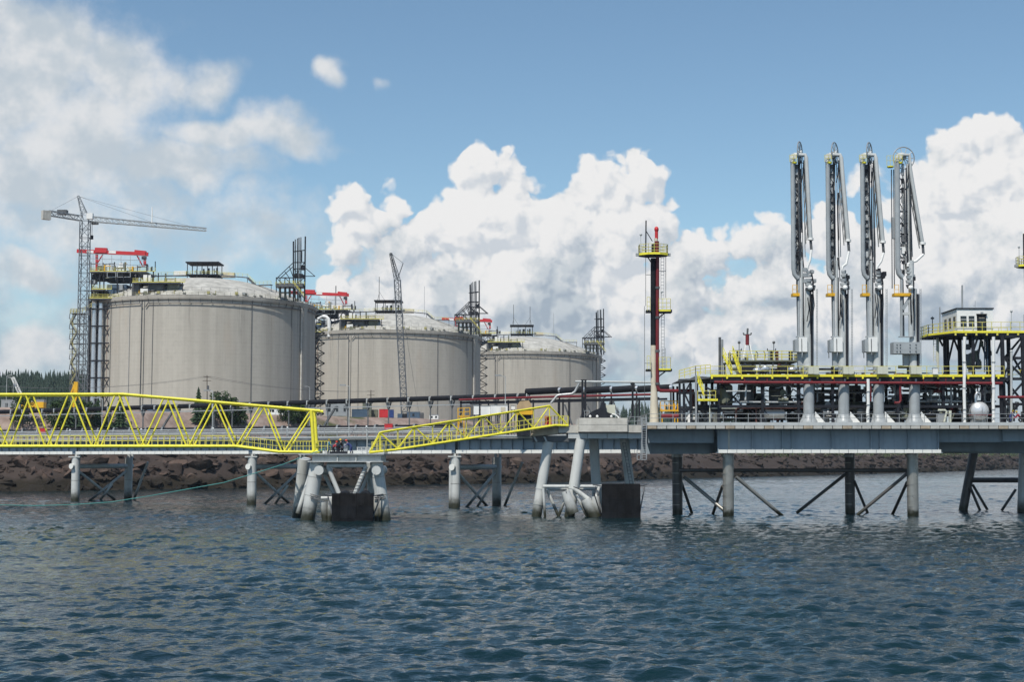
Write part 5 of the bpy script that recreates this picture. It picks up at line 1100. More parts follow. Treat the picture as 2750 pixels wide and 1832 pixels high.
# ================================================================== loading platform
PD = 190.0; PZ = W(1800, 1136, PD).z      # front edge depth and deck level
def PP(px, py, d=0.0): return W(px, py, PD + d)
XR = PP(2990, 1136).x                     # the platform runs on past the right of the view
def platform():
    x0 = PP(1738, 1136).x; t = thing('loading_platform', V((x0+XR)/2, PD+8, 0), 'wide grey loading platform with a panelled edge on round steel piles', 'platform')
    zk, ze = PP(1800, 1143.5).z, PP(1800, 1152).z
    MB().box(V(x0, PD, zk), V(XR, PD+17, PZ)).build('deck_slab', 'deck_concrete', t)
    MB().box(V(x0, PD-0.05, zk+0.01), V(XR, PD-0.004, PZ+0.06)).build('kerb_plate', 'pale_steel', t)
    px = 1738.0; i = 0
    while px < 2985:
        a, b = PP(px+1.0, 1152), PP(px+25.2, 1143.9); MB().box(V(a.x, PD-0.03-(i*5%3)*0.008, ze), V(b.x, PD+0.35, zk-0.015)).build('edge_panel', 'deck_concrete' if i % 4 else 'timber_concrete', t); px += 26.2; i += 1
    MB().box(V(x0+0.1, PD+0.4, ze+0.02), V(XR, PD+16.8, zk-0.02)).build('deck_underside', 'girder', t)
    zf = PP(2000, 1217, 1.9).z
    # front girder with stiffeners, its bottom flange catching the sun
    gx0, gx1 = PP(1926, 1200, 1.9).x, PP(2522, 1200, 1.9).x
    g = MB().box(V(gx0, PD+1.9, zf+0.08), V(gx1, PD+1.96, ze)).build('front_girder', 'girder', t)
    for p in (1928, 2020, 2100, 2126, 2233, 2338, 2362, 2438, 2518): q = PP(p, 1200, 1.9); MB().box(V(q.x-0.05, PD+1.5, zf+0.1), V(q.x+0.05, PD+1.9, ze)).build('stiffener', 'girder', g)
    MB().box(V(gx0-0.2, PD+1.0, zf), V(gx1+0.2, PD+2.6, zf+0.08)).build('bottom_flange', 'girder', g)
    for k in range(24): a = gx0 + (gx1-gx0)*k/24; MB().box(V(a+0.03, PD+0.93, zf-0.02), V(a+(gx1-gx0)/24-0.03, PD+0.99, zf+0.42)).build('flange_plate', 'white_flange', g)
    zl = PP(1800, 1190, 3.0).z; zm = PP(1800, 1220, 8.0).z
    MB().box(V(x0+0.4, PD+3.0, zl), V(gx0-0.3, PD+3.1, ze)).build('side_girder', 'girder', t); MB().box(V(x0+0.4, PD+7.0, zm), V(gx0-0.3, PD+7.12, zl+1)).build('inner_girder', 'girder', t)
    MB().box(V(gx0, PD+13, zf), V(XR, PD+13.1, ze)).build('inner_girder', 'girder', t); MB().box(V(x0+0.4, PD+14, zf), V(gx0, PD+14.1, ze)).build('inner_girder', 'girder', t)
    zr = PP(2600, 1188, 3.0).z; MB().box(V(gx1+0.3, PD+3.0, zr), V(PP(2692, 1180, 3.0).x, PD+3.1, ze)).build('side_girder', 'girder', t); MB().box(V(gx1+0.3, PD+8.0, PP(2600, 1213, 8).z), V(PP(2664, 1180, 8).x, PD+8.1, zr+1)).build('inner_girder', 'girder', t)
    MB().box(V(PP(2693, 1180, 2.4).x, PD+2.4, PP(2700, 1186, 2.4).z), V(XR, PD+2.5, ze)).build('side_girder', 'girder', t)
    for (pt, pb, yb, d, r, m) in ((1956, 1955, 1388, 2.6, 0.72, 'pile_bare'), (2450, 2451, 1382, 3.2, 0.72, 'pile_bare'), (1819, 1819, 1380, 9.7, 0.68, 'pile_shaded'), (2282, 2282, 1377, 12.5, 0.66, 'pile_shaded')):
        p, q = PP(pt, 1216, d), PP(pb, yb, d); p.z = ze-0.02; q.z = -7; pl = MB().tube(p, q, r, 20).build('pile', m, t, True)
        for z in (6.8, 5.4, 4.0, 2.6, 1.2): MB().tube(V(q.x, q.y, z), V(q.x, q.y, z+0.06), r+0.014, 20).build('weld_band', 'pile_bare', pl, True)
        MB().tube(V(q.x, q.y, ze-3.6), V(q.x, q.y, ze-3.2), r+0.06, 20).build('collar', 'pile_bare', pl, True)
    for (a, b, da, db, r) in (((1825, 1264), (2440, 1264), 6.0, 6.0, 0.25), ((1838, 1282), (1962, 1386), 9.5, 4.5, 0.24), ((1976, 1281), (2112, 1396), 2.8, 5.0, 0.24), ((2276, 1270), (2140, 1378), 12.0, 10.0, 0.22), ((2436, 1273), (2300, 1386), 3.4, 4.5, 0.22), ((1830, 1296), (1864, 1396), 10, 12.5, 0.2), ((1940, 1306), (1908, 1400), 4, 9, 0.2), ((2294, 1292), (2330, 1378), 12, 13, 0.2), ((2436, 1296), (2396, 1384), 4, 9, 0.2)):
        MB().tube(PP(*a, da), PP(*b, db), r, 10).build('brace', 'pile_bare' if r == 0.24 else 'pile_shaded', t, True)
    # raking pair under the right end
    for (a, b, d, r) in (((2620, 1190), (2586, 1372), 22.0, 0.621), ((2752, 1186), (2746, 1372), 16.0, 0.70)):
        p, q = PP(*a, d), PP(*b, d); q = p + (q-p)*1.6; MB().tube(p, q, r, 18).build('raking_pile', 'pile_shaded' if r < 0.65 else 'pile_grey', t, True)
    MB().tube(PP(2606, 1290, 22), PP(2736, 1290, 17), 0.36, 12).build('brace', 'pile_shaded', t, True)
    for a, b in (((2606, 1310), (2632, 1372)), ((2612, 1302), (2652, 1370)), ((2728, 1315), (2690, 1372))): MB().tube(PP(*a, 21), PP(*b, 21), 0.2, 8).build('brace', 'pile_shaded', t, True)
    b = MB(); b.rail([V(x0+0.1, PD+0.1, PZ+0.05), V(XR, PD+0.1, PZ+0.05)], 1.1, 1.6, 0.035, (1.0, 0.5)); b.rail([V(x0+0.1, PD+0.1, PZ+0.05), V(x0+0.1, PD+16, PZ+0.05)], 1.1, 1.6, 0.035, (1.0, 0.5)); b.build('railing', 'galv', t)
    return x0
PX0 = platform()
# ================================================================== piping module
UZ = PP(2200, 1010, 1.0).z                # upper deck level
def module():
    D0, D1 = 1.2, 14.5
    t = thing('piping_module', V(PP(2300, 1136).x, PD+8, PZ), 'dark two storey steel module packed with pipes and a yellow edged deck', 'module')
    xa, xb = PP(1908, 1010, D0).x, PP(2697, 1010, D0).x
    dk = MB().box(V(xa, PD+D0+0.1, UZ-0.34), V(xb, PD+D1, UZ-0.06)).build('upper_deck', 'dark_steel', t)
    MB().box(V(xa, PD+D0, UZ-0.10), V(xb, PD+D0+0.09, UZ+0.20)).build('toe_plate', 'yellow', dk); MB().box(V(xa, PD+D0+0.12, UZ-0.75), V(xb, PD+D0+0.3, UZ-0.345)).build('edge_beam', 'dark_steel', dk)
    for px in np.arange(1912, 2697, 40.5): p = PP(px, 1014, D0); MB().box(V(p.x-0.11, PD+D0-0.03, UZ-0.36), V(p.x+0.11, PD+D0+0.05, UZ-0.11)).build('rail_bracket', 'yellow', dk)
    b = MB(); b.rail([V(xa, PD+D0, UZ+0.1), V(xb, PD+D0, UZ+0.1)], 1.15, 1.95, 0.035, (1.0, 0.5)); b.rail([V(xa, PD+D1, UZ), V(xb, PD+D1, UZ)], 1.15, 1.95, 0.035, (1.0, 0.5)); b.build('deck_railing', 'yellow_rail', dk)
    for px in (1930, 2048, 2145, 2237, 2330, 2412, 2535, 2640, 2690):
        for d in (D0+0.9, 8.0, D1-0.4):
            p = PP(px, 1136, D0+0.9); MB().beam(V(p.x, PD+d, PZ), V(p.x, PD+d, UZ-0.35), 0.34, 0.34).build('column', 'dark_steel', t)
    zb = PP(2100, 1092, 2).z
    for d in (D0+0.9, 8.0, D1-0.4): MB().beam(V(xa-1, PD+d, zb), V(xb, PD+d, zb), 0.26, 0.36).build('beam', 'dark_steel', t)
    for a, b_ in (((1935, 1030), (1990, 1088)), ((1985, 1050), (1950, 1088)), ((2346, 1042), (2374, 1088)), ((2374, 1098), (2340, 1134)), ((2020, 1104), (2044, 1134))): MB().beam(PP(*a, 2.2), PP(*b_, 2.2), 0.18, 0.18).build('brace', 'dark_steel', t)
    rs = random.Random(21); mats = ['mid_steel', 'bronze_green', 'galv', 'galv', 'bronze_green', 'silver', 'mid_steel', 'dark_steel', 'rust_steel', 'grey_paint']
    for i in range(64):                                          # pipes running along the module
        z = rs.uniform(PZ+0.4, UZ-0.6); y = PD + rs.uniform(2.2, 13.5); r = rs.choice((0.07, 0.09, 0.12, 0.16, 0.22, 0.3)); x = rs.uniform(xa-2, xb-5); L = rs.uniform(2.5, 11); e = min(x+L, xb)
        q = MB().path([V(x, y, z+rs.choice((0, 0, -1.2, 1.0))), V(x+0.05, y, z), V(e-0.05, y, z), V(e, y, z+rs.choice((0, -1.5, 0.8)))], r, 7); q.build('pipe', rs.choice(mats), t, True)
    for i in range(56):                                          # uprights with flanges
        x = rs.uniform(xa-2, xb); y = PD + rs.uniform(2.4, 13); r = rs.choice((0.08, 0.1, 0.14, 0.2, 0.3)); z0 = rs.choice((PZ, PZ, zb)); z1 = rs.uniform(z0+1.2, UZ-0.5); q = MB().tube(V(x, y, z0), V(x, y, z1), r, 8)
        zf = rs.uniform(z0+0.4, z1-0.3); q.tube(V(x, y, zf), V(x, y, zf+0.12), r*1.8, 8); q.build('riser', rs.choice(mats), t, True)
    for i in range(30):                                          # valves with hand wheels
        x = rs.uniform(xa-1.5, xb); y = PD + rs.uniform(2.2, 6.5); z = rs.choice((PZ+0.8, PZ+1.4, zb+0.9, zb+2.0)); s = rs.uniform(0.2, 0.42); q = MB().tube(V(x-s*1.6, y, z), V(x-s*0.5, y, z), s*0.7, 8, s*0.35).tube(V(x+s*1.6, y, z), V(x+s*0.5, y, z), s*0.7, 8, s*0.35).sphere((x, y, z), s*0.75, 8, 6).tube(V(x, y, z), V(x, y, z+s*2.4), s*0.22, 6).tube(V(x, y-0.03, z+s*2.4), V(x, y+0.03, z+s*2.45), s*1.0, 10)
        q.build('valve', rs.choice(['bronze_green', 'galv', 'mid_steel', 'red_pipe', 'silver', 'mid_steel']), t, True)
    for (px, py, d, r, L, m) in ((1948, 1062, 3.5, 0.95, 2.2, 'bronze_green'), (2005, 1062, 5, 0.9, 2.0, 'mid_steel'), (2085, 1068, 6, 1.0, 2.4, 'mid_steel'), (2215, 1118, 5, 0.6, 1.6, 'galv'), (2310, 1116, 5, 0.6, 1.6, 'galv'), (2410, 1116, 5, 0.55, 1.6, 'mid_steel')):
        p = PP(px, py, d); MB().tube(p+V(0,0,-L/2), p+V(0,0,L/2), r, 14).sphere(p+V(0,0,L/2), r, 14, 8, (1,1,0.5)).build('vessel', m, t, True)
    MB().box(V(xa-1, PD+4.2, zb-0.1), V(xb, PD+D1-0.5, zb+0.02)).build('shade_plate', 'dark_steel', t)  # solid plate added at mid height to block light inside the module
    for i in range(34):
        x = rs.uniform(xa, xb-3); y = PD + rs.uniform(7, 13); z = rs.choice((PZ, zb)); wx = rs.uniform(0.8, 2.6); MB().box(V(x, y, z+0.02), V(x+wx, y+rs.uniform(0.8,1.8), z+rs.uniform(1.2, 2.4))).build('equipment_box', rs.choice(['dark_steel', 'mid_steel', 'dark_steel', 'bronze_green', 'dull_blue']), t)
    for i in range(60):
        x = rs.uniform(xa, xb-2); y = PD + rs.uniform(2.0, 6.5); z = rs.uniform(PZ+0.3, UZ-0.5); r = rs.choice((0.05, 0.08, 0.12)); MB().path([V(x, y, z), V(x+rs.uniform(0.4,1.5), y, z), V(x+1.5, y, z+rs.uniform(-1.2,1.2)), V(x+rs.uniform(1.6,3), y, z)], r, 6).build('pipe', rs.choice(mats), t, True)
    MB().box(PP(1938, 1098, 2.0), PP(1978, 1094, 2.3)).build('light_beam', 'cabinet', t); MB().box(PP(1910, 1098, 2.0), PP(1926, 1094, 2.3)).build('light_beam', 'cabinet', t)
    MB().tube(PP(1950, 1051, 1.8), PP(2016, 1051, 1.8), 0.1, 6).build('pipe', 'pale_steel', t, True); MB().tube(PP(2004, 1026, 1.8), PP(2002, 1075, 1.8), 0.12, 6).build('pipe', 'pale_steel', t, True)
    p = PP(2040, 1112, 3.0); q = PP(2105, 1112, 3.0); MB().tube(p, q, 0.55, 14).build('drum', 'galv', t, True)
    # left wing of the module: lower dark frame
    for px in (1826, 1837, 1856, 1873):
        for d in (2.5, 10): p = PP(px, 1136, 2.5); MB().beam(V(p.x, PD+d, PZ), V(p.x, PD+d, UZ-0.9), 0.26 if px != 1870 else 0.16, 0.26).build('column', 'dark_steel', t)
    for a, b_ in (((1822, 1056), (1926, 1056)), ((1822, 1022), (1905, 1018)), ((1822, 1100), (1926, 1100))):
        for d in (2.5, 10): MB().beam(PP(*a, d), PP(*b_, d), 0.24, 0.3).build('beam', 'dark_steel', t)
    for a, b_ in (((1838, 1056), (1858, 1100)), ((1858, 1022), (1838, 1056)), ((1880, 1060), (1900, 1130)), ((1895, 1040), (1925, 1056))): MB().beam(PP(*a, 2.4), PP(*b_, 2.4), 0.2, 0.2).build('brace', 'dark_steel', t)
    MB().prism([PP(1822, 1022, 2), PP(1846, 1020, 2), PP(1868, 1010, 2), PP(1908, 1013, 2), PP(1908, 1017, 2), PP(1822, 1024, 2)], (0, 8, 0)).build('cable_ramp', 'mid_steel', t)
    MB().beam(PP(1869, 1136, 1.3), PP(1869, 1008, 1.3), 0.22, 0.3).build('column', 'galv', t)
    for k in range(26):
        x = rs.uniform(PP(1830, 1100, 4).x, PP(1925, 1100, 4).x); z = rs.uniform(PZ+0.2, PZ+2.4); y = PD + rs.uniform(2.5, 9); s = rs.uniform(0.15, 0.35); MB().tube(V(x, y, z-s*3), V(x, y, z+s*2), s, 8).tube(V(x-s*2.5, y, z), V(x+s*2.5, y, z), s*0.7, 8).build('valve', rs.choice(['bronze_green', 'galv', 'white_paint', 'mid_steel', 'cream']), t, True)
    # yellow hanging landing and its stair
    lp = MB().box(PP(1874, 1077, 1.0), PP(1922, 1073, 3.0)).build('hanging_landing', 'yellow', t); b = MB(); b.rail([PP(1874, 1074, 1.0), PP(1922, 1074, 1.0)], 1.15, 0.8, 0.035); b.build('landing_railing', 'yellow_rail', lp)
    for dd in (1.4, 2.3): MB().beam(PP(1873, 1018, dd), PP(1890, 1060, dd), 0.08, 0.22).build('stair_stringer', 'yellow', t)
    b = MB(); b.rail([PP(1873, 1018, 1.3), PP(1890, 1060, 1.3)], 1.0, 0.5, 0.035); b.build('stair_railing', 'yellow', t)
    for k in range(7): f = k/6; p = PP(1873, 1018, 1.4).lerp(PP(1890, 1060, 1.4), f); MB().box(p+V(-0.12,0,-0.02), p+V(0.14,0.9,0.02)).build('tread', 'yellow_rail', t)
    MB().beam(PP(1906, 1077, 1.6), PP(1906, 1136, 1.6), 0.1, 0.1).build('post', 'cabinet', t)
    # yellow railings on the roof of the left wing
    b = MB(); b.rail([PP(1824, 1020, 4), PP(1868, 1008, 4), PP(1908, 1004, 4)], 1.2, 0.7, 0.04, (1.0, 0.66, 0.33)); b.rail([PP(1824, 1020, 8), PP(1868, 1008, 8), PP(1908, 1004, 8)], 1.2, 0.7, 0.04, (1.0, 0.66, 0.33)); b.build('roof_railing', 'yellow_rail', t)
    # second level of the module with hoods and motors
    u2 = PP(2060, 968, 6).z; x2a, x2b = PP(1958, 968, 6).x, PP(2145, 968, 6).x
    s2 = MB().box(V(x2a, PD+5.5, u2-0.2), V(x2b, PD+12, u2)).build('second_deck', 'bronze_green', t); b = MB(); b.rail([V(x2a, PD+5.5, u2), V(x2b, PD+5.5, u2)], 1.2, 1.2, 0.04, (1, .66, .33)); b.rail([V(x2a, PD+12, u2), V(x2b, PD+12, u2)], 1.2, 1.2, 0.04, (1, .66, .33)); b.build('deck_railing', 'yellow_rail', s2)
    for px in (1962, 2000, 2040, 2075, 2110, 2142):
        for d in (5.8, 11.6): p = PP(px, 968, 6); MB().beam(V(p.x, PD+d, UZ), V(p.x, PD+d, u2-0.2), 0.2, 0.2).build('post', 'mid_steel', t)
    for k in range(40):
        x = rs.uniform(x2a, PP(2480, 990, 6).x); y = PD + rs.uniform(4, 11); h = rs.uniform(0.5, 1.9); r = rs.uniform(0.1, 0.3); q = MB().tube(V(x, y, UZ), V(x, y, UZ+h), r, 8).tube(V(x, y, UZ+h*0.8), V(x+rs.uniform(-2,2), y, UZ+h*0.8), r*0.7, 8); q.build('deck_pipe', rs.choice(mats+['white_paint', 'cabinet']), t, True)
    for k in range(12):
        x = rs.uniform(x2a, x2b); y = PD + rs.uniform(6, 11); MB().tube(V(x, y, u2), V(x, y, u2+rs.uniform(0.6, 1.5)), rs.uniform(0.1, 0.3), 8).build('deck_pipe', rs.choice(mats), t, True)
    for (px, py, r) in ((2035, 995, 0.32), (2128, 993, 0.32)): MB().sphere(PP(px, py, 3), r*1.5, 12, 8, (1.4, 1, 0.8)).build('pump_cover', 'silver', t, True)
    p = PP(2056, 991, 3.2); MB().lathe([(0.02, -0.28), (0.35, -0.22), (0.5, -0.1), (0.53, 0), (0.53, 2.2)], p, 20, 'y').build('exchanger', 'silver', t, True)
    for x0, x1 in ((1992, 2020), (2095, 2122)): MB().box(PP(x0, 1001, 4), PP(x1, 984, 7)).build('motor_skid', 'dark_steel', t)
    # two yellow stair flights up to the second level
    for (a, b_) in (((1942, 954), (1966, 1004)), ((1968, 950), (1988, 1004))):
        for dd in (2.4, 3.3): MB().beam(PP(*a, dd), PP(*b_, dd), 0.08, 0.22).build('stair_stringer', 'yellow', t)
        b = MB(); b.rail([PP(*a, 2.3), PP(*b_, 2.3)], 1.0, 0.6, 0.035); b.build('stair_railing', 'yellow', t)
        for k in range(8): p = PP(*a, 2.4).lerp(PP(*b_, 2.4), k/7); MB().box(p+V(-0.12,0,-0.02), p+V(0.14,0.9,0.02)).build('tread', 'yellow_rail', t)
    for px, y0, m in ((1933, 906, 'mid_steel'), (1939, 912, 'galv')): MB().tube(PP(px, 1006, 3), PP(px, y0, 3), 0.17, 8).build('vent_stack', m, t, True)
    for px, y0 in ((1985, 922), (2078, 922)):
        p = PP(px, 948, 7); MB().tube(p, PP(px, y0, 7), 0.05, 5).sphere(PP(px, y0-2, 7), 0.2, 8, 6).build('lamp_stand', 'mid_steel', t, True)
    for px in (1980, 2072): MB().beam(PP(px-11, 942, 7), PP(px+11, 942, 7), 0.1, 0.1).beam(PP(px-11, 942, 7), PP(px-11, 936, 7), 0.1, 0.1).beam(PP(px+11, 942, 7), PP(px+11, 936, 7), 0.1, 0.1).beam(PP(px, 968, 7), PP(px, 942, 7), 0.2, 0.2).build('antenna_bar', 'dark_steel', t)
    for px in (2035, 2055, 2127, 2226, 2320): MB().path([PP(px, 962, 6), PP(px, 950, 6), PP(px-4, 944, 6)], 0.06, 5).build('lamp_stand', 'mid_steel', t)
    # small red and white fire monitor on legs
    p = PP(2007, 968, 9)
    for dx, dy in ((-0.55, -0.5), (0.55, -0.5), (-0.55, 0.5), (0.55, 0.5)): MB().beam(V(p.x+dx*1.3, p.y+dy*1.3, u2), PP(2007, 927, 9)+V(dx*0.55, dy*0.55, 0), 0.14, 0.14).build('monitor_leg', 'white_paint', t)
    MB().tube(PP(2007, 927, 9), PP(2007, 899, 9), 0.25, 10).build('monitor_body', 'red_pipe', t, True); MB().tube(PP(2007, 899, 9), PP(2008, 882, 9), 0.13, 8).path([PP(1996, 894, 9), PP(1998, 899, 9), PP(2016, 899, 9), PP(2018, 894, 9)], 0.1, 6).build('monitor_nozzle', 'mid_steel', t, True)
module()
q = MB().path([PP(1918, 1027, 0.8), PP(2130, 1028, 0.8), PP(2692, 1030, 0.8)], 0.19, 10)
for px in np.arange(1940, 2690, 60): q.tube(PP(px, 1027+(px-1918)*0.004, 0.8)+V(-0.06,0,0), PP(px, 1027+(px-1918)*0.004, 0.8)+V(0.06,0,0), 0.26, 10); q.beam(PP(px, 1022, 0.8), PP(px, 1014, 1.6), 0.06, 0.06)
solo(q, 'fire_main', 'red_pipe', PP(2300, 1031, 0.8), 'long dark red fire main slung under the yellow edged deck', 'pipe', smooth=True)
q = MB().path([PP(2417, 1028, 1.0), PP(2419, 1075, 1.0), PP(2415, 1082, 1.0), PP(2402, 1082, 1.0)], 0.16, 8); solo(q, 'drop_pipe', 'red_pipe', PP(2402, 1086, 1.0), 'red drop pipe curling under the fire main next to the fourth arm', 'pipe', smooth=True)
q = MB().path([PP(2338, 1030, 1.0), PP(2338, 1078, 1.0)], 0.13, 8); solo(q, 'drop_pipe', 'red_pipe', PP(2338, 1080, 1.0), 'short red drop pipe close beside the white conduit', 'pipe', smooth=True)
q = MB().path([PP(2680, 1067, 0.5), PP(2990, 1067, 0.5)], 0.17, 8); solo(q, 'fire_main', 'red_pipe', PP(2760, 1072, 0.5), 'red pipe leaving to the right below the lattice tower', 'pipe', smooth=True)
for px, y0, lab in ((2331, 1018, 'white lagged conduit standing beside the third loading arm riser'), (2590, 905, 'white lagged conduit left of the round white vessel'), (2668, 905, 'white lagged conduit right of the round white vessel')):
    t = thing('lagged_conduit', PP(px, 1136, 0.7), lab, 'pipe'); rs = random.Random(px); p, e = PP(px, 1136, 0.7), PP(px, y0, 0.7); p.z = PZ
    MB().path([p.lerp(e, f)+V(rs.uniform(-.05,.05), 0, 0) for f in np.linspace(0, 1, 9)], 0.21, 10).build('lagging', 'white_paint', t, True)
    for f in (0.15, 0.4, 0.7): u = p.lerp(e, f); MB().tube(u, u+V(0,0,0.12), 0.27, 10).build('band', 'galv', t, True)
for k, (px, lab) in enumerate(((2185, 'pale green double cabinet in front of the first arm'), (2279, 'pale green double cabinet in front of the second arm'), (2371, 'pale green double cabinet in front of the third arm'), (2461, 'pale green double cabinet in front of the fourth arm'))):
    p = PP(px, 1012, 0.4); t = thing('control_cabinet', V(p.x, p.y, UZ+0.2), lab, 'cabinet', 'control cabinets along the deck rail')
    for s in (-1, 1): MB().box(V(p.x+(s-1)*0.34+0.01, p.y-0.1, UZ+0.22), V(p.x+(s+1)*0.34-0.01, p.y+0.6, PP(px, 985, 0.4).z)).build('door', 'cabinet', t)
p = PP(2512, 1015, 0.5); t = thing('notice_cabinet', V(p.x, p.y, UZ+0.2), 'small white box on the deck rail past the fourth arm', 'box'); MB().box(V(p.x-0.32, p.y-0.1, UZ+0.2), V(p.x+0.32, p.y+0.25, UZ+0.95)).build('housing', 'white_paint', t); MB().box(V(p.x-0.36, p.y-0.14, UZ+0.95), V(p.x+0.36, p.y+0.29, UZ+1.0)).build('lid', 'galv', t)
# ================================================================== marine loading arms
ARMS = ['first', 'second', 'third', 'fourth']
def loading_arm(k, xb, base, tilt, spread, wheel_r, face):
    D = PD + 2.0; ox = xb - 2169                                 # pixel offset from the first arm
    def P(px, py, d=0.0): return W(px + ox, py, D + d)
    lab = ['tall grey loading arm beside the stairs, its wheel seen edge on', 'grey loading arm between the edge on arm and the third', 'grey loading arm next to the one with the broad wheel', 'grey loading arm with a broad spoked wheel facing the water'][k]
    t = thing('marine_loader', V(P(2172, 1136).x, D, PZ), lab, 'marine loader', 'marine loading arms')
    # riser through the deck
    b = P(2172, 1136); b.z = PZ; rz = MB().tube(b, P(2172, 985), 0.70, 20).build('riser', 'arm_grey', t, True)
    for dx in (-1.2, -0.4, 0.4, 1.2):
        MB().prism([b+V(dx*0.5,-0.72,0), b+V(dx*0.5+0.06,-0.72,0), b+V(dx*0.5+0.06,-0.72,1.0), b+V(dx*0.5,-0.72,1.0)], (0, 0.3, 0)).build('gusset', 'arm_grey', rz)
    MB().prism([b+V(0.75,-0.5,0), b+V(2.1,-0.5,0), b+V(0.75,-0.5,1.5)], (0, 0.1, 0)).build('gusset', 'white_paint', rz); MB().lathe([(0.72, 1.2), (0.86, 0.7), (1.15, 0.3), (1.2, 0)], b, 20).build('base_flare', 'arm_grey', rz, True)
    # tapered pedestal from the deck to the knee
    x0, x1 = (2148, 2181) if k < 3 else (2150, 2180)
    MB().tube(P(2169, 986, 0.5), P(2170, 776, 0.5), 0.60, 18, 0.40).build('pedestal', 'pale_steel', t, True); MB().prism([P(2152, 985, 0.4), P(2160, 985, 0.4), P(2164, 900, 0.4), P(2159, 930, 0.4)], (0, 0.3, 0)).build('pedestal_gusset', 'arm_grey', t)
    MB().beam(P(2179.5, 985, 0.2), P(2179.5, 790, 0.2), 0.24, 0.5).build('cable_duct', 'dark_steel', t); MB().tube(P(2183, 985, 0.3), P(2182, 790, 0.3), 0.16, 8).build('stand_pipe', 'galv', t, True)
    lx = 2194 if k < 3 else 2188; ld = MB()
    for dx in (-1.7, 1.7): ld.beam(P(lx+dx, 988, 0.2), P(lx+dx, 776, 0.2), 0.06, 0.06)
    for py in np.arange(780, 988, 7): ld.beam(P(lx-1.7, py, 0.2), P(lx+1.7, py, 0.2), 0.045, 0.045)
    ld.build('ladder', 'galv', t)
    # lower inboard pipes ending at the counterweight
    lower = (2145, 2153) if k < 3 else (2137, 2163)
    for i, px in enumerate(lower): MB().tube(P(px, 905), P(px, 700 if i else 740), 0.15 if k < 3 else (0.20 if i == 0 else 0.36), 10).build('lower_pipe', 'pale_steel' if i else 'arm_grey', t, True)
    MB().beam(P(lower[0]-7, 905), P(lower[1]+5, 905), 0.5, 0.14).build('flange', 'arm_grey', t)
    if k < 3: 
        MB().box(P(2136, 945, -0.4), P(2146, 915, 1.3)).build('counterweight', 'arm_grey', t); MB().box(P(2146, 945, -0.5), P(2161, 909, 1.2)).build('counterweight', 'white_paint', t); MB().box(P(2152.5, 944, -0.52), P(2154, 910, -0.505)).build('panel_joint', 'mid_steel', t)
    else:
        for j in range(3): MB().box(P(2116, 950-j*9.5, -0.6-0.01*(j % 2)), P(2180, 941-j*9.5, 1.2)).build('counterweight', 'arm_grey', t)
        for px in (2125, 2134, 2160, 2176):
            for py in (944, 934, 926): MB().tube(P(px, py, -0.7), P(px, py, -0.6), 0.07, 6).build('bolt', 'dark_steel', t)
        MB().beam(P(2137, 843), P(2160, 843), 0.34, 0.34).build('tie_beam', 'pale_steel', t); MB().beam(P(2140, 832), P(2160, 800), 0.4, 0.4).build('knee_strut', 'arm_grey', t)
    # inboard arm: the thick pipe, its elbow and the box mast behind it
    xl = 2129.5 if k < 3 else 2126; yl = 745 if k < 3 else 742
    MB().path([P(xl-1, 432), P(xl+0.5, 600), P(xl+1.5, yl-22), P(xl+4, yl-8), P(xl+10, yl), P(xl+14, yl+4)], 0.29 if k < 3 else 0.36, 12).build('inboard_pipe', 'arm_grey', t, True)
    mx = 2144 if k < 3 else 2140
    if k < 3:
        MB().prism([P(2134, 441, 0.5), P(2143, 441, 0.5), P(2141, 500, 0.5), P(2137, 500, 0.5)], (0, 0.5, 0)).build('head_gusset', 'mid_steel', t); MB().beam(P(2138.5, 450, 0.8), P(2141, 740, 0.8), 0.26, 0.5).build('mast', 'mid_steel', t)
        MB().beam(P(2145.5, 436, 1.0), P(2148, 745, 1.0), 0.22, 0.5).build('mast', 'arm_grey', t); MB().prism([P(2143, 415, 0.6), P(2151, 415, 0.6), P(2146, 495, 0.6)], (0, 0.4, 0)).build('head_gusset', 'dark_steel', t)
        for py in (520, 545, 575, 610, 640, 665, 690): MB().beam(P(2136, py, 0.7), P(2147, py, 0.7), 0.12, 0.3).build('mast_rung', 'galv' if py % 2 else 'mid_steel', t)
    else:
        for px, m in ((2141, 'pale_steel'), (2158, 'dark_steel'), (2153, 'pale_steel')): MB().beam(P(px, 440, 0.6), P(px+4, 735, 0.6), 0.22, 0.4).build('mast', m, t)
        for py in (508, 568, 600, 628, 660, 692): MB().beam(P(2133, py, 0.6), P(2157, py, 0.6), 0.14, 0.2).build('mast_rung', 'mid_steel', t)
        for py, m in ((618, 'galv'), (640, 'mid_steel'), (672, 'white_paint')): MB().box(P(2139, py+9, 0.2), P(2151, py-7, 0.8)).build('junction_box', m, t)
        for px in (2110, 2116): MB().tube(P(px, 455, 0.5), P(px+2, 775, 0.5), 0.07, 6).build('hydraulic_line', 'mid_steel', t, True)
        MB().box(P(2113, 640, 0.3), P(2122, 585, 0.9)).build('junction_box', 'galv', t)
    # apex: swivel, pulley wheel, small yellow platforms
    ax = P(2137 if k < 3 else 2134, 424); MB().path([P(xl-1, 436), P(xl, 422), P(xl+6, 416), P(xl+16, 416)], 0.34, 12).build('apex_elbow', 'pale_steel', t, True); MB().tube(P(2131, 420, -0.3), P(2131, 420, 0.9), 0.42, 14).build('swivel', 'white_paint', t, True)
    MB().lathe([(0.30, 0), (0.40, 0.06), (0.40, 0.26), (0.05, 0.28)], P(2132, 440, 0.0), 14).build('apex_platform', 'yellow', t, True); r = MB(); r.rail([P(2121, 434, -0.6), P(2139, 434, -0.6)], 0.9, 0.4, 0.025); r.build('platform_railing', 'yellow_rail', t)
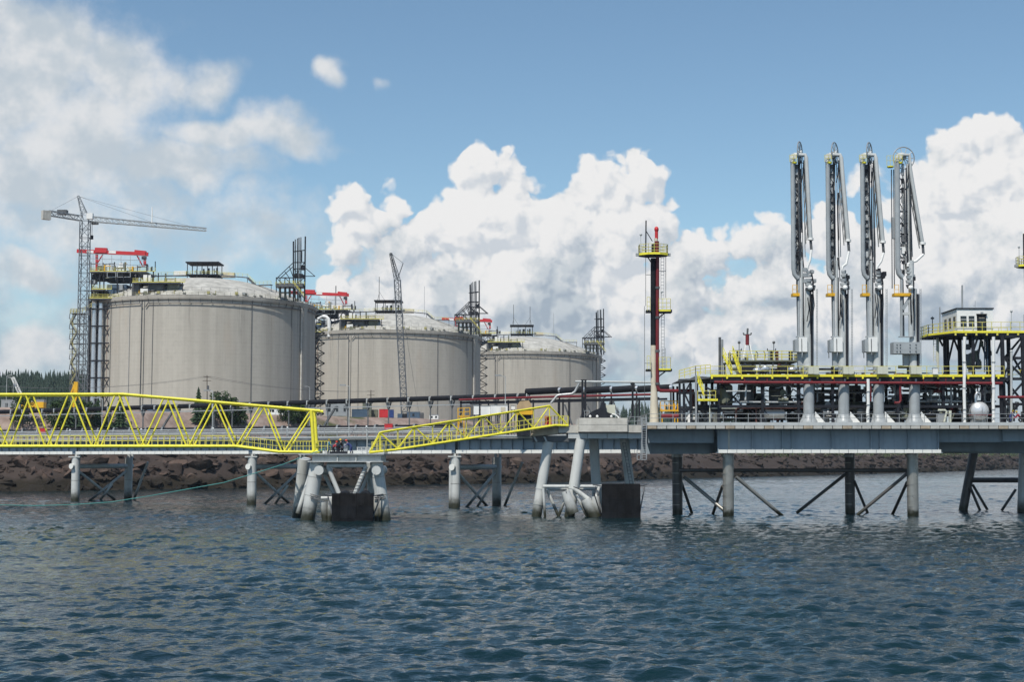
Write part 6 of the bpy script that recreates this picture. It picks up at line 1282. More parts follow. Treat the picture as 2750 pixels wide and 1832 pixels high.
    if k == 3: MB().lathe([(0.34, 0), (0.44, 0.06), (0.44, 0.2), (0.05, 0.22)], P(2107, 450, 0.2), 14).build('apex_platform', 'yellow', t, True); r = MB(); r.rail([P(2098, 444, -0.2), P(2116, 444, -0.2)], 1.3, 0.4, 0.025); r.build('platform_railing', 'yellow_rail', t)
    wc = P(2148, 409 + (k and 2), 0.6) if k < 3 else P(2143, 424, 0.6); ca, sa = math.cos(face), math.sin(face); wr = wheel_r
    def wp(a, rr, off=0.0): return wc + V(math.cos(a)*rr*ca - off*sa, math.cos(a)*rr*sa + off*ca, math.sin(a)*rr)
    MB().path([wp(2*math.pi*j/28, wr) for j in range(29)], 0.075, 6).build('pulley_rim', 'galv', t, True)
    for j in range(10): a = 2*math.pi*j/10; MB().tube(wp(a, 0.2), wp(a, wr), 0.05, 5).build('pulley_spoke', 'pale_steel', t, True)
    MB().tube(wp(0, 0, -0.3), wp(0, 0, 0.3), 0.26, 12).build('pulley_hub', 'pale_steel', t, True)
    MB().path([wp(-0.9, wr*0.9, 0.35), P(2158, 438), P(2156, 470), P(2152, 490)], 0.07, 6).build('hose', 'dark_steel', t, True)
    # outboard arm hanging on the right
    e0 = (2165 if k < 3 else 2161, 420 if k < 3 else 452); e1 = (e0[0] + 11 + tilt, 645 + 4*k)
    MB().path([P(xl+16, 416, 0.2), P(e0[0]-3, 416, 0.2), P(e0[0], e0[1]+4, 0.1), P(*e1, 0.0)], 0.27 if k < 3 else 0.24, 12).build('outboard_pipe', 'pale_steel', t, True)
    MB().beam(P(e0[0]-6, e0[1]+10, 0.7), P(e1[0]-6, e1[1], 0.7), 0.14, 0.3).build('outboard_truss', 'mid_steel', t); MB().beam(P(e0[0]-9, e0[1]+30, 0.9), P(e1[0]-13+tilt*0.2, e1[1]+10, 0.9), 0.1, 0.18).build('outboard_truss', 'galv', t)
    n = 7
    for j in range(n): f0, f1 = j/n, (j+1)/n; MB().beam(P(e0[0]-7+(e1[0]-e0[0])*f0, e0[1]+20+(e1[1]-e0[1]-20)*f0, 0.8), P(e0[0]-11+(e1[0]-e0[0])*f1, e0[1]+20+(e1[1]-e0[1]-20)*f1, 0.8), 0.07, 0.07).build('lacing', 'mid_steel' if j % 2 else 'galv', t)
    for px in (2152, 2158): MB().tube(P(px, 430, 1.2), P(px+4+tilt*0.2, 690, 1.2), 0.06, 5).build('cable', 'galv', t, True)
    # triple swivel and coupler
    MB().tube(P(*e1, 0), P(e1[0]+0.5, e1[1]-6, 0), 0.36, 12).build('swivel', 'white_paint', t, True); s0 = (e1[0]+2, e1[1]+26)
    MB().tube(P(*e1, 0.1), P(*s0, 0.1), 0.18, 8).build('swivel_leg', 'mid_steel', t, True); cp = (2172, 722) if k != 3 else (2158, 714)
    mid = ((s0[0]+cp[0])/2, (s0[1]+cp[1])/2 + (8 if k == 1 else 0)); MB().path([P(*s0, 0), P(mid[0], mid[1]+2, -0.1), P(cp[0]-3, cp[1]-6, -0.1), P(cp[0]-4, cp[1]+2, -0.1)], 0.16, 8).build('coupler_pipe', 'white_paint', t, True)
    for j, (dy, rr, h, m) in enumerate(((6, 0.33, 9, 'arm_grey'), (16, 0.40, 8, 'pale_steel'), (27, 0.44, 10, 'arm_grey'), (39, 0.50, 10, 'pale_steel'), (51, 0.46, 8, 'mid_steel'))): MB().tube(P(cp[0], cp[1]+dy+h-2), P(cp[0], cp[1]+dy), rr*0.85, 12, rr).build('coupler_ring', m, t, True)
    if k == 0: 
        for dy, rr, h in ((30, 0.36, 10), (44, 0.42, 10), (60, 0.34, 10)): MB().tube(P(2163, 690+dy+h), P(2163, 690+dy), rr*0.9, 10, rr).build('coupler_ring', 'arm_grey', t, True)
    MB().sphere(P(cp[0]+4, 773, -0.4), 0.34, 10, 8).build('actuator', 'white_paint', t, True); MB().path([P(cp[0]+8, 735, -0.2), P(cp[0]+12, 760, -0.3), P(cp[0]+11, 800, -0.2), P(cp[0]+7, 812, -0.1), P(cp[0]+5, 780, 0)], 0.09, 6).build('hose', 'insul_black', t, True)
    rs = random.Random(60+k)
    for j in range(9): px, py = cp[0]+rs.uniform(-4, 14), rs.uniform(722, 780); MB().box(P(px, py+rs.uniform(3, 9), rs.uniform(-0.4, 0.4)), P(px+rs.uniform(2, 5), py, rs.uniform(0.5, 0.9))).build('actuator', rs.choice(['mid_steel', 'galv', 'dark_steel', 'arm_grey']), t)
    px = 2129 if k < 3 else 2118; MB().box(P(px, 795, -0.5), P(px+14+(k == 3)*24, 790, 0.8)).build('service_platform', 'ochre', t); r = MB(); r.rail([P(px, 790, -0.5), P(px+12, 790, -0.5)], 1.2, 0.45, 0.03); r.build('platform_railing', 'ochre', t)
    nz = 16
    for j in range(nz):                                          # lacing between the thick pipe and the mast
        y0_, y1_ = 455 + 275*j/nz, 455 + 275*(j+1)/nz; a_, b_ = (xl+4, xl+13) if j % 2 else (xl+13, xl+4); MB().beam(P(a_, y0_, 0.35), P(b_, y1_, 0.35), 0.08, 0.08).build('lacing', 'dark_steel' if (j+k) % 3 else 'galv', t)
    for j in range(5):                                           # hoses hanging inside the arm
        hx = rs.uniform(2142, 2160); y0_ = rs.uniform(440, 560); y1_ = rs.uniform(620, 760); MB().path([P(hx, y0_, 0.1), P(hx+rs.uniform(-2, 3), (y0_+y1_)/2, -0.1), P(hx+rs.uniform(0, 5), y1_, 0.1)], rs.uniform(0.05, 0.1), 6).build('hose', rs.choice(['insul_black', 'dark_steel', 'mid_steel']), t, True)
    for j in range(4):
        hx = rs.uniform(2160, 2186); y0_ = rs.uniform(780, 800); MB().path([P(hx, y0_, -0.5), P(hx+rs.uniform(-3, 4), y0_+30, -0.7), P(hx+rs.uniform(-3, 3), rs.uniform(840, 900), -0.4)], 0.06, 6).build('hose', 'insul_black', t, True)
    for j in range(12):
        f = j/11; py = 455 + 270*f; MB().box(P(2137+2*f, py+rs.uniform(6, 16), 0.35), P(2142+2*f, py, 0.6)).build('mast_fitting', rs.choice(['dark_steel', 'mid_steel', 'pale_steel', 'galv']), t)
    for j in range(7): py = rs.uniform(640, 720); px = rs.uniform(2144, 2158); MB().tube(P(px, py, 0.2), P(px+rs.uniform(-2, 6), py+rs.uniform(18, 50), 0.2), rs.uniform(0.05, 0.12), 6).build('hydraulic_line', rs.choice(['dark_steel', 'galv', 'mid_steel']), t, True)
    MB().tube(P(2157, 745, 0.7), P(2158, 905, 0.7), 0.08, 8).build('inner_column', 'dark_steel', t, True); MB().beam(P(2140, 750, 0.8), P(2143, 905, 0.8), 0.14, 0.4).build('inner_column', 'mid_steel', t)
    MB().box(P(2143, 985, 0.3), P(2151, 946, 0.9)).build('lower_frame', 'arm_grey', t)
for k, (xb, tilt, wr, fc) in enumerate(((2169, 1, 1.42, R(66)), (2263, 8, 1.42, R(60)), (2356, 8, 1.42, R(62)), (2453, 22, 1.45, R(8)))): loading_arm(k, xb, 0, tilt, 0, wr, fc)
# ================================================================== fire monitor towers
def monitor_tower():
    D = PD + 4.5
    def P(px, py, d=0.0): return W(px, py, D + d)
    b = P(1757, 1138); b.z = PZ; t = thing('monitor_tower', b, 'tall slim tower with cream foot, black upper half and red riser', 'fire monitor tower', 'fire monitor towers')
    MB().tube(b, V(b.x, b.y, P(1755, 1030).z), 0.62, 16, 0.38).build('foot', 'cream', t, True); MB().tube(P(1755, 1030), P(1755, 927), 0.38, 16).build('lower_pole', 'cream', t, True); MB().tube(P(1755, 928), P(1755, 694), 0.385, 16).build('upper_pole', 'insul_black', t, True)
    rp = MB().path([P(1766, 690, -0.3), P(1765.5, 930, -0.3), P(1766, 1036, -0.3), P(1768, 1046, -0.3), P(1774, 1050, -0.3), P(1864, 1050, -0.3)], 0.23, 10).build('red_riser', 'red_pipe', t, True)
    for py in (770, 850, 940, 1028): MB().tube(P(1765.6, py, -0.3), P(1765.6, py+6, -0.3), 0.31, 10).build('riser_clamp', 'mid_steel', rp, True)
    # top platform, octagonal
    c = P(1754, 688); o = [c+V(2.0*math.cos(R(22.5+45*j)), 1.7*math.sin(R(22.5+45*j)), 0) for j in range(8)]
    pl = MB().prism(o, (0, 0, 0.12)).build('top_platform', 'dark_steel', t); rm = MB(); ra = MB()
    for j in range(8): rm.beam(o[j]+V(0,0,0.18), o[(j+1)%8]+V(0,0,0.18), 0.07, 0.3)
    rm.build('toe_board', 'yellow', pl); ra.rail([p+V(0,0,0.2) for p in o+[o[0]]], 1.25, 0.8, 0.03, (1, .66, .33)); ra.build('platform_railing', 'yellow_rail', pl)
    for dx in (-14, 14): MB().beam(P(1754+dx, 691), P(1754+dx*0.3, 706), 0.14, 0.14).build('bracket', 'dark_steel', pl)
    for dx in (-42, 42): MB().box(c+V(dx/20.6-0.25,-0.3,0.0), c+V(dx/20.6+0.25,0.1,0.35)).build('floodlight', 'galv', pl)
    MB().tube(P(1758, 688), P(1758, 656), 0.42, 12).build('monitor_base', 'dark_steel', t, True); MB().tube(P(1764, 678, -0.2), P(1764, 648, -0.2), 0.3, 10).build('monitor_valve', 'red_pipe', t, True); MB().tube(P(1762, 658), P(1762, 640), 0.24, 10).build('monitor_neck', 'cream', t, True); MB().path([P(1763, 642), P(1763, 622), P(1762, 612)], 0.22, 10).sphere(P(1763, 616), 0.30, 10, 8, (1, 1, 1.3)).build('monitor_nozzle', 'red_paint', t, True)
    MB().beam(P(1734, 684), P(1735, 592), 0.16, 0.16).beam(P(1735, 620), P(1752, 648), 0.1, 0.1).build('davit', 'dark_steel', t); MB().tube(P(1721, 684), P(1721, 632), 0.04, 5).sphere(P(1721, 630), 0.18, 8, 6).build('lamp', 'pale_steel', t, True)
    for (x0, x1, py) in ((1770, 1801, 835), (1770, 1801, 993)):
        q = MB().box(P(x0, py+4, -1.0), P(x1, py, 0.8)).build('side_platform', 'dark_steel', t); MB().box(P(x0, py+1, -1.06), P(x1, py-3, -1.01)).build('toe_board', 'yellow', q); r = MB(); r.rail([P(x0, py, 0.8), P(x0, py, -1.0), P(x1, py, -1.0), P(x1, py, 0.8)], 1.6, 0.55, 0.03, (1, .66, .33)); r.build('platform_railing', 'yellow_rail', q); MB().path([P(1764, py+26, 0), P(1772, py+16, -0.6), P(1788, py+4, -0.6)], 0.08, 6).build('bracket', 'dark_steel', q)
        r = MB(); r.rail([P(1738, py, -0.8), P(1746, py, -0.8)], 1.8, 0.4, 0.03, (1, .66, .33)); r.build('platform_railing', 'yellow_rail', q); MB().box(P(1736, py+4, -0.8), P(1746, py, 0.5)).build('back_platform', 'dark_steel', q)
    for (xa, y0, y1) in ((1779, 690, 800), (1780, 838, 990), (1783, 935, 990)):
        l = MB()
        for dx in (-4, 4): l.beam(P(xa+dx, y0), P(xa+dx, y1), 0.06, 0.06)
        for py in np.arange(y0+4, y1, 9): l.beam(P(xa-4, py), P(xa+4, py), 0.05, 0.05)
        l.build('ladder', 'galv', t)
    MB().beam(P(1788, 690, 0.3), P(1788, 800, 0.3), 0.07, 0.07).beam(P(1770, 728, 0.3), P(1788, 728, 0.3), 0.06, 0.06).build('ladder_cage', 'mid_steel', t)
    for px, y0, y1 in ((1734, 690, 822), (1731, 822, 1130)): MB().tube(P(px, y0), P(px, y1), 0.035, 5).build('guide_wire', 'mid_steel', t)
    MB().beam(P(1731, 976), P(1748, 976), 0.07, 0.07).beam(P(1734, 738), P(1750, 738), 0.07, 0.07).build('wire_bracket', 'mid_steel', t)
    MB().tube(P(1777, 834, -1.0), P(1777, 786, -1.0), 0.035, 5).sphere(P(1777, 784, -1.0), 0.17, 8, 6).build('lamp', 'pale_steel', t, True)
    return t
mt = monitor_tower(); loc = W(2780, 1136, 206.0); loc.z = PZ
dup(mt, loc, 'fire monitor tower whose platform edge shows high beside the lattice tower')
# ================================================================== cabin tower and lattice gangway tower at the right
def cabin_tower():
    D = PD + 3.0
    def P(px, py, d=0.0): return W(px, py, D + d)
    c = P(2620, 892); t = thing('cabin_tower', V(P(2610, 1136).x, D+3.5, PZ), 'dark steel tower carrying a yellow edged deck', 'tower')
    xa, xb = P(2502, 892, 3).x, P(2765, 892).x; z = c.z; y1 = D + 8.6
    deck = [V(P(2562, 892).x, D, z), V(xb, D, z), V(xb, y1, z), V(xa, y1, z), V(xa, D+4.5, z)]
    MB().prism(deck, (0, 0, -0.35)).build('deck', 'dark_steel', t); tb = MB()
    for a, b in ((deck[4], deck[0]), (deck[0], deck[1]), (deck[3], deck[4])): tb.beam(a+V(0,-0.04,0.02), b+V(0,-0.04,0.02), 0.08, 0.28)
    tb.build('toe_board', 'yellow', t); r = MB(); r.rail([deck[3], deck[4], deck[0]], 1.35, 0.9, 0.035, (1, .66, .33)); r.rail([deck[0], deck[1]], 1.3, 1.2, 0.03, (1, .5)); r.rail([deck[2], deck[3]], 1.3, 1.2, 0.03, (1, .66, .33)); r.build('deck_railing', 'yellow_rail', t)
    for px in np.arange(2566, 2760, 28): MB().box(P(px-2, 901, -0.05), P(px+2, 895, 0.05)).build('rail_bracket', 'yellow_rail', t)
    for (px, d) in ((2536, 4.6), (2575, 4.8), (2578, 8.2), (2612, 0.6), (2650, 6.0), (2544, 8.2)): p = P(px, 900, d); MB().beam(V(p.x, D+d, UZ-0.1 if px < 2600 else PZ), V(p.x, D+d, z-0.35), 0.34, 0.34).build('column', 'dark_steel', t)
    for a, b, d in (((2562, 906), (2544, 985), 4.6), ((2560, 906), (2575, 945), 4.8), ((2520, 906), (2532, 930), 4.6), ((2626, 906), (2612, 950), 0.6), ((2636, 906), (2620, 990), 3), ((2634, 915), (2656, 985), 3), ((2652, 930), (2665, 955), 3)): MB().beam(P(*a, d), P(*b, d), 0.22, 0.22).build('brace', 'dark_steel', t)
    l = MB()
    for dx in (-4, 4): l.beam(P(2648+dx, 906, 2), P(2648+dx, 1000, 2), 0.1, 0.22)
    for py in np.arange(910, 1000, 7): l.beam(P(2644, py, 2), P(2652, py, 2), 0.2, 0.06)
    l.build('ship_ladder', 'dull_blue', t)
    l = MB()
    for dx in (-4, 4): l.beam(P(2511+dx, 905, 4.5), P(2511+dx, 972, 4.5), 0.07, 0.07)
    for py in np.arange(910, 972, 7): l.beam(P(2507, py, 4.5), P(2515, py, 4.5), 0.05, 0.05)
    l.build('caged_ladder', 'cabinet', t); MB().tube(P(2519, 1000, 4.5), P(2519, 895, 4.5), 0.15, 8).build('down_pipe', 'cabinet', t, True)
    MB().tube(P(2504, 900, 4.6), P(2504, 850, 4.6), 0.06, 6).box(P(2501, 857, 4.5), P(2507, 853, 4.8)).build('mast', 'mid_steel', t); MB().tube(P(2524, 895, 5), P(2524, 825, 5), 0.09, 6).build('mast', 'galv', t, True)
    rs = random.Random(3)
    for k in range(16): px = rs.uniform(2596, 2640); py = rs.uniform(930, 1000); p = P(px, py, 3); MB().tube(p, p+V(0,0,rs.uniform(0.5,1.6)), rs.uniform(0.1,0.35), 8).build('pipe', rs.choice(['dark_steel', 'mid_steel', 'bronze_green']), t, True)
    # cabin
    x0, x1 = P(2574, 888).x, P(2671, 888).x; y0, yb = D+0.5, D+7.2; zt = P(2600, 826).z; zb = z+0.02
    h = thing('control_cabin', V((x0+x1)/2, (y0+yb)/2, zb), 'white control cabin with barred windows and a dark door on the tower', 'cabin')
    MB().box(V(x0, y0, zb), V(x1, yb, zt-0.16)).build('wall', 'white_paint', h); MB().box(V(x0-0.12, y0-0.12, zt-0.155), V(x1+0.12, yb+0.12, zt)).build('roof', 'dark_steel', h)
    def win(px0, px1, py0, py1, rows, cols, nm='window'):
        a, b = P(px0, py1, 0.5), P(px1, py0, 0.5); o = MB().box(V(a.x, y0-0.03, a.z), V(b.x, y0-0.003, b.z)).build(nm, 'white_paint' if nm == 'window' else 'dark_steel', h); wd, hh = (b.x-a.x)/cols, (b.z-a.z)/rows
        for i in range(cols):
            for j in range(rows): MB().box(V(a.x+i*wd+0.035, y0-0.045, a.z+j*hh+0.035), V(a.x+(i+1)*wd-0.035, y0-0.032, a.z+(j+1)*hh-0.035)).build('pane', 'dark_glass', o)
        return o
    win(2579, 2596, 848, 878, 3, 1); win(2601, 2617, 848, 878, 3, 1)
    a, b = P(2624, 888, 0.5), P(2648, 845, 0.5); d = MB().box(V(a.x, y0-0.04, zb+0.03), V(b.x, y0-0.003, b.z)).build('door', 'dark_steel', h); MB().box(V(a.x-0.06, y0-0.3, b.z), V(b.x+0.08, y0-0.003, b.z+0.08)).build('door_canopy', 'dark_steel', d)
    wd, hh = (b.x-a.x-0.5)/2, (b.z-0.5-zb)/3
    for i in range(2):
        for j in range(3): MB().box(V(a.x+0.28+i*wd+0.03, y0-0.055, zb+0.08+j*hh+0.03), V(a.x+0.28+(i+1)*wd-0.03, y0-0.042, zb+0.08+(j+1)*hh-0.03)).build('pane', 'dark_glass', d)
    b_ = MB()
    for j in range(4): b_.box(V(a.x+0.25, y0-0.07, zb+0.05+j*hh), V(b.x-0.2, y0-0.057, zb+0.09+j*hh))
    b_.build('glazing_bars', 'cream', d)
    MB().box(P(2634, 845, 0.3), P(2640, 838, 0.45)).build('door_lamp', 'galv', h)
    for yy in (D+1.0, D+3.0, D+5.0): 
        o = MB().box(V(x0-0.03, yy, zb+0.75), V(x0-0.003, yy+1.15, zb+2.2)).build('window', 'cream', h)
        for j in range(2): MB().box(V(x0-0.045, yy+0.06+j*0.55, zb+0.82), V(x0-0.032, yy+0.54+j*0.55, zb+2.13)).build('pane', 'dark_glass', o)
    MB().tube(P(2584, 826, 3), P(2584, 766, 3), 0.12, 8).build('roof_mast', 'galv', h, True); MB().tube(P(2619, 826, 3), P(2619, 808, 3), 0.025, 5).beam(P(2614, 821, 3), P(2619, 821, 3), 0.05, 0.05).build('roof_antenna', 'galv', h)
    # lattice tower beyond the cabin
    D2 = PD + 2.6; g = thing('gangway_tower', W(2697, 1136, D2), 'black lattice tower with stairs at the right end of the platform', 'tower')
    def G(px, py, d=0.0): return W(px, py, D2 + d)
    for px in (2697, 2752, 2800):
        for d in (0, 5.5): a = G(px, 1136, 0); MB().beam(V(a.x, D2+d, PZ), V(a.x, D2+d, G(px, 900).z), 0.42, 0.42).build('column', 'dark_steel', g)
    for py in (962, 1018, 1086, 904):
        for d in (0, 5.5): MB().beam(G(2697, py, d), G(2800, py, d), 0.3, 0.34).build('beam', 'dark_steel', g)
    for a, b, d in (((2697, 1005), (2752, 905), 0), ((2697, 962), (2745, 905), 5.5), ((2700, 966), (2752, 1018), 0), ((2722, 962), (2752, 1015), 5.5), ((2697, 1085), (2752, 1022), 0), ((2700, 1022), (2752, 1086), 5.5), ((2697, 1130), (2735, 1088), 0), ((2752, 905), (2800, 962), 0), ((2752, 1018), (2800, 962), 0)): MB().beam(G(*a, d), G(*b, d), 0.24, 0.24).build('brace', 'dark_steel', g)
    s = MB()
    for k in range(4): 
        a, b = ((2676, 950), (2694, 905)) if k % 2 else ((2704, 1012), (2745, 968)); s.beam(G(*a, 1+k), G(*b, 1+k), 0.12, 0.25)
    s.build('stair_stringers', 'mid_steel', g); r = MB(); r.rail([G(2700, 1018, 0.2), G(2800, 1018, 0.2)], 1.15, 1.0, 0.035, (1, .5)); r.build('railing', 'yellow_rail', g); MB().beam(G(2700, 1019, 0.1), G(2800, 1019, 0.1), 0.08, 0.22).build('toe_board', 'yellow', g)
    MB().tube(G(2716, 1136, -0.6), G(2716, 946, -0.6), 0.16, 8).sphere(G(2716, 944, -0.6), 0.2, 8, 6).build('lamp_column', 'pale_steel', g, True)
    MB().tube(G(2716, 895, 0.5), G(2716, 838, 0.5), 0.05, 6).sphere(G(2716, 836, 0.5), 0.18, 8, 6).build('lamp', 'pale_steel', g, True)
    for k in range(14): px = random.Random(k).uniform(2690, 2760); py = random.Random(k+50).uniform(1086, 1136); p = G(px, py, 2.5); MB().tube(p, p+V(0,0,random.Random(k+9).uniform(0.4,1.4)), 0.14+0.02*(k%4), 8).build('pipe', ['mid_steel', 'galv', 'bronze_green'][k%3], g, True)
cabin_tower()
# white round ended vessel
p = PP(2632, 1104, 1.4); t = thing('white_vessel', V(p.x, p.y+3, PZ), 'round ended silver white vessel with a pipe bend on top', 'vessel')
MB().lathe([(0.01, -0.62), (0.35, -0.56), (0.7, -0.42), (1.0, -0.2), (1.16, 0.0), (1.16, 6.0)], p, 28, 'y').build('shell', 'vessel_white', t, True) if 'vessel_white' in M else None
pmat('vessel_white', (0.62, 0.63, 0.64), 0.32, metal=0.35, var=0.06, streak=0.15)
MB().lathe([(0.01, -0.62), (0.35, -0.56), (0.7, -0.42), (1.0, -0.2), (1.16, 0.0), (1.16, 6.0)], p, 28, 'y').build('shell', 'vessel_white', t, True)
MB().path([p+V(-0.25,0.9,1.0), p+V(-0.25,0.9,2.0), p+V(-0.1,0.9,2.35), p+V(0.2,0.9,2.4), p+V(0.4,0.9,2.1), p+V(0.4,0.9,1.7)], 0.2, 10).build('outlet_pipe', 'silver', t, True)
MB().box(p+V(-0.9,0.5,-1.7), p+V(0.9,0.9,-0.9)).build('saddle', 'galv', t); MB().tube(p+V(-1.7,-0.75,-0.55), p+V(1.4,-0.75,-0.55), 0.05, 6).build('red_line', 'red_pipe', t); MB().tube(p+V(0.05,-0.72,-1.7), p+V(0.05,-0.72,0.4), 0.035, 5).build('gauge_line', 'galv', t)
t = thing('pump_skid', PP(2525, 1136, 1.0), 'pale pump skid with elbows on the deck left of the round vessel', 'pump')
MB().path([PP(2519, 1102, 1), PP(2538, 1102, 1), PP(2542, 1106, 1), PP(2540, 1116, 1), PP(2536, 1134, 1)], 0.13, 8).build('elbow_pipe', 'cabinet', t, True); MB().tube(PP(2551, 1136, 1), PP(2552, 1103, 1), 0.19, 10).build('filter', 'cabinet', t, True); MB().box(PP(2519, 1134, 1.2), PP(2538, 1112, 2)).build('motor', 'galv', t)
q = MB().tube(PP(1776, 1118, 3), PP(1822, 1118, 3), 0.3, 10); solo(q, 'red_header', 'red_pipe', PP(1800, 1136, 3), 'thick red header pipe low beside the monitor tower foot', 'pipe', smooth=True)
t = thing('valve_stand', PP(1800, 1136, 5), 'orange valve stand with handrails right of the monitor tower', 'valve stand'); r = MB(); r.rail([PP(1774, 1102, 5), PP(1820, 1102, 5)], 1.2, 0.6, 0.05); r.build('railing', 'ochre', t); MB().box(PP(1774, 1105, 4.5), PP(1822, 1102, 6)).build('platform', 'ochre', t)
for px in (1778, 1812, 1820): MB().beam(PP(px, 1136, 5), PP(px, 1084 if px > 1800 else 1098, 5), 0.12, 0.12).build('post', 'ochre', t)
# ================================================================== people
def person(base, face, joints, mats, lab, helmet, hold=None):
    # joints: dict of local points (x right, y away, z up) before turning by face
    J = joints; ca, sa = math.cos(face), math.sin(face)
    names = list(J); idx = {n: i for i, n in enumerate(names)}
    bones = [('pelvis','chest'),('chest','neck'),('neck','head'),('head','crown'),('chest','shl'),('shl','ell'),('ell','wrl'),('wrl','hal'),('chest','shr'),('shr','elr'),('elr','wrr'),('wrr','har'),('pelvis','hil'),('hil','knl'),('knl','anl'),('anl','tol'),('pelvis','hir'),('hir','knr'),('knr','anr'),('anr','tor')]
    rad = dict(pelvis=.16, chest=.18, neck=.075, head=.105, crown=.09, shl=.085, shr=.085, ell=.06, elr=.06, wrl=.045, wrr=.045, hal=.04, har=.04, hil=.12, hir=.12, knl=.085, knr=.085, anl=.06, anr=.06, tol=.05, tor=.05)
    me = bpy.data.meshes.new('person'); me.from_pydata([(p[0]*ca-p[1]*sa, p[0]*sa+p[1]*ca, p[2]) for p in J.values()], [(idx[a], idx[b]) for a, b in bones], [])
    o = bpy.data.objects.new('person', me); COL.objects.link(o); o.location = base
    md = o.modifiers.new('skin', 'SKIN'); md.use_smooth_shade = True
    for i, n in enumerate(names): me.skin_vertices[0].data[i].radius = (rad[n], rad[n]); me.skin_vertices[0].data[i].use_root = n == 'pelvis'
    o.modifiers.new('sub', 'SUBSURF').levels = 1
    dg = bpy.context.evaluated_depsgraph_get(); nm = bpy.data.meshes.new_from_object(o.evaluated_get(dg)); o.modifiers.clear(); o.data = nm; nm.materials.clear()
    for m in mats: nm.materials.append(M[m])                      # jacket, trousers, skin, boots
    pts = [(Vector(me.vertices[i].co), n) for i, n in enumerate(names)]
    for pl in nm.polygons:
        c = pl.center; n = min(pts, key=lambda q: (q[0]-c).length - rad[q[1]]*0.6)[1]
        pl.material_index = 2 if n in ('head', 'crown', 'neck', 'hal', 'har') else (3 if n in ('tol', 'tor', 'anl', 'anr') else (1 if n in ('knl', 'knr', 'hil', 'hir', 'pelvis') else 0)); pl.use_smooth = True
    ORIG[o.name] = Vector(base); tag(o, lab, 'person', 'workers on the jetty')
    hd = Vector(me.vertices[idx['crown']].co) + Vector(base); MB().sphere(hd+V(0,0,0.0), 0.155, 12, 8, (1,1,0.8)).lathe([(0.15, -0.02), (0.2, -0.03), (0.2, -0.015)], hd, 12).build('helmet', helmet, o, True)
    return o
def stand(lean=0.0, crouch=0.0, reach=0.3):
    z = 0.92 - crouch*0.45; cx = lean*0.45; ch = z + 0.45*math.cos(lean); h = dict(pelvis=(0,0,z), chest=(cx, 0, ch), neck=(cx+lean*0.16, 0, ch+0.17), head=(cx+lean*0.22, 0, ch+0.31), crown=(cx+lean*0.27, 0, ch+0.44))
    for s, k in ((-1, 'l'), (1, 'r')):
        h['sh'+k] = (cx+0.02, 0.19*s, ch+0.06); h['el'+k] = (cx+0.12+reach*0.3, 0.25*s, ch-0.22); h['wr'+k] = (cx+0.2+reach*0.8, 0.2*s, ch-0.38); h['ha'+k] = (cx+0.24+reach*1.0, 0.18*s, ch-0.44)
        h['hi'+k] = (0.02, 0.10*s, z-0.06); h['kn'+k] = (0.08+crouch*0.38+0.08*s, 0.12*s, 0.48-crouch*0.1); h['an'+k] = (-0.04+0.10*s, 0.12*s, 0.08); h['to'+k] = (0.14+0.10*s, 0.13*s, 0.05)
    return h
zd = DZ
person(V(W(892, 1219, DD+2.5).x, DD+2.5, zd), 0.0, stand(0.75, 0.55, 0.45), ['jacket_red', 'cloth_dark', 'skin', 'cloth_dark'], 'person in a red jacket crouching over gear on the steel dolphin', 'helmet_red')
person(V(W(921, 1219, DD+2.8).x, DD+2.8, zd), math.pi, stand(0.45, 0.15, 0.3), ['cloth_dark', 'cloth_dark', 'skin', 'cloth_dark'], 'person in black with a yellow helmet standing on the steel dolphin', 'helmet_yellow')
person(V(W(944, 1219, DD+2.2).x, DD+2.2, zd), math.pi, stand(0.9, 0.05, 0.5), ['coverall_blue', 'coverall_blue', 'skin', 'cloth_dark'], 'person in blue overalls bending down beside the black clad worker', 'helmet_red')
person(V(W(880, 1219, DD+4.5).x, DD+4.5, zd), 0.3, stand(0.2, 0.1, 0.2), ['jacket_cyan', 'dull_blue_cloth', 'skin', 'cloth_dark'], 'person in a light blue jacket standing at the end of the footbridge', 'helmet_yellow') if 'dull_blue_cloth' in M else None
pmat('dull_blue_cloth', (0.05, 0.12, 0.2), 0.85, var=0.1)
person(V(W(880, 1219, DD+4.5).x, DD+4.5, zd), 0.3, stand(0.2, 0.1, 0.2), ['jacket_cyan', 'dull_blue_cloth', 'skin', 'cloth_dark'], 'person in a light blue jacket standing at the end of the footbridge', 'helmet_yellow')
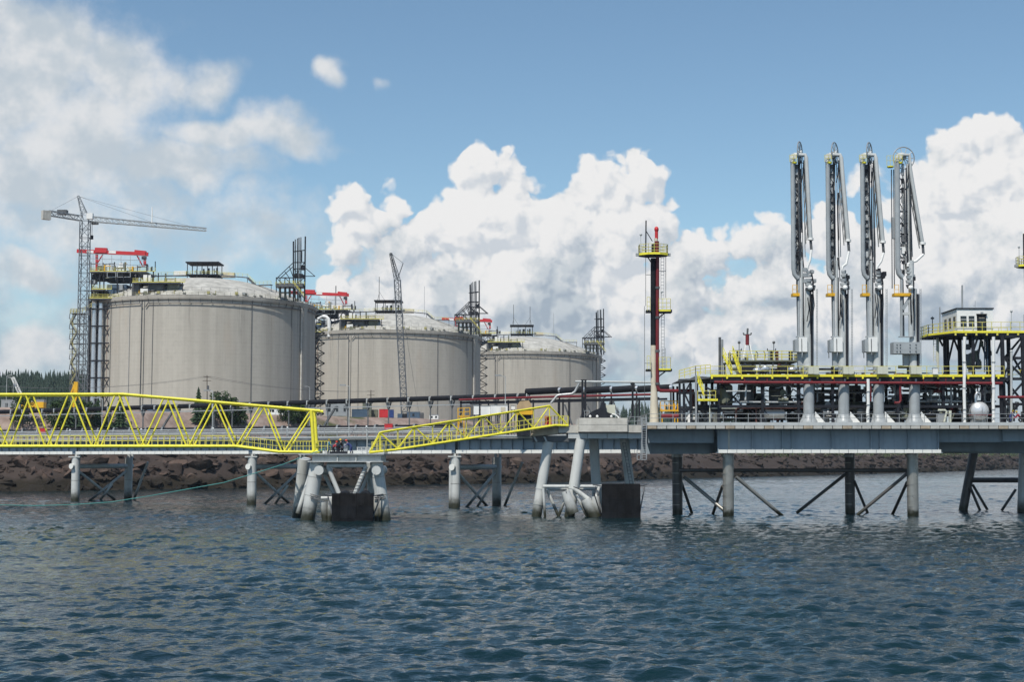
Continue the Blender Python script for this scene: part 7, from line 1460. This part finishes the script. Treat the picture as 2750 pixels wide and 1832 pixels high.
person(V(PP(2712, 1136, 1.5).x, PD+1.5, PZ), 0.0, stand(0.6, 0.3, 0.4), ['coverall_blue', 'coverall_blue', 'skin', 'cloth_dark'], 'person in blue stooping by the railing under the lattice tower', 'helmet_yellow'); person(V(PP(2741, 1136, 1.5).x, PD+1.5, PZ), math.pi, stand(0.7, 0.5, 0.4), ['jacket_red', 'cloth_dark', 'skin', 'cloth_dark'], 'person in red kneeling near the right end of the platform rail', 'helmet_yellow')
p = V(W(908, 1219, DD+2.4).x, DD+2.4, zd); t = thing('capstan_winch', p, 'dark capstan winch between the crouching and standing workers', 'winch')
MB().lathe([(0.42, 0), (0.42, 0.15), (0.24, 0.3), (0.2, 0.6), (0.3, 0.85), (0.34, 0.9), (0.02, 0.92)], p, 16).build('drum', 'dark_steel', t, True); MB().box(p+V(-1.0,-0.4,0), p+V(1.1,0.5,0.28)).build('bed', 'dark_steel', t); MB().box(p+V(0.7,-0.3,0.28), p+V(1.15,0.2,1.2)).build('motor', 'galv', t)
p = V(W(960, 1219, DD+1).x, DD+1, zd); t = thing('gear_rack', p, 'low white pipe rack on the dolphin deck beside the gangway foot', 'rack')
for dx in (0, 0.5, 1.0, 1.5): MB().beam(p+V(dx,0,0), p+V(dx,0,0.75), 0.06, 0.06).build('post', 'white_paint', t)
for z in (0.25, 0.5, 0.75): MB().beam(p+V(-0.1,0,z), p+V(1.6,0,z), 0.06, 0.06).build('rail', 'white_paint', t)
# ================================================================== thin sea haze
m = bpy.data.materials.new('haze'); m.use_nodes = True; k = NT(m.node_tree); k.n.clear()
pv = k.new('ShaderNodeVolumePrincipled'); pv.inputs['Color'].default_value = (0.78, 0.86, 0.95, 1); pv.inputs['Density'].default_value = 0.00007; pv.inputs['Anisotropy'].default_value = 0.2
ou = k.new('ShaderNodeOutputMaterial'); k.l.new(pv.outputs[0], ou.inputs['Volume']); M['haze'] = m
h = MB().box((-3200, -60, -8.0), (3300, 10800, 135)).build('haze', 'haze'); h['kind'] = 'stuff'; h['label'] = 'thin pale haze over the water and the far shore'
